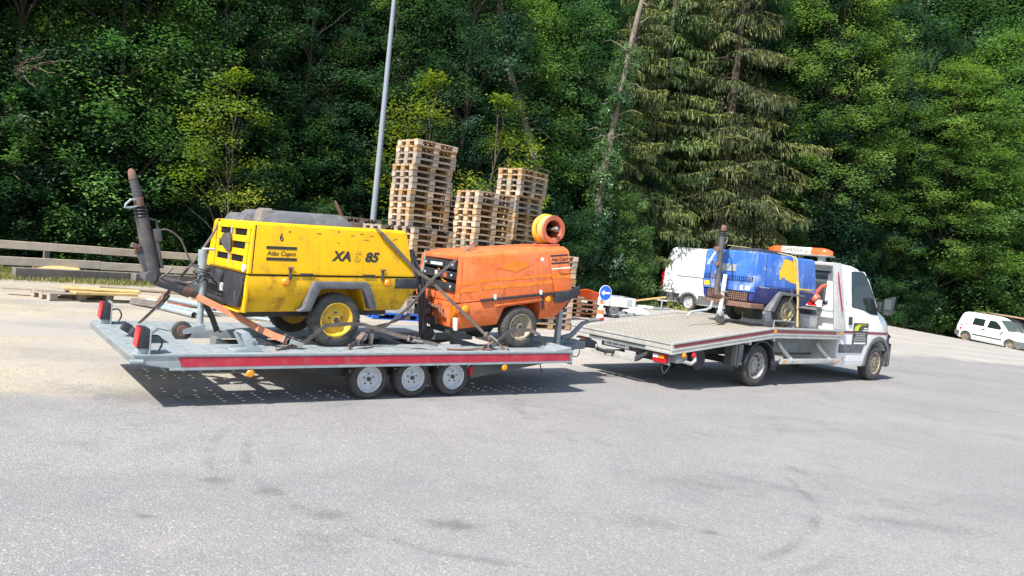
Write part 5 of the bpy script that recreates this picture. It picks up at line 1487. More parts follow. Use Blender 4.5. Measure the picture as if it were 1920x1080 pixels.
# rear lamps, plate, bumper
for y_ in (0.06, 1.73):
    rl = MB().box(-2.26, -2.2, y_, y_ + 0.26, 0.395, 0.525).build('rear_lamp', 'red', K, bevel=0.012)
    MB().box(-2.275, -2.2605, y_ + 0.14, y_ + 0.24, 0.46, 0.515).build('white_lens', 'clear', rl, bevel=0.006)
    MB().box(-2.275, -2.2605, y_ + 0.03, y_ + 0.13, 0.46, 0.515).build('amber_lens', 'amber', rl, bevel=0.006)
    MB().box(-2.199, -2.17, y_ - 0.02, y_ + 0.28, 0.37, 0.545).build('lamp_bracket', 'galv', rl, bevel=0.006)
npl = MB().box(-2.262, -2.255, 0.80, 1.33, 0.49, 0.60).build('number_plate', 'plate', K, bevel=0.003)
text('VD·508 885', 0.098, npl, (-2.2635, 1.285, 0.513), rot=(90, 0, -90), bold=0.0015, xs=0.86)
MB().box(-2.25, -2.2, 0.58, 1.40, 0.47, 0.63).build('plate_backing', 'chassis', K, bevel=0.004)
MB().cbox((-2.26, 0.70, 0.555), (0.02, 0.06, 0.07)).build('tow_socket', 'galv_dark', K, bevel=0.006)
ubar = MB().hexa([(-2.32, 0.62, 0.33), (-2.24, 0.62, 0.33), (-2.24, 1.55, 0.33), (-2.32, 1.55, 0.33), (-2.32, 0.62, 0.43), (-2.24, 0.62, 0.43), (-2.24, 1.55, 0.43), (-2.32, 1.55, 0.43)]).build('underrun_bar', 'alu', K, bevel=0.008)
MB().hexa([(-2.30, 0.40, 0.48), (-2.22, 0.40, 0.48), (-2.22, 0.62, 0.34), (-2.30, 0.62, 0.34), (-2.30, 0.36, 0.54), (-2.22, 0.36, 0.54), (-2.22, 0.62, 0.42), (-2.30, 0.62, 0.42)]).build('bar_bracket', 'chassis', ubar)
MB().tube([(-2.1, 1.05, 0.42), (-2.5, 1.06, 0.42), (-2.66, 1.07, 0.45), (-2.70, 1.07, 0.48)], [0.035, 0.03, 0.028, 0.03], 10).build('tow_ball_neck', 'chassis', K)
MB().lathe([(0.002, 0.03), (0.02, 0.022), (0.027, 0.0), (0.02, -0.022), (0.002, -0.03)], (-2.70, 1.07, 0.50), (0, 0, 1), 14).build('tow_ball', 'galv', K)
MB().box(-2.19, -1.95, -0.085, 0.03, 0.42, 0.55).build('side_lamp_box', 'galv_dark', K, bevel=0.01)
for x_, m_ in ((-2.05, 'amber'), (-1.82, 'red')):
    MB().lathe([(0.004, 0.02), (0.03, 0.018), (0.045, 0.0), (0.045, -0.02), (0.004, -0.02)], (x_, -0.10, 0.545), (0, -1, 0), 16).build('round_side_lamp', m_, K)
MB().tube([(-2.02, -0.08, 0.45), (-1.9, -0.12, 0.42), (-1.8, -0.11, 0.46), (-1.79, -0.09, 0.52)], 0.028, 8).build('lamp_guard', 'alu', K)
MB().tube([(-2.22, 0.16, 0.40), (-2.23, 0.13, 0.28), (-2.22, 0.09, 0.25), (-2.2, 0.05, 0.32), (-2.2, 0.0, 0.40)], 0.006, 6).build('hanging_chain', 'chassis', K)
# frame, wheels, arches
for y_ in (0.55, 1.33):
    MB().box(-2.1, 3.4, y_, y_ + 0.08, 0.45, 0.62).build('frame_rail', 'chassis', K)
for x_ in (-1.7, -0.9, -0.2, 0.6, 1.4, 2.2):
    zc = ZR + sl_ * (x_ - KR_) if x_ < KX else ZK
    MB().box(x_ - 0.04, x_ + 0.04, KN + 0.06, KF - 0.06, zc - 0.17, zc - 0.062).build('bed_cross_member', 'galv_dark', K)
MB().box(-1.6, -0.9, 0.8, 1.25, 0.3, 0.62).build('tank', 'chassis', K, bevel=0.04)
MB().cyl((-1.1, 0.35, 0.40), (-1.1, 0.95, 0.40), 0.17, 16).build('air_tank', 'chassis', K)
wheel(K, (0, 0.0, 0.35), 0.348, 0.22, 0.215, -1, 'rim_dull', studs=12, dish=0.06, hub=0.45, style='slot')
wheel(K, (0, 1.94, 0.35), 0.348, 0.22, 0.215, 1, 'rim_dull', studs=12, dish=0.06, hub=0.45, style='slot')
wheel(K, (4.151, 0.035, 0.35), 0.348, 0.21, 0.215, -1, 'rim_rust', studs=12, dish=0.01, hub=0.45, style='slot')
wheel(K, (4.151, 1.905, 0.35), 0.348, 0.21, 0.215, 1, 'rim_rust', studs=12, dish=0.01, hub=0.45, style='slot')
for x_ in (0.0, 4.151):
    MB().cyl((x_, 0.2, 0.35), (x_, 1.75, 0.35), 0.06, 10).build('axle', 'chassis', K)
for ya, yb in ((-0.06, 0.24), (1.70, 2.0)):
    o_, i_ = [], []
    for k in range(13):
        a = R(8 + 164 * k / 12)
        o_.append((0.43 * math.cos(a), 0.35 + 0.43 * math.sin(a)))
        i_.append((0.405 * math.cos(a), 0.35 + 0.405 * math.sin(a)))
    o_ = [(0.46, 0.28)] + o_
    i_ = [(0.43, 0.28)] + i_
    MB().prism(o_ + i_[::-1], 'y', ya, yb).build('mudguard', 'black', K)
MB().box(-0.56, -0.53, 0.0, 0.26, 0.33, 0.72).build('mud_flap', 'grey_plastic', K)
MB().box(-0.60, -0.40, 0.02, 0.10, 0.36, 0.70).build('flap_bracket', 'galv_dark', K)
# side guard
sg = MB().box(0.66, 2.60, -0.03, 0.02, 0.375, 0.465).build('side_guard_bar', 'alu', K, bevel=0.008)
for x_ in (0.70, 2.50):
    MB().cyl((x_ + 0.04, -0.036, 0.42), (x_ + 0.04, -0.025, 0.42), 0.034, 14).build('amber_reflector', 'amber', sg)
for x_ in (0.85, 2.12):
    MB().tube([(x_ + 0.16, -0.005, 0.43), (x_ - 0.02, 0.10, 0.62), (x_ - 0.05, 0.16, 0.72)], 0.045, 10).build('guard_stay', 'alu', sg)
for x_ in (0.32, -0.35):
    MB().cyl((x_, -0.06, 0.80 + (x_ - 0.3) * 0.1), (x_, 0.02, 0.80 + (x_ - 0.3) * 0.1), 0.035, 12).build('bed_pin', 'alu', K)
MB().box(0.9, 2.3, 0.30, 0.36, 0.52, 0.80).build('under_bed_panel', 'galv_dark', K, bevel=0.01)
MB().box(1.9, 2.3, 0.36, 0.9, 0.50, 0.78).build('battery_box', 'chassis', K, bevel=0.02)

# headboard frame behind the cab
hb_ = MB().hexa([(2.36, 0.02, ZK + 0.012), (2.66, -0.06, ZK + 0.012), (2.66, -0.02, ZK + 0.012), (2.40, 0.06, ZK + 0.012), (2.40, 0.20, 2.23), (2.62, 0.15, 2.23), (2.62, 0.19, 2.23), (2.42, 0.24, 2.23)]).build('headboard_post', 'alu', K, bevel=0.008)
MB().hexa([(2.505, -0.030, ZK + 0.35), (2.522, -0.035, ZK + 0.35), (2.522, -0.01, ZK + 0.35), (2.505, -0.01, ZK + 0.35), (2.50, 0.140, 2.06), (2.515, 0.136, 2.06), (2.515, 0.16, 2.06), (2.50, 0.165, 2.06)]).build('maroon_stripe', 'maroon', hb_)
MB().hexa([(2.36, 1.92, ZK + 0.012), (2.66, 1.97, ZK + 0.012), (2.66, 2.01, ZK + 0.012), (2.40, 1.96, ZK + 0.012), (2.40, 1.72, 2.23), (2.62, 1.76, 2.23), (2.62, 1.80, 2.23), (2.42, 1.76, 2.23)]).build('headboard_post', 'alu', K, bevel=0.008)
MB().box(2.40, 2.62, 0.19, 1.77, 2.165, 2.228).build('headboard_beam', 'alu', K, bevel=0.008)
MB().box(2.44, 2.50, 0.05, 1.93, 1.30, 1.35).build('headboard_rail', 'galv', K, bevel=0.006)

# cab
cabr = [(0.30, 2.62, 4.60, 0.05, 1.95, 0.30, 0.05), (0.36, 2.62, 4.72, 0.035, 1.965, 0.34, 0.05), (0.55, 2.62, 4.83, 0.03, 1.97, 0.38, 0.05), (0.74, 2.62, 4.83, 0.03, 1.97, 0.36, 0.05), (0.95, 2.62, 4.79, 0.03, 1.97, 0.33, 0.05), (1.14, 2.62, 4.70, 0.035, 1.965, 0.30, 0.05), (1.26, 2.62, 4.55, 0.045, 1.955, 0.28, 0.06), (1.35, 2.62, 4.33, 0.055, 1.945, 0.26, 0.06), (1.45, 2.62, 4.17, 0.07, 1.93, 0.25, 0.07), (1.60, 2.62, 4.05, 0.085, 1.915, 0.24, 0.08), (1.85, 2.625, 3.85, 0.125, 1.875, 0.24, 0.09), (2.06, 2.635, 3.66, 0.165, 1.835, 0.24, 0.10), (2.16, 2.65, 3.52, 0.20, 1.80, 0.24, 0.12), (2.215, 2.70, 3.36, 0.27, 1.73, 0.22, 0.15), (2.24, 2.80, 3.15, 0.42, 1.58, 0.2, 0.15)]
cb = MB()
cb.loft([rring(x0, x1, y0, y1, z, rf, rr) for z, x0, x1, y0, y1, rf, rr in cabr])
cab = cb.build('cab_body', 'white', K, smooth=40)
def arch_cut(x, z, r, ya, yb):
    return MB().cyl((x, ya, z), (x, yb, z), r, 28)
boolean_cut(cab, [arch_cut(4.17, 0.36, 0.455, -0.2, 0.45), arch_cut(4.17, 0.36, 0.455, 1.55, 2.2)])
def cy(z):
    for (a, b2) in zip(cabr[:-1], cabr[1:]):
        if a[0] <= z <= b2[0]:
            return a[3] + (b2[3] - a[3]) * (z - a[0]) / (b2[0] - a[0])
    return cabr[-1][3]
def side_panel(pts, yfun, pr, nm, m_, par, th=0.006, mirror=None):
    """flat-topped panel that follows the side of a body: outline pts in (x, z), pr proud of the surface"""
    cen_ = (sum(p[0] for p in pts) / len(pts), sum(p[1] for p in pts) / len(pts))
    n_ = len(pts)
    first = None
    for s2 in ((0,) if mirror is None else (0, 1)):
        b = MB()
        f = (lambda y: y) if s2 == 0 else (lambda y: mirror - y)
        b.v += [(x, f(yfun(z) - pr), z) for x, z in pts] + [(x, f(yfun(z) - pr + th), z) for x, z in pts]
        b.f += [tuple(range(n_)), tuple(range(n_, 2 * n_))[::-1]] + [(i, (i + 1) % n_, n_ + (i + 1) % n_, n_ + i) for i in range(n_)]
        o = b.build(nm, m_, par if s2 == 0 or par.name[:4] != 'door' else DOORS.get(par.name, par), smooth=0)
        if first is None:
            first = o
        elif nm == 'door':
            DOORS[first.name] = o
    return first
DOORS = {}
win = [(3.06, 2.08), (3.03, 1.78), (3.03, 1.47), (3.06, 1.44), (3.30, 1.43), (3.48, 1.41), (3.62, 1.37), (3.74, 1.34), (4.02, 1.32), (3.98, 1.44), (3.86, 1.66), (3.70, 1.90), (3.57, 2.06), (3.50, 2.10), (3.2, 2.10)]
def grow(pts, d):
    cx_ = sum(p[0] for p in pts) / len(pts)
    cz_ = sum(p[1] for p in pts) / len(pts)
    out = []
    for x, z in pts:
        v = Vector((x - cx_, z - cz_))
        v = v * ((v.length + d) / v.length)
        out.append((cx_ + v.x, cz_ + v.y))
    return out
door = side_panel([(2.86, 2.12), (2.82, 1.5), (2.84, 0.62), (2.86, 0.40), (3.50, 0.40), (3.62, 0.72), (3.80, 0.88), (4.08, 0.95), (4.10, 1.30), (4.03, 1.46), (3.72, 1.96), (3.58, 2.13)], cy, 0.003, 'door', 'white', K, mirror=2.0)
side_panel(grow(win, 0.022), cy, 0.007, 'window_seal', 'black', door, mirror=2.0)
side_panel(win, cy, 0.010, 'window_pane', 'glass', door, mirror=2.0)
side_panel([(3.60, 2.06), (3.63, 2.03), (3.70, 1.35), (3.665, 1.36)], cy, 0.014, 'window_bar', 'black', door, mirror=2.0)
side_panel([(2.90, 1.10), (3.01, 1.10), (3.01, 1.25), (2.90, 1.25)], cy, 0.022, 'door_handle', 'black', door, 0.02, mirror=2.0)
side_panel([(2.83, 0.42), (2.84, 0.42), (2.81, 1.5), (2.85, 2.12), (2.84, 2.12), (2.80, 1.5)], cy, 0.0045, 'door_gap', 'void', K, mirror=2.0)
side_panel([(2.64, 0.565), (3.50, 0.565), (3.585, 0.725), (2.64, 0.725)], cy, 0.012, 'lower_cladding', 'grey_plastic', K, 0.012, mirror=2.0)
side_panel([(2.70, 0.935), (4.50, 0.925), (4.50, 0.975), (2.70, 0.985)], cy, 0.0055, 'maroon_stripe', 'maroon', K, mirror=2.0)
stk = side_panel([(3.10, 0.72), (3.68, 0.72), (3.68, 1.14), (3.10, 1.14)], cy, 0.008, 'door_sticker', 'sticker', door, 0.004)
# printing on the door sticker
def sprint(pts, m_):
    side_panel(pts, cy, 0.0095, 'printed_mark', m_, stk, 0.001)
for k in range(3):
    a0, a1 = 3.13 + k * 0.05, 3.17 + k * 0.055
    sprint([(a0, 0.99), (a1, 0.99), (a1 + 0.03, 1.05), (a1 + 0.12, 1.09), (3.60, 1.10), (3.60, 1.12), (a0 + 0.16, 1.115), (a0 + 0.04, 1.07)], 'sticker_yellow')
for k, (w1, w0) in enumerate(((0.16, 0.10), (0.20, 0.06))):
    sprint([(3.66 - w1, 1.03 - 0.04 * k), (3.66, 1.03 - 0.04 * k), (3.66, 1.05 - 0.04 * k), (3.66 - w1, 1.05 - 0.04 * k)], 'clear')
for k in range(5):
    z_ = 0.93 - 0.034 * k
    w_ = (0.42, 0.34, 0.40, 0.48, 0.46)[k]
    sprint([(3.39 - w_ / 2, z_), (3.39 + w_ / 2, z_), (3.39 + w_ / 2, z_ + 0.013), (3.39 - w_ / 2, z_ + 0.013)], 'grey_print')
sprint([(3.16, 0.735), (3.62, 0.735), (3.62, 0.765), (3.16, 0.765)], 'clear')
# windscreen, bonnet line, lights
def cxf(z):
    for (a, b2) in zip(cabr[:-1], cabr[1:]):
        if a[0] <= z <= b2[0]:
            return a[2] + (b2[2] - a[2]) * (z - a[0]) / (b2[0] - a[0])
    return cabr[-1][2]
ws = MB()
zs_ = [1.46, 1.6, 1.85, 2.06, 2.14]
for z in zs_:
    ws.v += [(cxf(z) + 0.006, 0.38, z), (cxf(z) + 0.006, 1.62, z), (cxf(z) - 0.004, 0.38, z), (cxf(z) - 0.004, 1.62, z)]
for i in range(4):
    a = i * 4
    ws.f += [(a, a + 1, a + 5, a + 4), (a + 2, a + 6, a + 7, a + 3)]
ws.build('windscreen', 'glass', K)
for y_ in (0.12, 1.55):
    MB().cbox((4.66, y_ + 0.16, 0.98), (0.22, 0.30, 0.20)).build('headlight', 'clear', K, bevel=0.04)
MB().hexa([(4.42, 0.02, 0.74), (4.80, 0.10, 0.74), (4.80, 0.5, 0.74), (4.42, 0.2, 0.74), (4.70, 0.03, 0.90), (4.80, 0.14, 0.95), (4.80, 0.5, 0.9), (4.70, 0.2, 0.90)]).build('corner_trim', 'black', K, bevel=0.02)
bp_ = MB()
bp_.loft([rring(4.50, 4.80, 0.03, 1.97, z, 0.14, 0.02) if z < 0.35 else rring(4.56, 4.87, 0.012, 1.988, z, 0.22, 0.02) for z in (0.28, 0.40, 0.66, 0.745)])
bp_.build('front_bumper', 'black', K, smooth=40)
# black lip round the front wheel arch
for m2 in (0, 1):
    o_, i_ = [], []
    for k in range(15):
        a = R(-6 + 192 * k / 14)
        o_.append((4.17 + 0.535 * math.cos(a), 0.36 + 0.535 * math.sin(a)))
        i_.append((4.17 + 0.452 * math.cos(a), 0.36 + 0.452 * math.sin(a)))
    ya, yb = (0.008, 0.06) if m2 == 0 else (1.94, 1.992)
    MB().prism(o_ + i_[::-1], 'y', ya, yb).build('arch_trim', 'grey_plastic', K, bevel=0.01)
# rear cab window, sun-lit roof beacon bar
MB().box(2.612, 2.6245, 0.40, 1.60, 1.48, 2.03).build('rear_window', 'glass_pale', cab, bevel=0.004)
MB().box(2.607, 2.6285, 0.36, 1.64, 1.44, 1.475).build('rear_window_seal', 'black', cab)
MB().box(2.607, 2.6285, 0.36, 1.64, 2.035, 2.07).build('rear_window_seal', 'black', cab)
# seats seen through the rear window are dark head restraints
for y_ in (0.55, 1.0, 1.4):
    MB().cbox((2.606, y_, 1.70), (0.008, 0.20, 0.30)).build('head_restraint', 'black', cab, bevel=0.003)
mir = MB().hexa([(4.06, -0.20, 1.33), (4.13, -0.20, 1.33), (4.13, -0.01, 1.33), (4.06, -0.01, 1.33), (4.07, -0.23, 1.70), (4.16, -0.22, 1.72), (4.16, -0.02, 1.66), (4.07, -0.02, 1.64)]).build('wing_mirror', 'black', K, bevel=0.025, seg=3)
MB().box(4.052, 4.0605, -0.19, -0.05, 1.44, 1.64).build('mirror_glass', 'glass_pale', mir)
MB().box(4.125, 4.145, -0.19, -0.05, 1.35, 1.385).build('indicator', 'amber', mir, bevel=0.004)
MB().box(4.07, 4.13, -0.18, -0.03, 1.36, 1.41).build('mirror_base', 'clear', mir, bevel=0.008)
MB().box(3.98, 4.10, -0.03, 0.06, 1.38, 1.58).build('mirror_arm', 'black', mir, bevel=0.01)
MB().hexa([(4.06, 2.02, 1.33), (4.13, 2.02, 1.33), (4.13, 2.20, 1.33), (4.06, 2.20, 1.33), (4.07, 2.02, 1.64), (4.16, 2.02, 1.66), (4.16, 2.22, 1.72), (4.07, 2.23, 1.70)]).build('wing_mirror', 'black', K, bevel=0.025, seg=3)
# light bar
LBX = 2.72
lb_ = MB().box(LBX - 0.13, LBX + 0.13, 0.42, 1.78, 2.335, 2.36).build('light_bar', 'galv_dark', K, bevel=0.006)
for x_, y_ in ((LBX, 0.62), (LBX, 1.55)):
    MB().box(x_ - 0.06, x_ + 0.06, y_ - 0.05, y_ + 0.05, 2.20, 2.334).build('bar_foot', 'galv', lb_)
def lens(ya, yb, m_, nm, end=None):
    rings = []
    ys2 = [ya + (yb - ya) * k / 8 for k in range(9)]
    for y in ys2:
        s2 = 1.0
        if end == 'lo':
            s2 = min(1, math.sqrt(max(0.05, (y - ya) / 0.16)))
        if end == 'hi':
            s2 = min(1, math.sqrt(max(0.05, (yb - y) / 0.16)))
        rings.append([(LBX + 0.12 * s2 * cc_, y, 2.362 + 0.135 * (0.5 + 0.5 * s2) * zz_) for cc_, zz_ in ((-1, 0), (-1, 0.55), (-0.8, 0.9), (-0.4, 1.0), (0.4, 1.0), (0.8, 0.9), (1, 0.55), (1, 0))])
    b = MB()
    b.loft(rings)
    return b.build(nm, m_, lb_, smooth=50)
lens(0.42, 0.80, 'orange_lens', 'beacon', 'lo')
lens(1.44, 1.78, 'orange_lens', 'beacon', 'hi')
pn = MB().box(LBX - 0.105, LBX + 0.105, 0.802, 1.438, 2.362, 2.492).build('sign_box', 'sign_white', lb_, bevel=0.006)
text('DEPANNAGE', 0.112, pn, (LBX - 0.107, 1.425, 2.388), rot=(90, 0, -90), bold=0.002, xs=0.86, m='print')
# load on the front of the bed (loose things)
def load(nm, label, cat, build_list, loc):
    t = thing(nm, label, cat)
    t.parent = None
    t.matrix_world = Matrix.Translation((4.152, 12.51, 0)) @ Matrix.Rotation(R(38.891), 4, 'Z') @ Matrix.Translation(loc)
    for (n2, m_, mb, bev) in build_list:
        mb.build(n2, m_, t, bevel=bev)
    return t
load('storage_box', 'low white box standing on the truck bed behind the cab', 'box', [('box_body', 'white_old', MB().box(0, 0.26, 0, 0.95, 0, 0.20), 0.01), ('box_lid', 'white_old', MB().box(-0.01, 0.27, -0.01, 0.96, 0.202, 0.225), 0.006)], (2.08, 0.35, ZK - 0.019))
load('storage_box', 'white panel-sided box standing near the truck bed wheel of the blue compressor', 'box', [('box_body', 'white_old', MB().box(0, 0.3, 0, 0.3, 0, 0.16), 0.02), ('box_lid', 'white_old', MB().box(-0.006, 0.306, -0.006, 0.306, 0.161, 0.18), 0.006)], (0.9, 0.72, ZK - 0.019))
wb_ = load('warning_board', 'white warning board with a red diagonal block behind the cab', 'warning board', [('board', 'clear', MB().box(0, 0.02, 0, 0.95, 0.0, 0.13), 0.004), ('support', 'galv_dark', MB().box(0.021, 0.12, 0.1, 0.85, -0.14, 0.10), 0.004)], (2.33, 0.30, 1.38))
MB().prism([(0.08, 0.01), (0.26, 0.01), (0.36, 0.12), (0.18, 0.12)], 'x', -0.003, -0.0005).build('red_block', 'red', wb_, smooth=0)
MB().prism([(0.62, 0.01), (0.76, 0.01), (0.86, 0.12), (0.72, 0.12)], 'x', -0.003, -0.0005).build('red_block', 'red', wb_, smooth=0)
rp = MB()
rp.tube([(0, 0.10, 0.0), (0, 0.2, 0.10), (0.0, 0.36, 0.16)], [0.09, 0.10, 0.07], 12)
rp.tube([(0, 0.12, 0.14), (0, 0.02, 0.27), (0.0, -0.06, 0.30)], [0.045, 0.035, 0.03], 8)
rp.tube([(0, 0.30, 0.20), (0, 0.20, 0.30)], [0.03, 0.03], 8)
load('red_container', 'faded red plastic can lying on the warning board behind the cab', 'container', [('can', 'red_part', rp, 0), ('can_cap', 'white_old', MB().cyl((0, 0.38, 0.16), (0, 0.47, 0.19), 0.04, 12), 0)], (2.36, 0.32, 1.50))
load('equipment_tray', 'grey metal tray on the truck bed between box and warning board', 'tray', [('tray', 'galv', MB().box(0, 0.2, 0, 0.9, 0, 0.03), 0.004), ('tray_side', 'chassis', MB().box(0.05, 0.2, 0.05, 0.85, 0.031, 0.12), 0.006)], (2.12, 0.33, ZK + 0.25 - 0.05))
load('tube_stand', 'low grey tube stand on the truck bed beside the blue compressor wheel', 'stand', [('tube', 'galv_dark', MB().tube([(0, 0, 0.0), (0, 0, 0.12), (0.4, 0.0, 0.12), (0.75, 0.0, 0.10), (0.68, 0.05, 0.0)], 0.014, 8), 0)], (0.38, 0.02, ZK - 0.005))

# ---------------------------------------------------------------- parked vehicles
def vehicle(name, label, cat, loc, rz, rings, wheels, wr, rimm, body, group, W):
    t = thing(name, label, cat, loc, rz, group)
    b = MB()
    b.loft([rring(x0, x1, y0, W - y0, z, rf, rr) for z, x0, x1, y0, rf, rr in rings])
    bd = b.build('body', body, t, smooth=40)
    cuts = []
    for x_ in wheels:
        cuts.append(MB().cyl((x_, -0.3, wr), (x_, 0.28, wr), wr * 1.18, 24))
        cuts.append(MB().cyl((x_, W - 0.28, wr), (x_, W + 0.3, wr), wr * 1.18, 24))
    boolean_cut(bd, cuts)
    for x_ in wheels:
        wheel(t, (x_, 0.03, wr), wr, 0.2, wr * 0.62, -1, rimm, n=24, dish=0.03, style='slot', studs=8)
        wheel(t, (x_, W - 0.03, wr), wr, 0.2, wr * 0.62, 1, rimm, n=24, dish=0.03, style='slot', studs=8)
    def yf(z):
        for (a, b2) in zip(rings[:-1], rings[1:]):
            if a[0] <= z <= b2[0]:
                return a[3] + (b2[3] - a[3]) * (z - a[0]) / (b2[0] - a[0])
        return rings[-1][3]
    def xf(z):
        for (a, b2) in zip(rings[:-1], rings[1:]):
            if a[0] <= z <= b2[0]:
                return a[2] + (b2[2] - a[2]) * (z - a[0]) / (b2[0] - a[0])
        return rings[-1][2]
    return t, bd, yf, xf
# tall white van (nose hidden by the blue compressor), seen from its right side
VR = [(0.30, 0.05, 5.0, 0.06, 0.3, 0.15), (0.36, -0.06, 5.18, 0.03, 0.4, 0.2), (0.62, -0.08, 5.25, 0.0, 0.45, 0.2), (0.66, 0.0, 5.22, 0.01, 0.45, 0.1), (0.95, 0.0, 5.10, 0.0, 0.45, 0.1), (1.15, 0.0, 4.85, 0.01, 0.45, 0.1), (1.35, 0.01, 4.45, 0.03, 0.4, 0.12), (1.9, 0.05, 4.0, 0.08, 0.35, 0.16), (2.30, 0.10, 3.65, 0.13, 0.3, 0.2), (2.62, 0.16, 3.3, 0.17, 0.3, 0.22), (2.72, 0.24, 3.0, 0.26, 0.28, 0.24), (2.75, 0.4, 2.7, 0.45, 0.2, 0.2)]
VT, vb, vy, vx = vehicle('white_van', 'tall plain white panel van parked behind the blue compressor', 'van', (7.28, 37.5, -0.01), -43.5, VR, (1.45, 4.35), 0.34, 'rim_silver', 'white', 'vans parked at the lot edge', 1.97)
VT.scale = (1.1, 1.1, 1.1)
side_panel([(0.06, 0.40), (0.98, 0.40), (1.0, 0.72), (0.06, 0.72)], vy, 0.02, 'rear_cladding', 'grey_plastic', VT, 0.02, mirror=1.97)
side_panel([(1.92, 0.36), (3.8, 0.36), (3.8, 0.72), (1.90, 0.72)], vy, 0.02, 'sill_cladding', 'grey_plastic', VT, 0.02, mirror=1.97)
side_panel([(0.75, 1.46), (2.1, 1.46), (2.1, 1.50), (0.75, 1.50)], vy, 0.014, 'door_rail', 'grey_plastic', VT, 0.012, mirror=1.97)
side_panel([(2.1, 0.75), (2.125, 0.75), (2.125, 2.3), (2.1, 2.3)], vy, 0.004, 'door_gap', 'grey_plastic', VT, 0.004, mirror=1.97)
side_panel([(3.05, 1.4), (4.1, 1.4), (3.75, 2.0), (3.1, 2.05)], vy, 0.012, 'side_window', 'glass', VT, mirror=1.97)
side_panel([(3.6, 0.8), (3.61, 0.8), (3.61, 1.3), (3.6, 1.3)], vy, 0.004, 'door_gap', 'grey_plastic', VT, 0.004, mirror=1.97)
MB().box(-0.015, 0.10, -0.004, 0.13, 0.95, 1.6).build('rear_lamp', 'red', VT, bevel=0.01)
MB().box(-0.015, 0.10, 1.84, 1.974, 0.95, 1.6).build('rear_lamp', 'red', VT, bevel=0.01)
ao, ai = [], []
for k in range(13):
    a = R(0 + 180 * k / 12)
    ao.append((1.45 + 0.49 * math.cos(a), 0.34 + 0.49 * math.sin(a)))
    ai.append((1.45 + 0.40 * math.cos(a), 0.34 + 0.40 * math.sin(a)))
MB().prism(ao + ai[::-1], 'y', -0.022, 0.04).build('arch_trim', 'grey_plastic', VT, bevel=0.006)
MB().hexa([(4.44, 0.4, 1.37), (4.45, 0.4, 1.37), (4.45, 1.57, 1.37), (4.44, 1.57, 1.37), (3.68, 0.45, 2.28), (3.7, 0.45, 2.29), (3.7, 1.52, 2.29), (3.68, 1.52, 2.28)]).build('windscreen', 'glass', VT)
# small white van at the right edge
CR = [(0.20, 0.25, 3.9, 0.08, 0.3, 0.15), (0.28, 0.08, 4.05, 0.03, 0.4, 0.2), (0.55, 0.0, 4.10, 0.0, 0.45, 0.18), (0.75, 0.02, 4.06, 0.0, 0.45, 0.16), (0.90, 0.03, 3.85, 0.01, 0.42, 0.15), (0.98, 0.04, 3.50, 0.02, 0.4, 0.15), (1.05, 0.05, 3.10, 0.04, 0.36, 0.15), (1.35, 0.10, 2.75, 0.10, 0.3, 0.16), (1.62, 0.17, 2.45, 0.16, 0.28, 0.18), (1.74, 0.24, 2.2, 0.22, 0.26, 0.2), (1.80, 0.36, 1.95, 0.36, 0.2, 0.2)]
CT, cbod, cyf, cxf2 = vehicle('small_van', 'small white van with two dark side windows parked at the right edge', 'van', (27.16, 46.53, -0.55), -65.5, CR, (0.72, 3.38), 0.31, 'rim_rust', 'white', 'vans parked at the lot edge', 1.72)
CT.rotation_euler = (0, R(3.2), R(-65.5))
side_panel([(1.0, 1.10), (1.72, 1.10), (1.72, 1.52), (1.04, 1.52)], cyf, 0.006, 'side_window', 'glass', CT, mirror=1.72)
side_panel([(1.92, 1.08), (2.85, 1.08), (2.62, 1.34), (2.35, 1.52), (1.98, 1.53)], cyf, 0.006, 'door_window', 'glass', CT, mirror=1.72)
side_panel([(0.35, 1.07), (0.98, 1.07), (0.98, 1.10), (0.35, 1.10)], cyf, 0.008, 'door_rail', 'black', CT, mirror=1.72)
side_panel([(1.13, 0.50), (2.92, 0.50), (2.92, 0.565), (1.13, 0.565)], cyf, 0.014, 'rubbing_strip', 'black', CT, 0.012, mirror=1.72)
side_panel([(0.02, 0.35), (0.30, 0.35), (0.32, 0.62), (0.02, 0.62)], cyf, 0.014, 'rear_bumper', 'grey_plastic', CT, 0.012, mirror=1.72)
side_panel([(1.64, 0.90), (1.84, 0.90), (1.84, 0.96), (1.64, 0.96)], cyf, 0.016, 'door_handle', 'black', CT, 0.014, mirror=1.72)
side_panel([(1.82, 0.4), (1.845, 0.4), (1.87, 1.55), (1.855, 1.55)], cyf, 0.004, 'door_gap', 'black', CT, 0.004, mirror=1.72)
bpp = MB()
bpp.loft([rring(3.62, 4.13, -0.01, 1.73, z, 0.42, 0.02) for z in (0.24, 0.35, 0.62)])
bpp.build('front_bumper', 'grey_plastic', CT, smooth=40)
MB().hexa([(3.06, 0.25, 1.07), (3.09, 0.25, 1.06), (3.09, 1.47, 1.06), (3.06, 1.47, 1.07), (2.46, 0.35, 1.62), (2.49, 0.35, 1.63), (2.49, 1.37, 1.63), (2.46, 1.37, 1.62)]).build('windscreen', 'glass_pale', CT)
for y_ in (0.12, 1.28):
    MB().cbox((3.82, y_ + 0.16, 0.80), (0.3, 0.3, 0.14)).build('headlight', 'clear', CT, bevel=0.04)
MB().cbox((2.9, -0.10, 1.08), (0.10, 0.18, 0.14)).build('wing_mirror', 'white', CT, bevel=0.03)
side_panel([(0.30, 0.70), (0.42, 0.70), (0.42, 1.0), (0.30, 1.0)], cyf, 0.006, 'rear_lamp', 'red', CT, mirror=1.72)
MB().box(4.128, 4.134, 0.6, 1.12, 0.36, 0.47).build('number_plate', 'plate', CT)
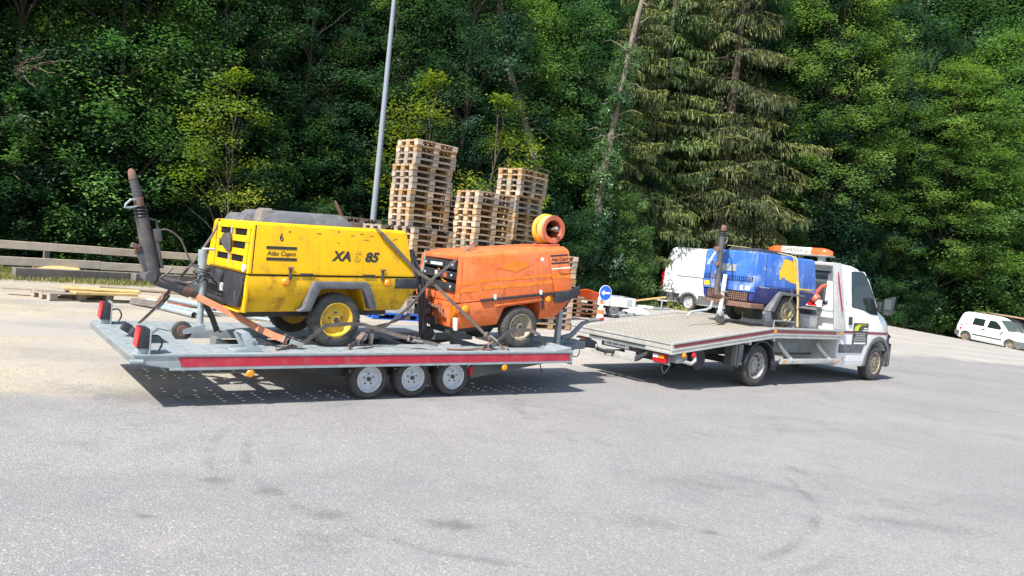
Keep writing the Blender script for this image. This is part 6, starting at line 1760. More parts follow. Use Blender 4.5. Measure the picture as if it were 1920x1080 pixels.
# dark estate behind it with boards on the roof
DR = [(0.20, 0.25, 4.1, 0.08, 0.3, 0.15), (0.35, 0.02, 4.3, 0.02, 0.4, 0.2), (0.60, 0.0, 4.35, 0.0, 0.45, 0.2), (0.85, 0.02, 4.1, 0.02, 0.42, 0.2), (0.95, 0.05, 3.3, 0.05, 0.4, 0.2), (1.30, 0.25, 2.8, 0.15, 0.3, 0.2), (1.46, 0.4, 2.45, 0.22, 0.3, 0.2), (1.50, 0.6, 2.2, 0.36, 0.2, 0.2)]
DR = [(z * 1.28 if z > 0.5 else z, *r_) for z, *r_ in DR]
DT, db_, dy, dx = vehicle('dark_car', 'dark estate car parked beyond the small white van, with boards on its roof', 'car', (29.1, 47.9, -0.72), -65.5, DR, (0.8, 3.45), 0.31, 'rim_silver', 'dark_green_paint', 'cars at the right edge', 1.75)
DT.rotation_euler = (0, R(3.2), R(-65.5))
side_panel([(0.5, 1.25), (1.75, 1.25), (1.75, 1.70), (0.6, 1.70)], dy, 0.006, 'side_window', 'glass', DT, mirror=1.75)
side_panel([(1.85, 1.25), (3.0, 1.25), (2.5, 1.71), (1.85, 1.71)], dy, 0.006, 'side_window', 'glass_pale', DT, mirror=1.75)
MB().hexa([(3.28, 0.3, 1.24), (3.31, 0.3, 1.23), (3.31, 1.45, 1.23), (3.28, 1.45, 1.24), (2.52, 0.4, 1.83), (2.55, 0.4, 1.84), (2.55, 1.35, 1.84), (2.52, 1.35, 1.83)]).build('windscreen', 'glass', DT)
for x_ in (0.9, 2.0):
    MB().box(x_, x_ + 0.05, 0.2, 1.55, 1.93, 1.97).build('roof_bar', 'galv_dark', DT)
mwd = Matrix.Translation(DT.location) @ DT.rotation_euler.to_matrix().to_4x4()
for k in range(4):
    a = mwd @ Vector((-0.1 + 0.1 * k, 0.35 + 0.26 * k, 1.975))
    c2 = mwd @ Vector((3.4, 0.35 + 0.26 * k, 1.975))
    board('plank', a, c2, 0.24, 0.05, 'wood_grey' if k % 2 else 'wood', ['pale plank on the roof of the dark car, nearest the small van', 'grey plank second on the roof of the dark car', 'pale plank third on the roof of the dark car', 'grey plank furthest back on the roof of the dark car'][k], 'plank', 'planks on the roof of the dark car')
bb = MB()
for k in range(5):
    c_ = Vector((2.9 + 0.2 * k, 0.5 + 0.15 * (k % 3), 2.14 + 0.07 * (k % 2)))
    bb.lathe([(0.01, 0.17), (0.15, 0.13), (0.2, 0.0), (0.15, -0.10), (0.01, -0.12)], mwd @ c_, (0.1 * k, 0.1, 1), 12)
o = bb.build('white_sack', 'tarp')
tag(o, 'heap of white sacks on the boards above the dark car', 'sacks')

# ---------------------------------------------------------------- lashing straps and ropes
bpy.context.view_layer.update()
def w(o, *p):
    return o.matrix_world @ Vector(p)
def strap(label, pts, width, m_, side, ratchet=None, hooks=(), group='straps lashing the compressors', nm='lashing_strap'):
    t = thing(nm, label, 'strap', pts[0], 0, group)
    L0 = pts[0]
    fine = []
    for a, b2 in zip(pts[:-1], pts[1:]):
        for k in range(4):
            fine.append(a.lerp(b2, k / 4))
    fine.append(pts[-1])
    MB().ribbon([p - L0 for p in fine], width, side, 0.005).build('webbing', m_, t, smooth=20)
    if ratchet is not None:
        a, b2 = ratchet
        d = (b2 - a).normalized()
        sd = Vector(side) if not isinstance(side, list) else Vector(side[0])
        sd = (sd - d * sd.dot(d)).normalized()
        nn = d.cross(sd)
        mm = Matrix((d, sd, nn)).transposed().to_4x4()
        mm.translation = (a + b2) / 2 - L0
        L_ = (b2 - a).length
        q = MB()
        for s_ in (-1, 1):
            q.box(-L_ / 2, L_ / 2, s_ * (width / 2 + 0.006) - 0.003, s_ * (width / 2 + 0.006) + 0.003, -0.025, 0.035, mm)
        ro = q.build('ratchet_frame', 'rust', t, bevel=0.003)
        q = MB()
        for f_ in (-0.4, 0.0, 0.35):
            q.cyl(mm @ Vector((L_ * f_, -width / 2 - 0.015, 0.01)), mm @ Vector((L_ * f_, width / 2 + 0.015, 0.01)), 0.014, 8)
        q.box(-L_ * 0.1, L_ * 0.62, -width * 0.35, width * 0.35, 0.035, 0.045, mm)
        q.build('ratchet_handle', 'galv_dark', ro)
    for hk in hooks:
        a = hk - L0
        MB().tube([a + Vector((0, 0, 0.05)), a + Vector((0.01, 0, 0.02)), a + Vector((0.02, 0.01, -0.005)), a + Vector((0.04, 0.02, 0.01))], 0.008, 6).build('hook', 'rust', t)
    return t
UPL = w(Y, 1.0, 0, 0) - w(Y, 0, 0, 0)
nY = -(w(Y, 0, 1, 0) - w(Y, 0, 0, 0))
cross_ = w(Y, 1.20, -0.05, 0.76)
strap('wide grey strap running over the yellow bonnet down to the deck before the orange wheel', [w(Y, 0.50, 1.2, 1.335), w(Y, 0.50, 0.05, 1.333), w(Y, 0.53, 0.0, 1.29), w(Y, 1.02, -0.03, 0.86), cross_, w(T, 1.62, 0.14, 0.70), w(T, 1.86, 0.05, 0.545)], 0.042, 'strap', [UPL, UPL, UPL, UPL, UPL, UPL, UPL][0], (w(T, 1.60, 0.16, 0.72), w(T, 1.72, 0.10, 0.63)), [w(T, 1.87, 0.04, 0.545)])
strap('dark strap from the eye on top of the orange compressor to the yellow compressor', [w(O, -0.30, 0.53, 1.33), w(O, -0.55, 0.3, 1.29), w(O, -0.80, 0.12, 1.21), cross_ + Vector((0.02, -0.02, 0.01)), w(Y, 0.95, -0.05, 0.45), w(Y, 0.65, -0.03, 0.22), w(Y, 0.42, -0.03, 0.17)], 0.032, 'strap_dark', UPL)
# around the yellow wheel
strap('grey strap crossing the yellow wheel hub with a rusty ratchet on its left', [w(Y, -0.62, -0.10, 0.02), w(Y, -0.36, -0.08, 0.07), w(Y, -0.11, -0.035, 0.245), w(Y, 0.19, -0.035, 0.255), w(Y, 0.36, -0.02, 0.24), w(Y, 0.75, -0.12, 0.12), w(Y, 1.2, -0.3, 0.015)], 0.042, 'strap_dark', (0, 0, 1), (w(Y, 0.86, -0.165, 0.09), w(Y, 1.0, -0.22, 0.06)), [w(Y, -0.62, -0.10, 0.02)])
strap('dusty strap hooked to the deck right of the yellow wheel', [w(Y, 0.10, -0.19, 0.01), w(Y, 0.28, -0.12, 0.09), w(Y, 0.40, -0.03, 0.17)], 0.06, 'strap', (0.3, 0.3, 1), (w(Y, 0.22, -0.15, 0.07), w(Y, 0.33, -0.08, 0.13)), [w(Y, 0.09, -0.20, 0.01)])
strap('short pale strap hanging straight down beside the yellow wheel', [w(Y, 0.46, 0.0, 0.22), w(Y, 0.47, -0.03, 0.12), w(Y, 0.44, -0.05, 0.0)], 0.05, 'strap', UPL)
strap('faded orange strap from under the drawbar to the deck by the yellow wheel', [w(Y, -1.30, 0.55, 0.50), w(Y, -1.0, 0.36, 0.34), w(Y, -0.78, 0.10, 0.20), w(Y, -0.66, 0.0, 0.14), w(Y, -0.55, -0.06, 0.10)], 0.07, 'strap_rust', [Vector((0.2, 0.2, 1))] * 1 and Vector((0.1, 0.3, 1)), (w(Y, -0.60, -0.04, 0.12), w(Y, -0.42, -0.10, 0.05)))
strap('twisted dark strap tail under the ratchet left of the yellow wheel', [w(Y, -0.50, -0.10, 0.05), w(Y, -0.62, -0.16, 0.025), w(Y, -0.72, -0.20, 0.01)], 0.045, 'strap', (0, 0, 1), None, [w(Y, -0.73, -0.20, 0.01)])
strap('dark strap behind the jockey wheel down to the deck', [w(Y, -1.22, 0.62, 0.48), w(Y, -1.05, 0.80, 0.24), w(Y, -0.98, 0.84, 0.08)], 0.06, 'strap_dark', UPL, None, [w(Y, -0.97, 0.84, 0.08)])
strap('strap with ratchet from the drawbar to the rear deck corner', [w(Y, -1.49, 0.66, 0.62), w(Y, -1.535, 0.87, 0.46), w(Y, -1.575, 1.10, 0.30), w(T, -1.98, 1.93, 0.545)], 0.04, 'strap', UPL, (w(Y, -1.52, 0.82, 0.50), w(Y, -1.56, 1.02, 0.36)))
# orange wheel
strap('dark strap across the orange compressor wheel with an open ratchet on the deck', [w(T, 1.50, 0.02, 0.56), w(T, 1.72, 0.12, 0.60), w(O, -0.10, -0.03, 0.26), w(O, 0.19, -0.03, 0.22), w(O, 0.30, -0.05, 0.15), w(T, 2.7, 0.26, 0.56)], 0.045, 'strap_dark', (0, 0, 1), (w(T, 1.58, 0.05, 0.575), w(T, 1.72, 0.12, 0.605)), [w(T, 2.72, 0.25, 0.55)])
# ropes at the yellow front
def rope(label, pts, r_, m_, group='ropes and chains on the trailer', nm='rope'):
    o = MB().tube([p - pts[0] for p in pts], r_, 6).build(nm, m_)
    o.location = pts[0]
    return tag(o, label, 'rope', group)
rope('thin rope slanting from the yellow bonnet corner to the drawbar', [w(Y, -0.93, 1.05, 1.32), w(Y, -1.0, 1.02, 1.16), w(Y, -1.25, 0.84, 0.86), w(Y, -1.46, 0.66, 0.66)], 0.014, 'strap')
rope('thin dark rope lying across the deck behind the yellow wheel', [w(Y, 0.45, 0.02, 0.20), w(Y, 0.8, 0.1, 0.24), w(Y, 1.15, 0.3, 0.30)], 0.012, 'strap_dark')
rope('rusty chain slack on the deck left of the orange wheel', [w(T, 1.0, 0.05, 0.55), w(T, 1.25, 0.0, 0.55), w(T, 1.45, 0.05, 0.555), w(T, 1.62, 0.0, 0.55)], 0.012, 'rust')
# blue compressor straps
bs = strap('pale yellow double strap over the blue compressor down to the truck bed', [w(B, -0.42, 1.1, 1.33), w(B, -0.1, 0.55, 1.31), w(B, 0.08, 0.03, 1.225), w(B, 0.10, 0.0, 1.16), w(B, 0.19, -0.03, 0.70), w(B, 0.21, -0.06, 0.30), w(B, 0.20, -0.10, 0.02)], 0.05, 'strap_yellow', UPL, None, (), 'straps on the tow truck bed')
strap('thin pale yellow strap beside the double strap on the blue compressor', [w(B, -0.02, 0.45, 1.29), w(B, 0.0, 0.02, 1.225), w(B, 0.02, -0.005, 1.15), w(B, 0.15, -0.04, 0.66), w(B, 0.22, -0.07, 0.24)], 0.03, 'strap_yellow', UPL, None, (), 'straps on the tow truck bed')
strap('tan strap tail slanting to the right from the yellow strap', [w(B, 0.20, -0.07, 0.34), w(B, 0.34, -0.02, 0.16), w(B, 0.46, -0.03, 0.01)], 0.045, 'strap', UPL, None, (), 'straps on the tow truck bed')
strap('dirty rope-like strap over the blue compressor wheel', [w(B, 0.0, -0.03, 0.66), w(B, 0.03, -0.05, 0.55), w(B, -0.06, -0.05, 0.42), w(B, 0.02, -0.06, 0.32), w(B, 0.12, -0.05, 0.28), w(B, 0.2, -0.04, 0.22)], 0.04, 'strap', UPL, None, (), 'straps on the tow truck bed')
strap('dirty strap from the blue compressor hub to the truck bed', [w(B, 0.10, -0.05, 0.27), w(B, -0.08, -0.07, 0.12), w(B, -0.22, -0.08, 0.02)], 0.04, 'strap', UPL, None, (), 'straps on the tow truck bed')

# ---------------------------------------------------------------- vegetation
def leaf_mesh(name, P, D, N, L, W, tint, m):
    """one rhombic leaf (a single folded quad) per row"""
    n = len(P)
    D = D / np.linalg.norm(D, axis=1, keepdims=True)
    N = N - D * np.sum(N * D, axis=1, keepdims=True)
    N = N / np.maximum(np.linalg.norm(N, axis=1, keepdims=True), 1e-6)
    Sd = np.cross(D, N)
    L = L[:, None]
    W = W[:, None]
    v = np.empty((n, 4, 3), dtype=np.float32)
    v[:, 0] = P - D * L * 0.5
    v[:, 1] = P + Sd * W * 0.5 + N * W * 0.12 - D * L * 0.06
    v[:, 2] = P + D * L * 0.5 - N * L * 0.10
    v[:, 3] = P - Sd * W * 0.5 + N * W * 0.12 - D * L * 0.06
    me = bpy.data.meshes.new(name)
    me.vertices.add(n * 4)
    me.loops.add(n * 4)
    me.polygons.add(n)
    me.vertices.foreach_set('co', v.reshape(-1))
    me.loops.foreach_set('vertex_index', np.arange(n * 4, dtype=np.int32))
    me.polygons.foreach_set('loop_start', np.arange(0, n * 4, 4, dtype=np.int32))
    me.polygons.foreach_set('loop_total', np.full(n, 4, dtype=np.int32))
    a = me.attributes.new('tint', 'FLOAT', 'FACE')
    a.data.foreach_set('value', np.clip(tint, 0, 1).astype(np.float32))
    me.update()
    me.validate()
    me.materials.append(M[m])
    return me
def rnd_unit(n):
    v = rng.normal(size=(n, 3))
    return v / np.linalg.norm(v, axis=1, keepdims=True)
def sprays(centers, outs, size, per, leaf, droop=0.35, flat=0.22):
    """flattened sprays of leaves, each tilted outward and down, as broadleaf twigs hang"""
    n = len(centers)
    k = np.repeat(np.arange(n), per)
    c = centers[k]
    o = outs[k].copy()
    o[:, 2] -= droop
    o /= np.linalg.norm(o, axis=1, keepdims=True)
    up = np.tile(np.array([[0, 0, 1.0]]), (len(k), 1)) + 0.25 * np.repeat(rng.normal(size=(n, 3)), per, axis=0)
    s = np.cross(o, up)
    s /= np.maximum(np.linalg.norm(s, axis=1, keepdims=True), 1e-6)
    nn = np.cross(s, o)
    sz = size[k][:, None]
    u = rng.uniform(-0.8, 1.0, (len(k), 1))
    wv = rng.normal(0, 0.42, (len(k), 1)) * (1.1 - 0.5 * np.abs(u))
    h = rng.normal(0, flat, (len(k), 1))
    P = c + o * u * sz + s * wv * sz + nn * h * sz
    D = o * 0.7 + s * np.sign(wv) * 0.7 + rnd_unit(len(k)) * 0.5
    Nn = nn + rnd_unit(len(k)) * 0.55
    L = leaf * rng.uniform(0.65, 1.3, len(k)) * rng.uniform(0.8, 1.3, n)[k]
    W = L * rng.uniform(0.5, 0.72, len(k))
    ct = (rng.uniform(0.0, 1.0, n) ** 1.3 * 0.85)[k]
    tint = ct + rng.normal(0, 0.17, len(k))
    return P, D, Nn, L, W, tint
def limb_pts(a, b, sag=0.1, k=5, wob=0.08):
    a, b = Vector(a), Vector(b)
    out = []
    for i in range(k):
        t = i / (k - 1)
        p = a.lerp(b, t)
        p.z += sag * math.sin(math.pi * t) * (b - a).length
        if 0 < i < k - 1:
            p += Vector((random.uniform(-wob, wob), random.uniform(-wob, wob), random.uniform(-wob, wob)))
        out.append(p)
    return out
def broadleaf(H, rad, base, nclump, per, leaf, mleaf, bark='bark', lean=(0, 0), trunk_r=0.16, spray=(0.55, 1.0), shell=0.55):
    """returns (trunk mesh, crown mesh): tapered trunk with limbs reaching out to the foliage sprays"""
    cs, os_ = [], []
    while len(cs) < nclump:
        t = random.random()
        z = base + (H - base) * t
        prof = math.sin(math.pi * min(1, 0.20 + 0.80 * t) ** 0.85) ** 0.6 if t > 0.02 else 0.5
        r = rad * prof * math.sqrt(random.uniform(shell ** 2, 1.0)) * random.uniform(0.8, 1.12)
        a = random.uniform(0, 2 * math.pi)
        cs.append((r * math.cos(a) + lean[0] * z, r * math.sin(a) + lean[1] * z, z))
        os_.append((math.cos(a), math.sin(a), 0.25))
    cs, os_ = np.array(cs), np.array(os_)
    # gaps: drop clumps in a few random wedges
    keep = np.ones(len(cs), bool)
    for _ in range(int(H / 1.2)):
        g_ = cs[random.randrange(len(cs))]
        keep &= np.linalg.norm(cs - g_, axis=1) > random.uniform(0.5, 0.95)
    cs, os_ = cs[keep], os_[keep]
    size = rng.uniform(spray[0], spray[1], len(cs))
    cm = leaf_mesh('crown', *sprays(cs, os_, size, per, leaf), mleaf)
    t = MB()
    pts = [Vector((lean[0] * H * k / 8 + random.uniform(-0.08, 0.08) * (k > 0), lean[1] * H * k / 8 + random.uniform(-0.08, 0.08) * (k > 0), H * 0.93 * k / 8 - 0.2 * (k == 0))) for k in range(9)]
    t.tube(pts, [trunk_r * (1.25 if k == 0 else 1 - 0.1 * k) for k in range(9)], 10)
    for i in rng.permutation(len(cs))[:int(26 + nclump * 0.08)]:
        c = cs[i]
        zb_ = max(base * 0.7, c[2] - random.uniform(0.6, 1.8) - 0.25 * math.hypot(c[0], c[1]))
        q = min(7.9, max(0, zb_ / (H * 0.93) * 8))
        p0 = pts[int(q)].lerp(pts[min(8, int(q) + 1)], q - int(q))
        t.tube(limb_pts(p0, c, 0.06), [trunk_r * 0.3, trunk_r * 0.25, trunk_r * 0.18, trunk_r * 0.12, 0.006], 5, caps=False)
    return t.mesh('trunk', bark, smooth=60), cm
def spruce(H, rad, mneedle, step=0.085, dens=1.0, z0=0.8):
    """conifer whose boughs sweep down, each bough carrying hanging curtains of fine twigs"""
    P, D, Nn, L, W, T_ = [], [], [], [], [], []
    t = MB()
    t.tube([(0, 0, -0.2), (0.1, 0, H * 0.5), (0, 0, H)], [0.26, 0.17, 0.03], 10)
    z = z0
    while z < H - 0.4:
        f = 1 - (z / H) ** 1.3
        a = random.uniform(0, 2 * math.pi)
        Lb = (rad * f * random.uniform(0.55, 1.15) * (1 + 0.18 * math.sin(3 * a + 1.3 * z)) + 0.25)
        ct = random.uniform(0.0, 0.75)
        dr = random.uniform(0.18, 0.50)
        curl = random.uniform(0.0, 0.22)
        pts = []
        for k in range(9):
            s = k / 8
            r = Lb * s
            pts.append(Vector((r * math.cos(a), r * math.sin(a), z + 0.15 * Lb * s - dr * Lb * s * s + curl * Lb * max(0, s - 0.7))))
        if random.random() < 0.4:
            t.tube(pts[::2], [0.032, 0.026, 0.018, 0.011, 0.005], 5, caps=False)
        dv = Vector((math.cos(a), math.sin(a), 0))
        sd = Vector((-math.sin(a), math.cos(a), 0))
        n = int(Lb * 85 * dens)
        for _ in range(n):
            s = math.sqrt(random.uniform(0.06, 1.0))
            q = s * 8
            k = min(7, int(q))
            p = pts[k].lerp(pts[k + 1], q - k)
            wmax = 0.34 * Lb * math.sin(math.pi * min(1, 0.12 + s * 0.83))
            off = random.uniform(-1, 1)
            off = math.copysign(abs(off) ** 0.8, off) * wmax
            p = p + sd * off - dv * abs(off) * 0.45
            p.z -= abs(off) * 0.30
            tip = s > 0.72
            if random.random() < (0.62 if not tip else 0.35):
                hang = random.uniform(0.10, 0.40) * (0.5 + 0.9 * s)
                p.z -= hang * random.uniform(0.3, 0.7)
                P.append(tuple(p))
                D.append((random.gauss(0, 0.16) + dv.x * 0.18, random.gauss(0, 0.16) + dv.y * 0.18, -1.0))
                Nn.append((random.gauss(0, 1), random.gauss(0, 1), 0.3))
                L.append(hang)
                W.append(random.uniform(0.035, 0.075))
                T_.append(ct + random.gauss(-0.02, 0.16))
            else:
                P.append(tuple(p))
                D.append((dv.x + sd.x * math.copysign(0.8, off) + random.gauss(0, 0.3), dv.y + sd.y * math.copysign(0.8, off) + random.gauss(0, 0.3), random.gauss(-0.25, 0.25)))
                Nn.append((random.gauss(0, 0.4), random.gauss(0, 0.4), 1))
                L.append(random.uniform(0.14, 0.32))
                W.append(random.uniform(0.04, 0.075))
                T_.append(ct + 0.12 + 0.2 * tip + random.gauss(0, 0.15))
        z += step * random.uniform(0.5, 1.5)
    return t.mesh('trunk', 'bark', smooth=60), leaf_mesh('crown', np.array(P), np.array(D), np.array(Nn), np.array(L), np.array(W), np.array(T_), mneedle)
def bush(rad, H, nclump, per, leaf, mleaf):
    cs, os_ = [], []
    for _ in range(nclump):
        a = random.uniform(0, 2 * math.pi)
        t = random.random()
        r = rad * math.sqrt(random.uniform(0.3, 1)) * math.sqrt(max(0.1, 1 - (t * 0.92) ** 2))
        cs.append((r * math.cos(a), r * math.sin(a), 0.15 + H * t))
        os_.append((math.cos(a), math.sin(a), 0.5))
    cs, os_ = np.array(cs), np.array(os_)
    cm = leaf_mesh('crown', *sprays(cs, os_, rng.uniform(0.35, 0.6, len(cs)), per, leaf, 0.2), mleaf)
    t = MB()
    for i in rng.permutation(len(cs))[:16]:
        t.tube(limb_pts((random.uniform(-0.15, 0.15), random.uniform(-0.15, 0.15), -0.1), cs[i], 0.05), [0.03, 0.025, 0.018, 0.012, 0.006], 5, caps=False)
    return t.mesh('stem', 'bark', smooth=60), cm

PT = {
    'beech_a': broadleaf(13.5, 3.1, 0.6, 420, 165, 0.115, 'leaf', trunk_r=0.13),
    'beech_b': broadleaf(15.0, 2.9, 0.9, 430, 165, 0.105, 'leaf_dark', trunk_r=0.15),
    'beech_c': broadleaf(18.0, 3.6, 2.2, 480, 165, 0.12, 'leaf', trunk_r=0.18),
    'ash': broadleaf(12.0, 2.6, 0.6, 380, 150, 0.10, 'leaf_light', trunk_r=0.11),
    'maple': broadleaf(21.0, 3.8, 5.0, 480, 160, 0.13, 'leaf_light', trunk_r=0.13),
    'sapling': broadleaf(6.5, 1.6, 1.6, 60, 110, 0.095, 'leaf_yellow', trunk_r=0.05, spray=(0.4, 0.8)),
    'bush_a': bush(1.5, 2.4, 85, 130, 0.085, 'leaf'),
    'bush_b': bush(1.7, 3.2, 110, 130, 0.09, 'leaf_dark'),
    'bush_c': bush(1.3, 1.7, 70, 130, 0.08, 'leaf_light'),
    'ivy': bush(1.9, 4.6, 180, 150, 0.09, 'leaf_ivy'),
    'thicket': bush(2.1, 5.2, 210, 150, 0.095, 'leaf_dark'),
    'thicket_b': bush(2.0, 4.6, 190, 150, 0.095, 'leaf'),
    'spruce': spruce(19.0, 4.4, 'needle'),
    'spruce_brown': spruce(20.0, 4.6, 'needle_brown'),
}
def tree(kind, x, y, s, rz, name, label, group, z=None, cat='tree', sz=None, lean=None):
    off = 0
    if z is None:
        best = min(((p - Vector((x, y, 0))).length, p) for p, _ in HS)
        d = Vector((x, y, 0)) - cen
        side = d.length - ((best[1] - cen).length)
        z = hill_z(x, max(0, side))
    t = thing(name, label, cat, (x, y, z - 0.08), rz, group)
    if lean:
        t.rotation_euler = (R(lean[0]), R(lean[1]), R(rz))
    t.scale = (s, s, sz if sz else s)
    a, b = PT[kind]
    for nm, me in ((a.name.split('.')[0], a), (b.name.split('.')[0], b)):
        o = bpy.data.objects.new(nm, me)
        COL.objects.link(o)
        o.parent = t
    return t
HS = [(p, 0) for p, n_ in tl_sample(1.0)]
GT = 'trees of the wood behind the lot'
def kindlabel(k):
    return {'beech_a': 'bushy green broadleaf tree', 'beech_b': 'dark green broadleaf tree', 'beech_c': 'tall broadleaf tree', 'ash': 'lighter green slender tree', 'spruce': 'olive green drooping spruce', 'maple': 'tall light green tree'}[k]
ROWN = {3.2: ' in the front row,', 6.4: ' in the second row,', 10.5: ' in the third row,', 16.0: ' in the fourth row,', 24.0: ' furthest up the slope,'}
MARKS = ['beyond the left edge', 'left of the fence boards', 'above the far left fence', 'left of the towing arm', 'above the raised towing arm', 'above the trailer tail', 'above the yellow grille', 'above the black hood', 'above the XAS lettering', 'left of the lamp post', 'above the tallest stack', 'above the middle stack', 'above the hose reel', 'right of the hose reel', 'above the cone', 'left of the white van', 'above the white van', 'above the blue compressor', 'above the light bar', 'above the truck cab', 'above the wing mirror', 'right of the tow truck', 'left of the small van', 'above the small van', 'at the right edge', 'beyond the right edge']
def where(q):
    c = cam_o.matrix_world.inverted() @ Vector((q.x, q.y, 3.0))
    u = 960 - 1427 * c.x / c.z
    return ' ' + MARKS[max(0, min(len(MARKS) - 1, int((u + 0) / 80) + 1))]
tn = {'beech_a': 'beech_tree', 'beech_b': 'beech_tree', 'beech_c': 'beech_tree', 'ash': 'ash_tree', 'spruce': 'spruce_tree', 'maple': 'maple_tree'}
# rows of trees along and behind the wood's edge
lens_ = []
row_specs = [(3.2, 2.7, ('beech_a', 'beech_b', 'ash', 'beech_a', 'beech_b')), (6.4, 3.0, ('beech_b', 'beech_a', 'beech_c', 'beech_b')), (10.5, 3.4, ('beech_c', 'beech_b', 'beech_c')), (16.0, 4.2, ('beech_c', 'beech_b', 'spruce')), (24.0, 5.5, ('beech_c', 'beech_c', 'beech_b'))]
keepout = [(10.6, 42.6, 3.8, 2.8), (7.6, 42.0, 3.4, 2.0), (4.8, 38.4, 2.4, 2)]
for off, step, kinds in row_specs:
    acc = 0.0
    last = None
    i = 0
    for p, n_ in tl_sample(0.25):
        if last is not None:
            acc += (p - last).length
        last = p
        if acc < step:
            continue
        acc = -random.uniform(-0.5, 0.5)
        d = (p - cen).normalized()
        q = p + d * (off + random.uniform(-0.7, 0.7))
        ang = math.degrees(math.atan2(q.x, q.y))
        if not -44 < ang < 46:
            continue
        if off < 8 and any(math.hypot(q.x - kx, q.y - ky) < kr for kx, ky, kr, _ in keepout):
            continue
        k = kinds[i % len(kinds)]
        i += 1
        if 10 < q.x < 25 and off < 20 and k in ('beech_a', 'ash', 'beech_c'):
            k = 'beech_b'  # shade over this stretch is put into the leaf colour: dark crowns only
        s = random.uniform(0.85, 1.2) * (1.2 if q.x > 10 else 1.0) * (1.25 if off > 14 else 1.0)
        tree(k, q.x, q.y, s, random.uniform(0, 360), tn[k], kindlabel(k) + ROWN[off] + where(q), GT, sz=s * random.uniform(0.95, 1.25))
for off, step, kinds in ((1.9, 2.5, ('thicket', 'thicket_b', 'thicket')), (4.8, 3.1, ('thicket_b', 'thicket'))):
    acc = 0
    i = 0
    last = None
    for p, n_ in tl_sample(0.25):
        if last is not None:
            acc += (p - last).length
        last = p
        if acc < step:
            continue
        acc = random.uniform(-0.5, 0.5)
        d = (p - cen).normalized()
        q = p + d * (off + random.uniform(-0.5, 0.5))
        ang = math.degrees(math.atan2(q.x, q.y))
        if not -42 < ang < 45:
            continue
        k = kinds[i % len(kinds)]
        i += 1
        s = random.uniform(0.85, 1.3)
        tree(k, q.x, q.y, s, random.uniform(0, 360), 'shrub', {'thicket': 'tall dark leafy shrub', 'thicket_b': 'tall mid green leafy shrub'}[k] + (' in front of the trees' if off < 3 else ' between the first trees') + where(q), 'tall shrubs under the trees', cat='shrub')
acc = 0
last = None
i = 0
for p, n_ in tl_sample(0.2):
    if last is not None:
        acc += (p - last).length
    last = p
    if acc < 1.3:
        continue
    acc = random.uniform(-0.4, 0.4)
    d = (p - cen).normalized()
    q = p + d * random.uniform(0.3, 1.2)
    ang = math.degrees(math.atan2(q.x, q.y))
    if not -42 < ang < 44:
        continue
    k = ('bush_a', 'bush_b', 'bush_b', 'bush_a', 'bush_c')[i % 5]
    i += 1
    s = random.uniform(0.8, 1.25)
    tree(k, q.x, q.y, s, random.uniform(0, 360), 'bush', {'bush_a': 'green bush at the edge of the wood', 'bush_b': 'tall dark bush at the edge of the wood', 'bush_c': 'low light green bush at the edge of the wood'}[k] + where(q), 'bushes along the edge of the wood', cat='bush')
# the trees one can tell apart
tree('spruce_brown', 11.0, 42.6, 1.25, 20, 'spruce_tree', 'large brownish spruce with drooping boughs left of the tow truck cab', GT)
tree('spruce', 7.4, 42.6, 1.15, 140, 'spruce_tree', 'olive green spruce with drooping boughs above the white van', GT)
tree('spruce', 5.0, 39.0, 0.95, 70, 'spruce_tree', 'smaller spruce behind the ivy clad trunk right of the pallets', GT)
tree('ivy', 4.3, 34.6, 1.05, 30, 'ivy_mound', 'pale green ivy mound at the foot of the spruce, right of the hose reel', 'bushes along the edge of the wood', cat='bush')
tree('ivy', 5.4, 37.6, 0.9, 200, 'ivy_mound', 'smaller ivy mound close to the white van', 'bushes along the edge of the wood', cat='bush')
tree('bush_b', 2.6, 33.4, 1.2, 80, 'bush', 'dark bush just right of the right pallet stack', 'bushes along the edge of the wood', cat='bush')
tree('sapling', -9.0, 23.6, 1.0, 50, 'elder_tree', 'yellow green young tree standing out above the yellow compressor', GT)
tree('sapling', -3.6, 28.6, 1.25, 10, 'hornbeam_tree', 'yellowing young tree right of the lamp post above the pallets', GT)
tree('sapling', -1.2, 29.6, 1.2, 190, 'hornbeam_tree', 'yellow tipped young tree behind the tallest pallet stack', GT)
tree('maple', 18.6, 47.5, 1.15, 70, 'maple_tree', 'light green maple overhanging the tow truck cab from high up', GT)
tree('maple', 27.5, 50.0, 1.2, 200, 'maple_tree', 'light green sunlit maple at the upper right edge', GT, sz=0.85)
for x_, y_, l_ in ((28.5, 58.0, 'very tall tree closing the sky gap left of the upper right corner'), (33.0, 60.0, 'very tall tree at the upper right corner of the wood'), (38.5, 60.0, 'very tall tree just outside the upper right corner')):
    tree('beech_c', x_, y_, 1.9, 37 * x_, 'beech_tree', l_, GT)
tree('ash', 31.0, 51.0, 1.7, 100, 'ash_tree', 'tall pale ash at the right edge behind the small van', GT)
tree('ash', -13.2, 24.6, 1.15, 0, 'ash_tree', 'green ash with feathery foliage left of the towing arm', GT)
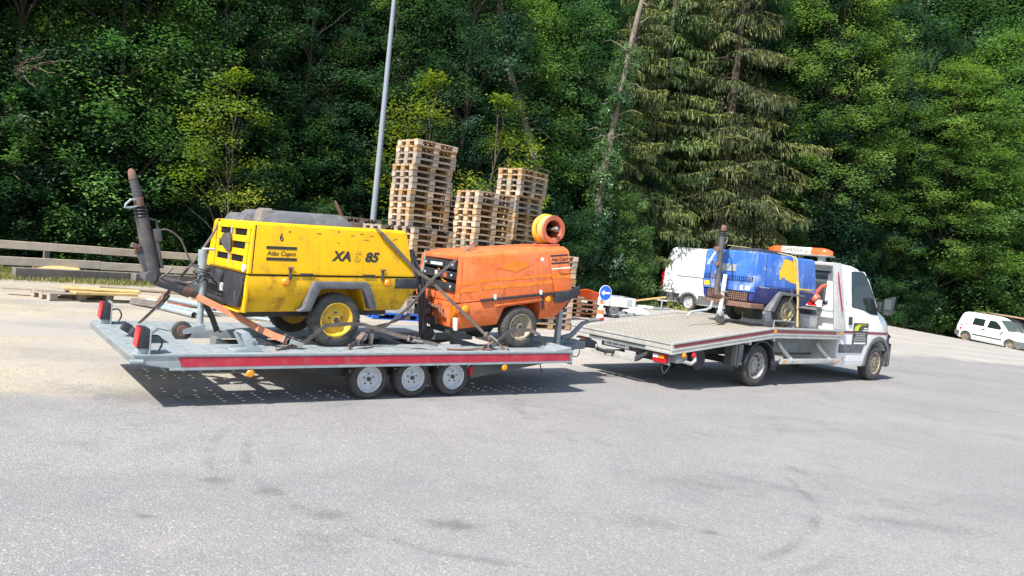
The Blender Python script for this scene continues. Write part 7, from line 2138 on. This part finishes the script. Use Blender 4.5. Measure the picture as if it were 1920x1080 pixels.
# bare trunks that show in front of the foliage
def trunk_thing(label, pts, rads, m_, twigs=0, ivy=None):
    t = thing('tree_trunk', label, 'tree', pts[0], 0, 'bare trunks at the edge of the wood')
    p0 = Vector(pts[0])
    MB().tube([Vector(p) - p0 for p in pts], rads, 12).build('trunk', m_, t, smooth=60)
    if twigs:
        b = MB()
        for k in range(twigs):
            q = random.uniform(0.35, 0.98) * (len(pts) - 1)
            a = Vector(pts[int(q)]).lerp(Vector(pts[min(len(pts) - 1, int(q) + 1)]), q - int(q)) - p0
            e = a + Vector((random.uniform(-1.3, 1.3), random.uniform(-0.9, 0.4), random.uniform(-0.5, 0.6)))
            b.tube(limb_pts(a, e, 0.1, 5, 0.12), [0.03, 0.024, 0.018, 0.012, 0.005], 5, caps=False)
        b.build('branch_set', 'twig', t, kind='stuff')
    if ivy:
        cs, os_ = [], []
        for k in range(ivy[2]):
            q = random.uniform(ivy[0], ivy[1]) * (len(pts) - 1)
            a = Vector(pts[int(q)]).lerp(Vector(pts[min(len(pts) - 1, int(q) + 1)]), q - int(q)) - p0
            an = random.uniform(0, 6.28)
            cs.append((a.x + 0.35 * math.cos(an), a.y + 0.35 * math.sin(an), a.z))
            os_.append((math.cos(an), math.sin(an), -0.2))
        me = leaf_mesh('ivy', *sprays(np.array(cs), np.array(os_), rng.uniform(0.3, 0.55, len(cs)), 70, 0.10, 0.5), 'leaf_ivy')
        o = bpy.data.objects.new('ivy', me)
        COL.objects.link(o)
        o.parent = t
        o['kind'] = 'stuff'
    return t
trunk_thing('grey leaning trunk in ivy between the right pallets and the spruce', [(3.6, 33.6, 0), (3.4, 33.4, 3.0), (3.42, 33.2, 5.6), (3.75, 33.2, 9.0), (4.2, 33.4, 12.6), (4.9, 33.6, 16.5)], [0.2, 0.18, 0.16, 0.135, 0.11, 0.08], 'bark_pale', 30, (0.02, 0.72, 190))
trunk_thing('pale mottled trunk leaning left above the right pallet stack', [(1.7, 33.6, 0), (1.0, 33.3, 3.2), (0.3, 33.0, 6.2), (-1.0, 33.0, 9.4), (-1.85, 33.0, 12.7), (-2.3, 33.0, 16.0)], [0.24, 0.22, 0.19, 0.16, 0.14, 0.1], 'bark_pale', 34, (0.05, 0.45, 60))
trunk_thing('thin brown trunk rising in the foliage at the upper left', [(-13.6, 26.9, 0.4), (-13.7, 26.8, 4.0), (-13.5, 26.7, 7.0), (-13.4, 26.6, 11.0), (-13.3, 26.6, 15)], [0.24, 0.2, 0.17, 0.14, 0.1], 'bark', 10)

# bare twigs at the left edge
for k, (x_, y_, z_) in enumerate(((-15.2, 21.8, 4.0), (-15.0, 21.6, 2.6), (-14.8, 21.9, 5.4))):
    b = MB()
    for q in range(14):
        a_ = (0, 0, 0)
        e_ = (random.uniform(0.3, 1.9), random.uniform(-0.9, 0.3), random.uniform(-0.7, 0.7))
        b.tube(limb_pts(a_, e_, 0.08, 6, 0.10), [0.022, 0.018, 0.014, 0.010, 0.007, 0.004], 5, caps=False)
    o = b.build('dead_branch', 'twig', smooth=60)
    o.location = (x_, y_, z_)
    tag(o, ['bare grey dead branch at the left edge, middle of three', 'bare grey dead branch at the left edge, lowest of three', 'bare grey dead branch at the left edge, highest of three'][k], 'branch', 'dead branches at the left edge')

# grass verges
def grass(label, polyline, width, n, h, name='grass', tilt=0.4):
    P, D, Nn, L, W, T_ = [], [], [], [], [], []
    for _ in range(n):
        i = random.randrange(len(polyline) - 1)
        a, b = polyline[i], polyline[i + 1]
        t = random.random()
        off = random.uniform(0, 1)
        x = a[0] + (b[0] - a[0]) * t
        y = a[1] + (b[1] - a[1]) * t
        L_ = math.hypot(b[0] - a[0], b[1] - a[1])
        nx_, ny_ = -(b[1] - a[1]) / L_, (b[0] - a[0]) / L_
        patch = math.sin(x * 1.7 + y * 0.6) + math.sin(y * 2.3 - x) + random.gauss(0, 0.7)
        if patch < -0.5 + (1 - off) * 1.2 - 0.5:
            continue
        x += nx_ * off * width + random.gauss(0, 0.1)
        y += ny_ * off * width + random.gauss(0, 0.1)
        hh = h * random.uniform(0.4, 1.2)
        P.append((x, y, zg(x) + hh * 0.42))
        D.append((random.gauss(0, tilt), random.gauss(0, tilt), 1))
        Nn.append((random.gauss(0, 1), random.gauss(0, 1), 0.2))
        L.append(hh)
        W.append(random.uniform(0.012, 0.03))
        T_.append(random.uniform(0.1, 0.75) + 0.35 * (1 - off))
    me = leaf_mesh(name, *[np.array(q, dtype=float) for q in (P, D, Nn, L, W, T_)], 'grass')
    o = bpy.data.objects.new(name, me)
    COL.objects.link(o)
    o['kind'] = 'stuff'
    o['label'] = label
    o['category'] = 'grass'
grass('weedy grass under the plank fence', [(-17, 14.2), (-12.0, 17.2), (-9.3, 19.8), (-6.5, 23.5), (-3.0, 27.5)], 3.0, 34000, 0.15)
grass('dry weeds in front of the dark timber beam', [(-14.5, 15.2), (-11.6, 16.9), (-9.0, 19.4), (-7.0, 21.5)], 1.5, 9000, 0.16)
grass('bright grass strip between the lot and the white van', [(2.5, 31.5), (6.0, 33.6), (10.5, 38.0)], 4.2, 24000, 0.2)
grass('low grass verge at the foot of the wood on the right', [(10, 40.6), (15.2, 44.2), (21.5, 47.0), (28, 49.6), (38, 50.2)], 1.4, 14000, 0.22)

# loose stones and grit along the lot edge
st_ = MB()
def stone(x, y, r):
    a = random.uniform(0, 6.28)
    o = len(st_.v)
    z = zg(x)
    for k in range(5):
        q = a + k * 1.2566
        rr = r * random.uniform(0.7, 1.2)
        st_.v.append((x + rr * math.cos(q), y + rr * math.sin(q), z))
    st_.v.append((x + r * random.uniform(-0.3, 0.3), y + r * random.uniform(-0.3, 0.3), z + r * random.uniform(0.5, 0.9)))
    st_.f += [(o + k, o + (k + 1) % 5, o + 5) for k in range(5)]
for _ in range(2600):
    x = random.uniform(-13, 1.5)
    d = abs(random.gauss(0, 1.3))
    y = x + 11.3 + random.choice([d, d, d * 3, -0.4 * d])
    if y < 5.5 or y > 19:
        continue
    stone(x, y, 0.006 + 0.013 * random.random() ** 3)
for _ in range(1500):
    x = random.uniform(9, 24)
    stone(x, 24 + (x - 9) * 0.9 + random.uniform(0, 14), 0.01 + 0.02 * random.random() ** 2)
M['stone'] = mat('loose_grit', (0.27, 0.24, 0.195), 0.9, spec=0.2, var=0.6, vscale=1.7, col2=(0.22, 0.2, 0.18))
o = st_.build('loose_stones', 'stone', kind='stuff', smooth=0)
o['label'] = 'loose grit and small stones scattered over the sandy lot'
o['category'] = 'stones'
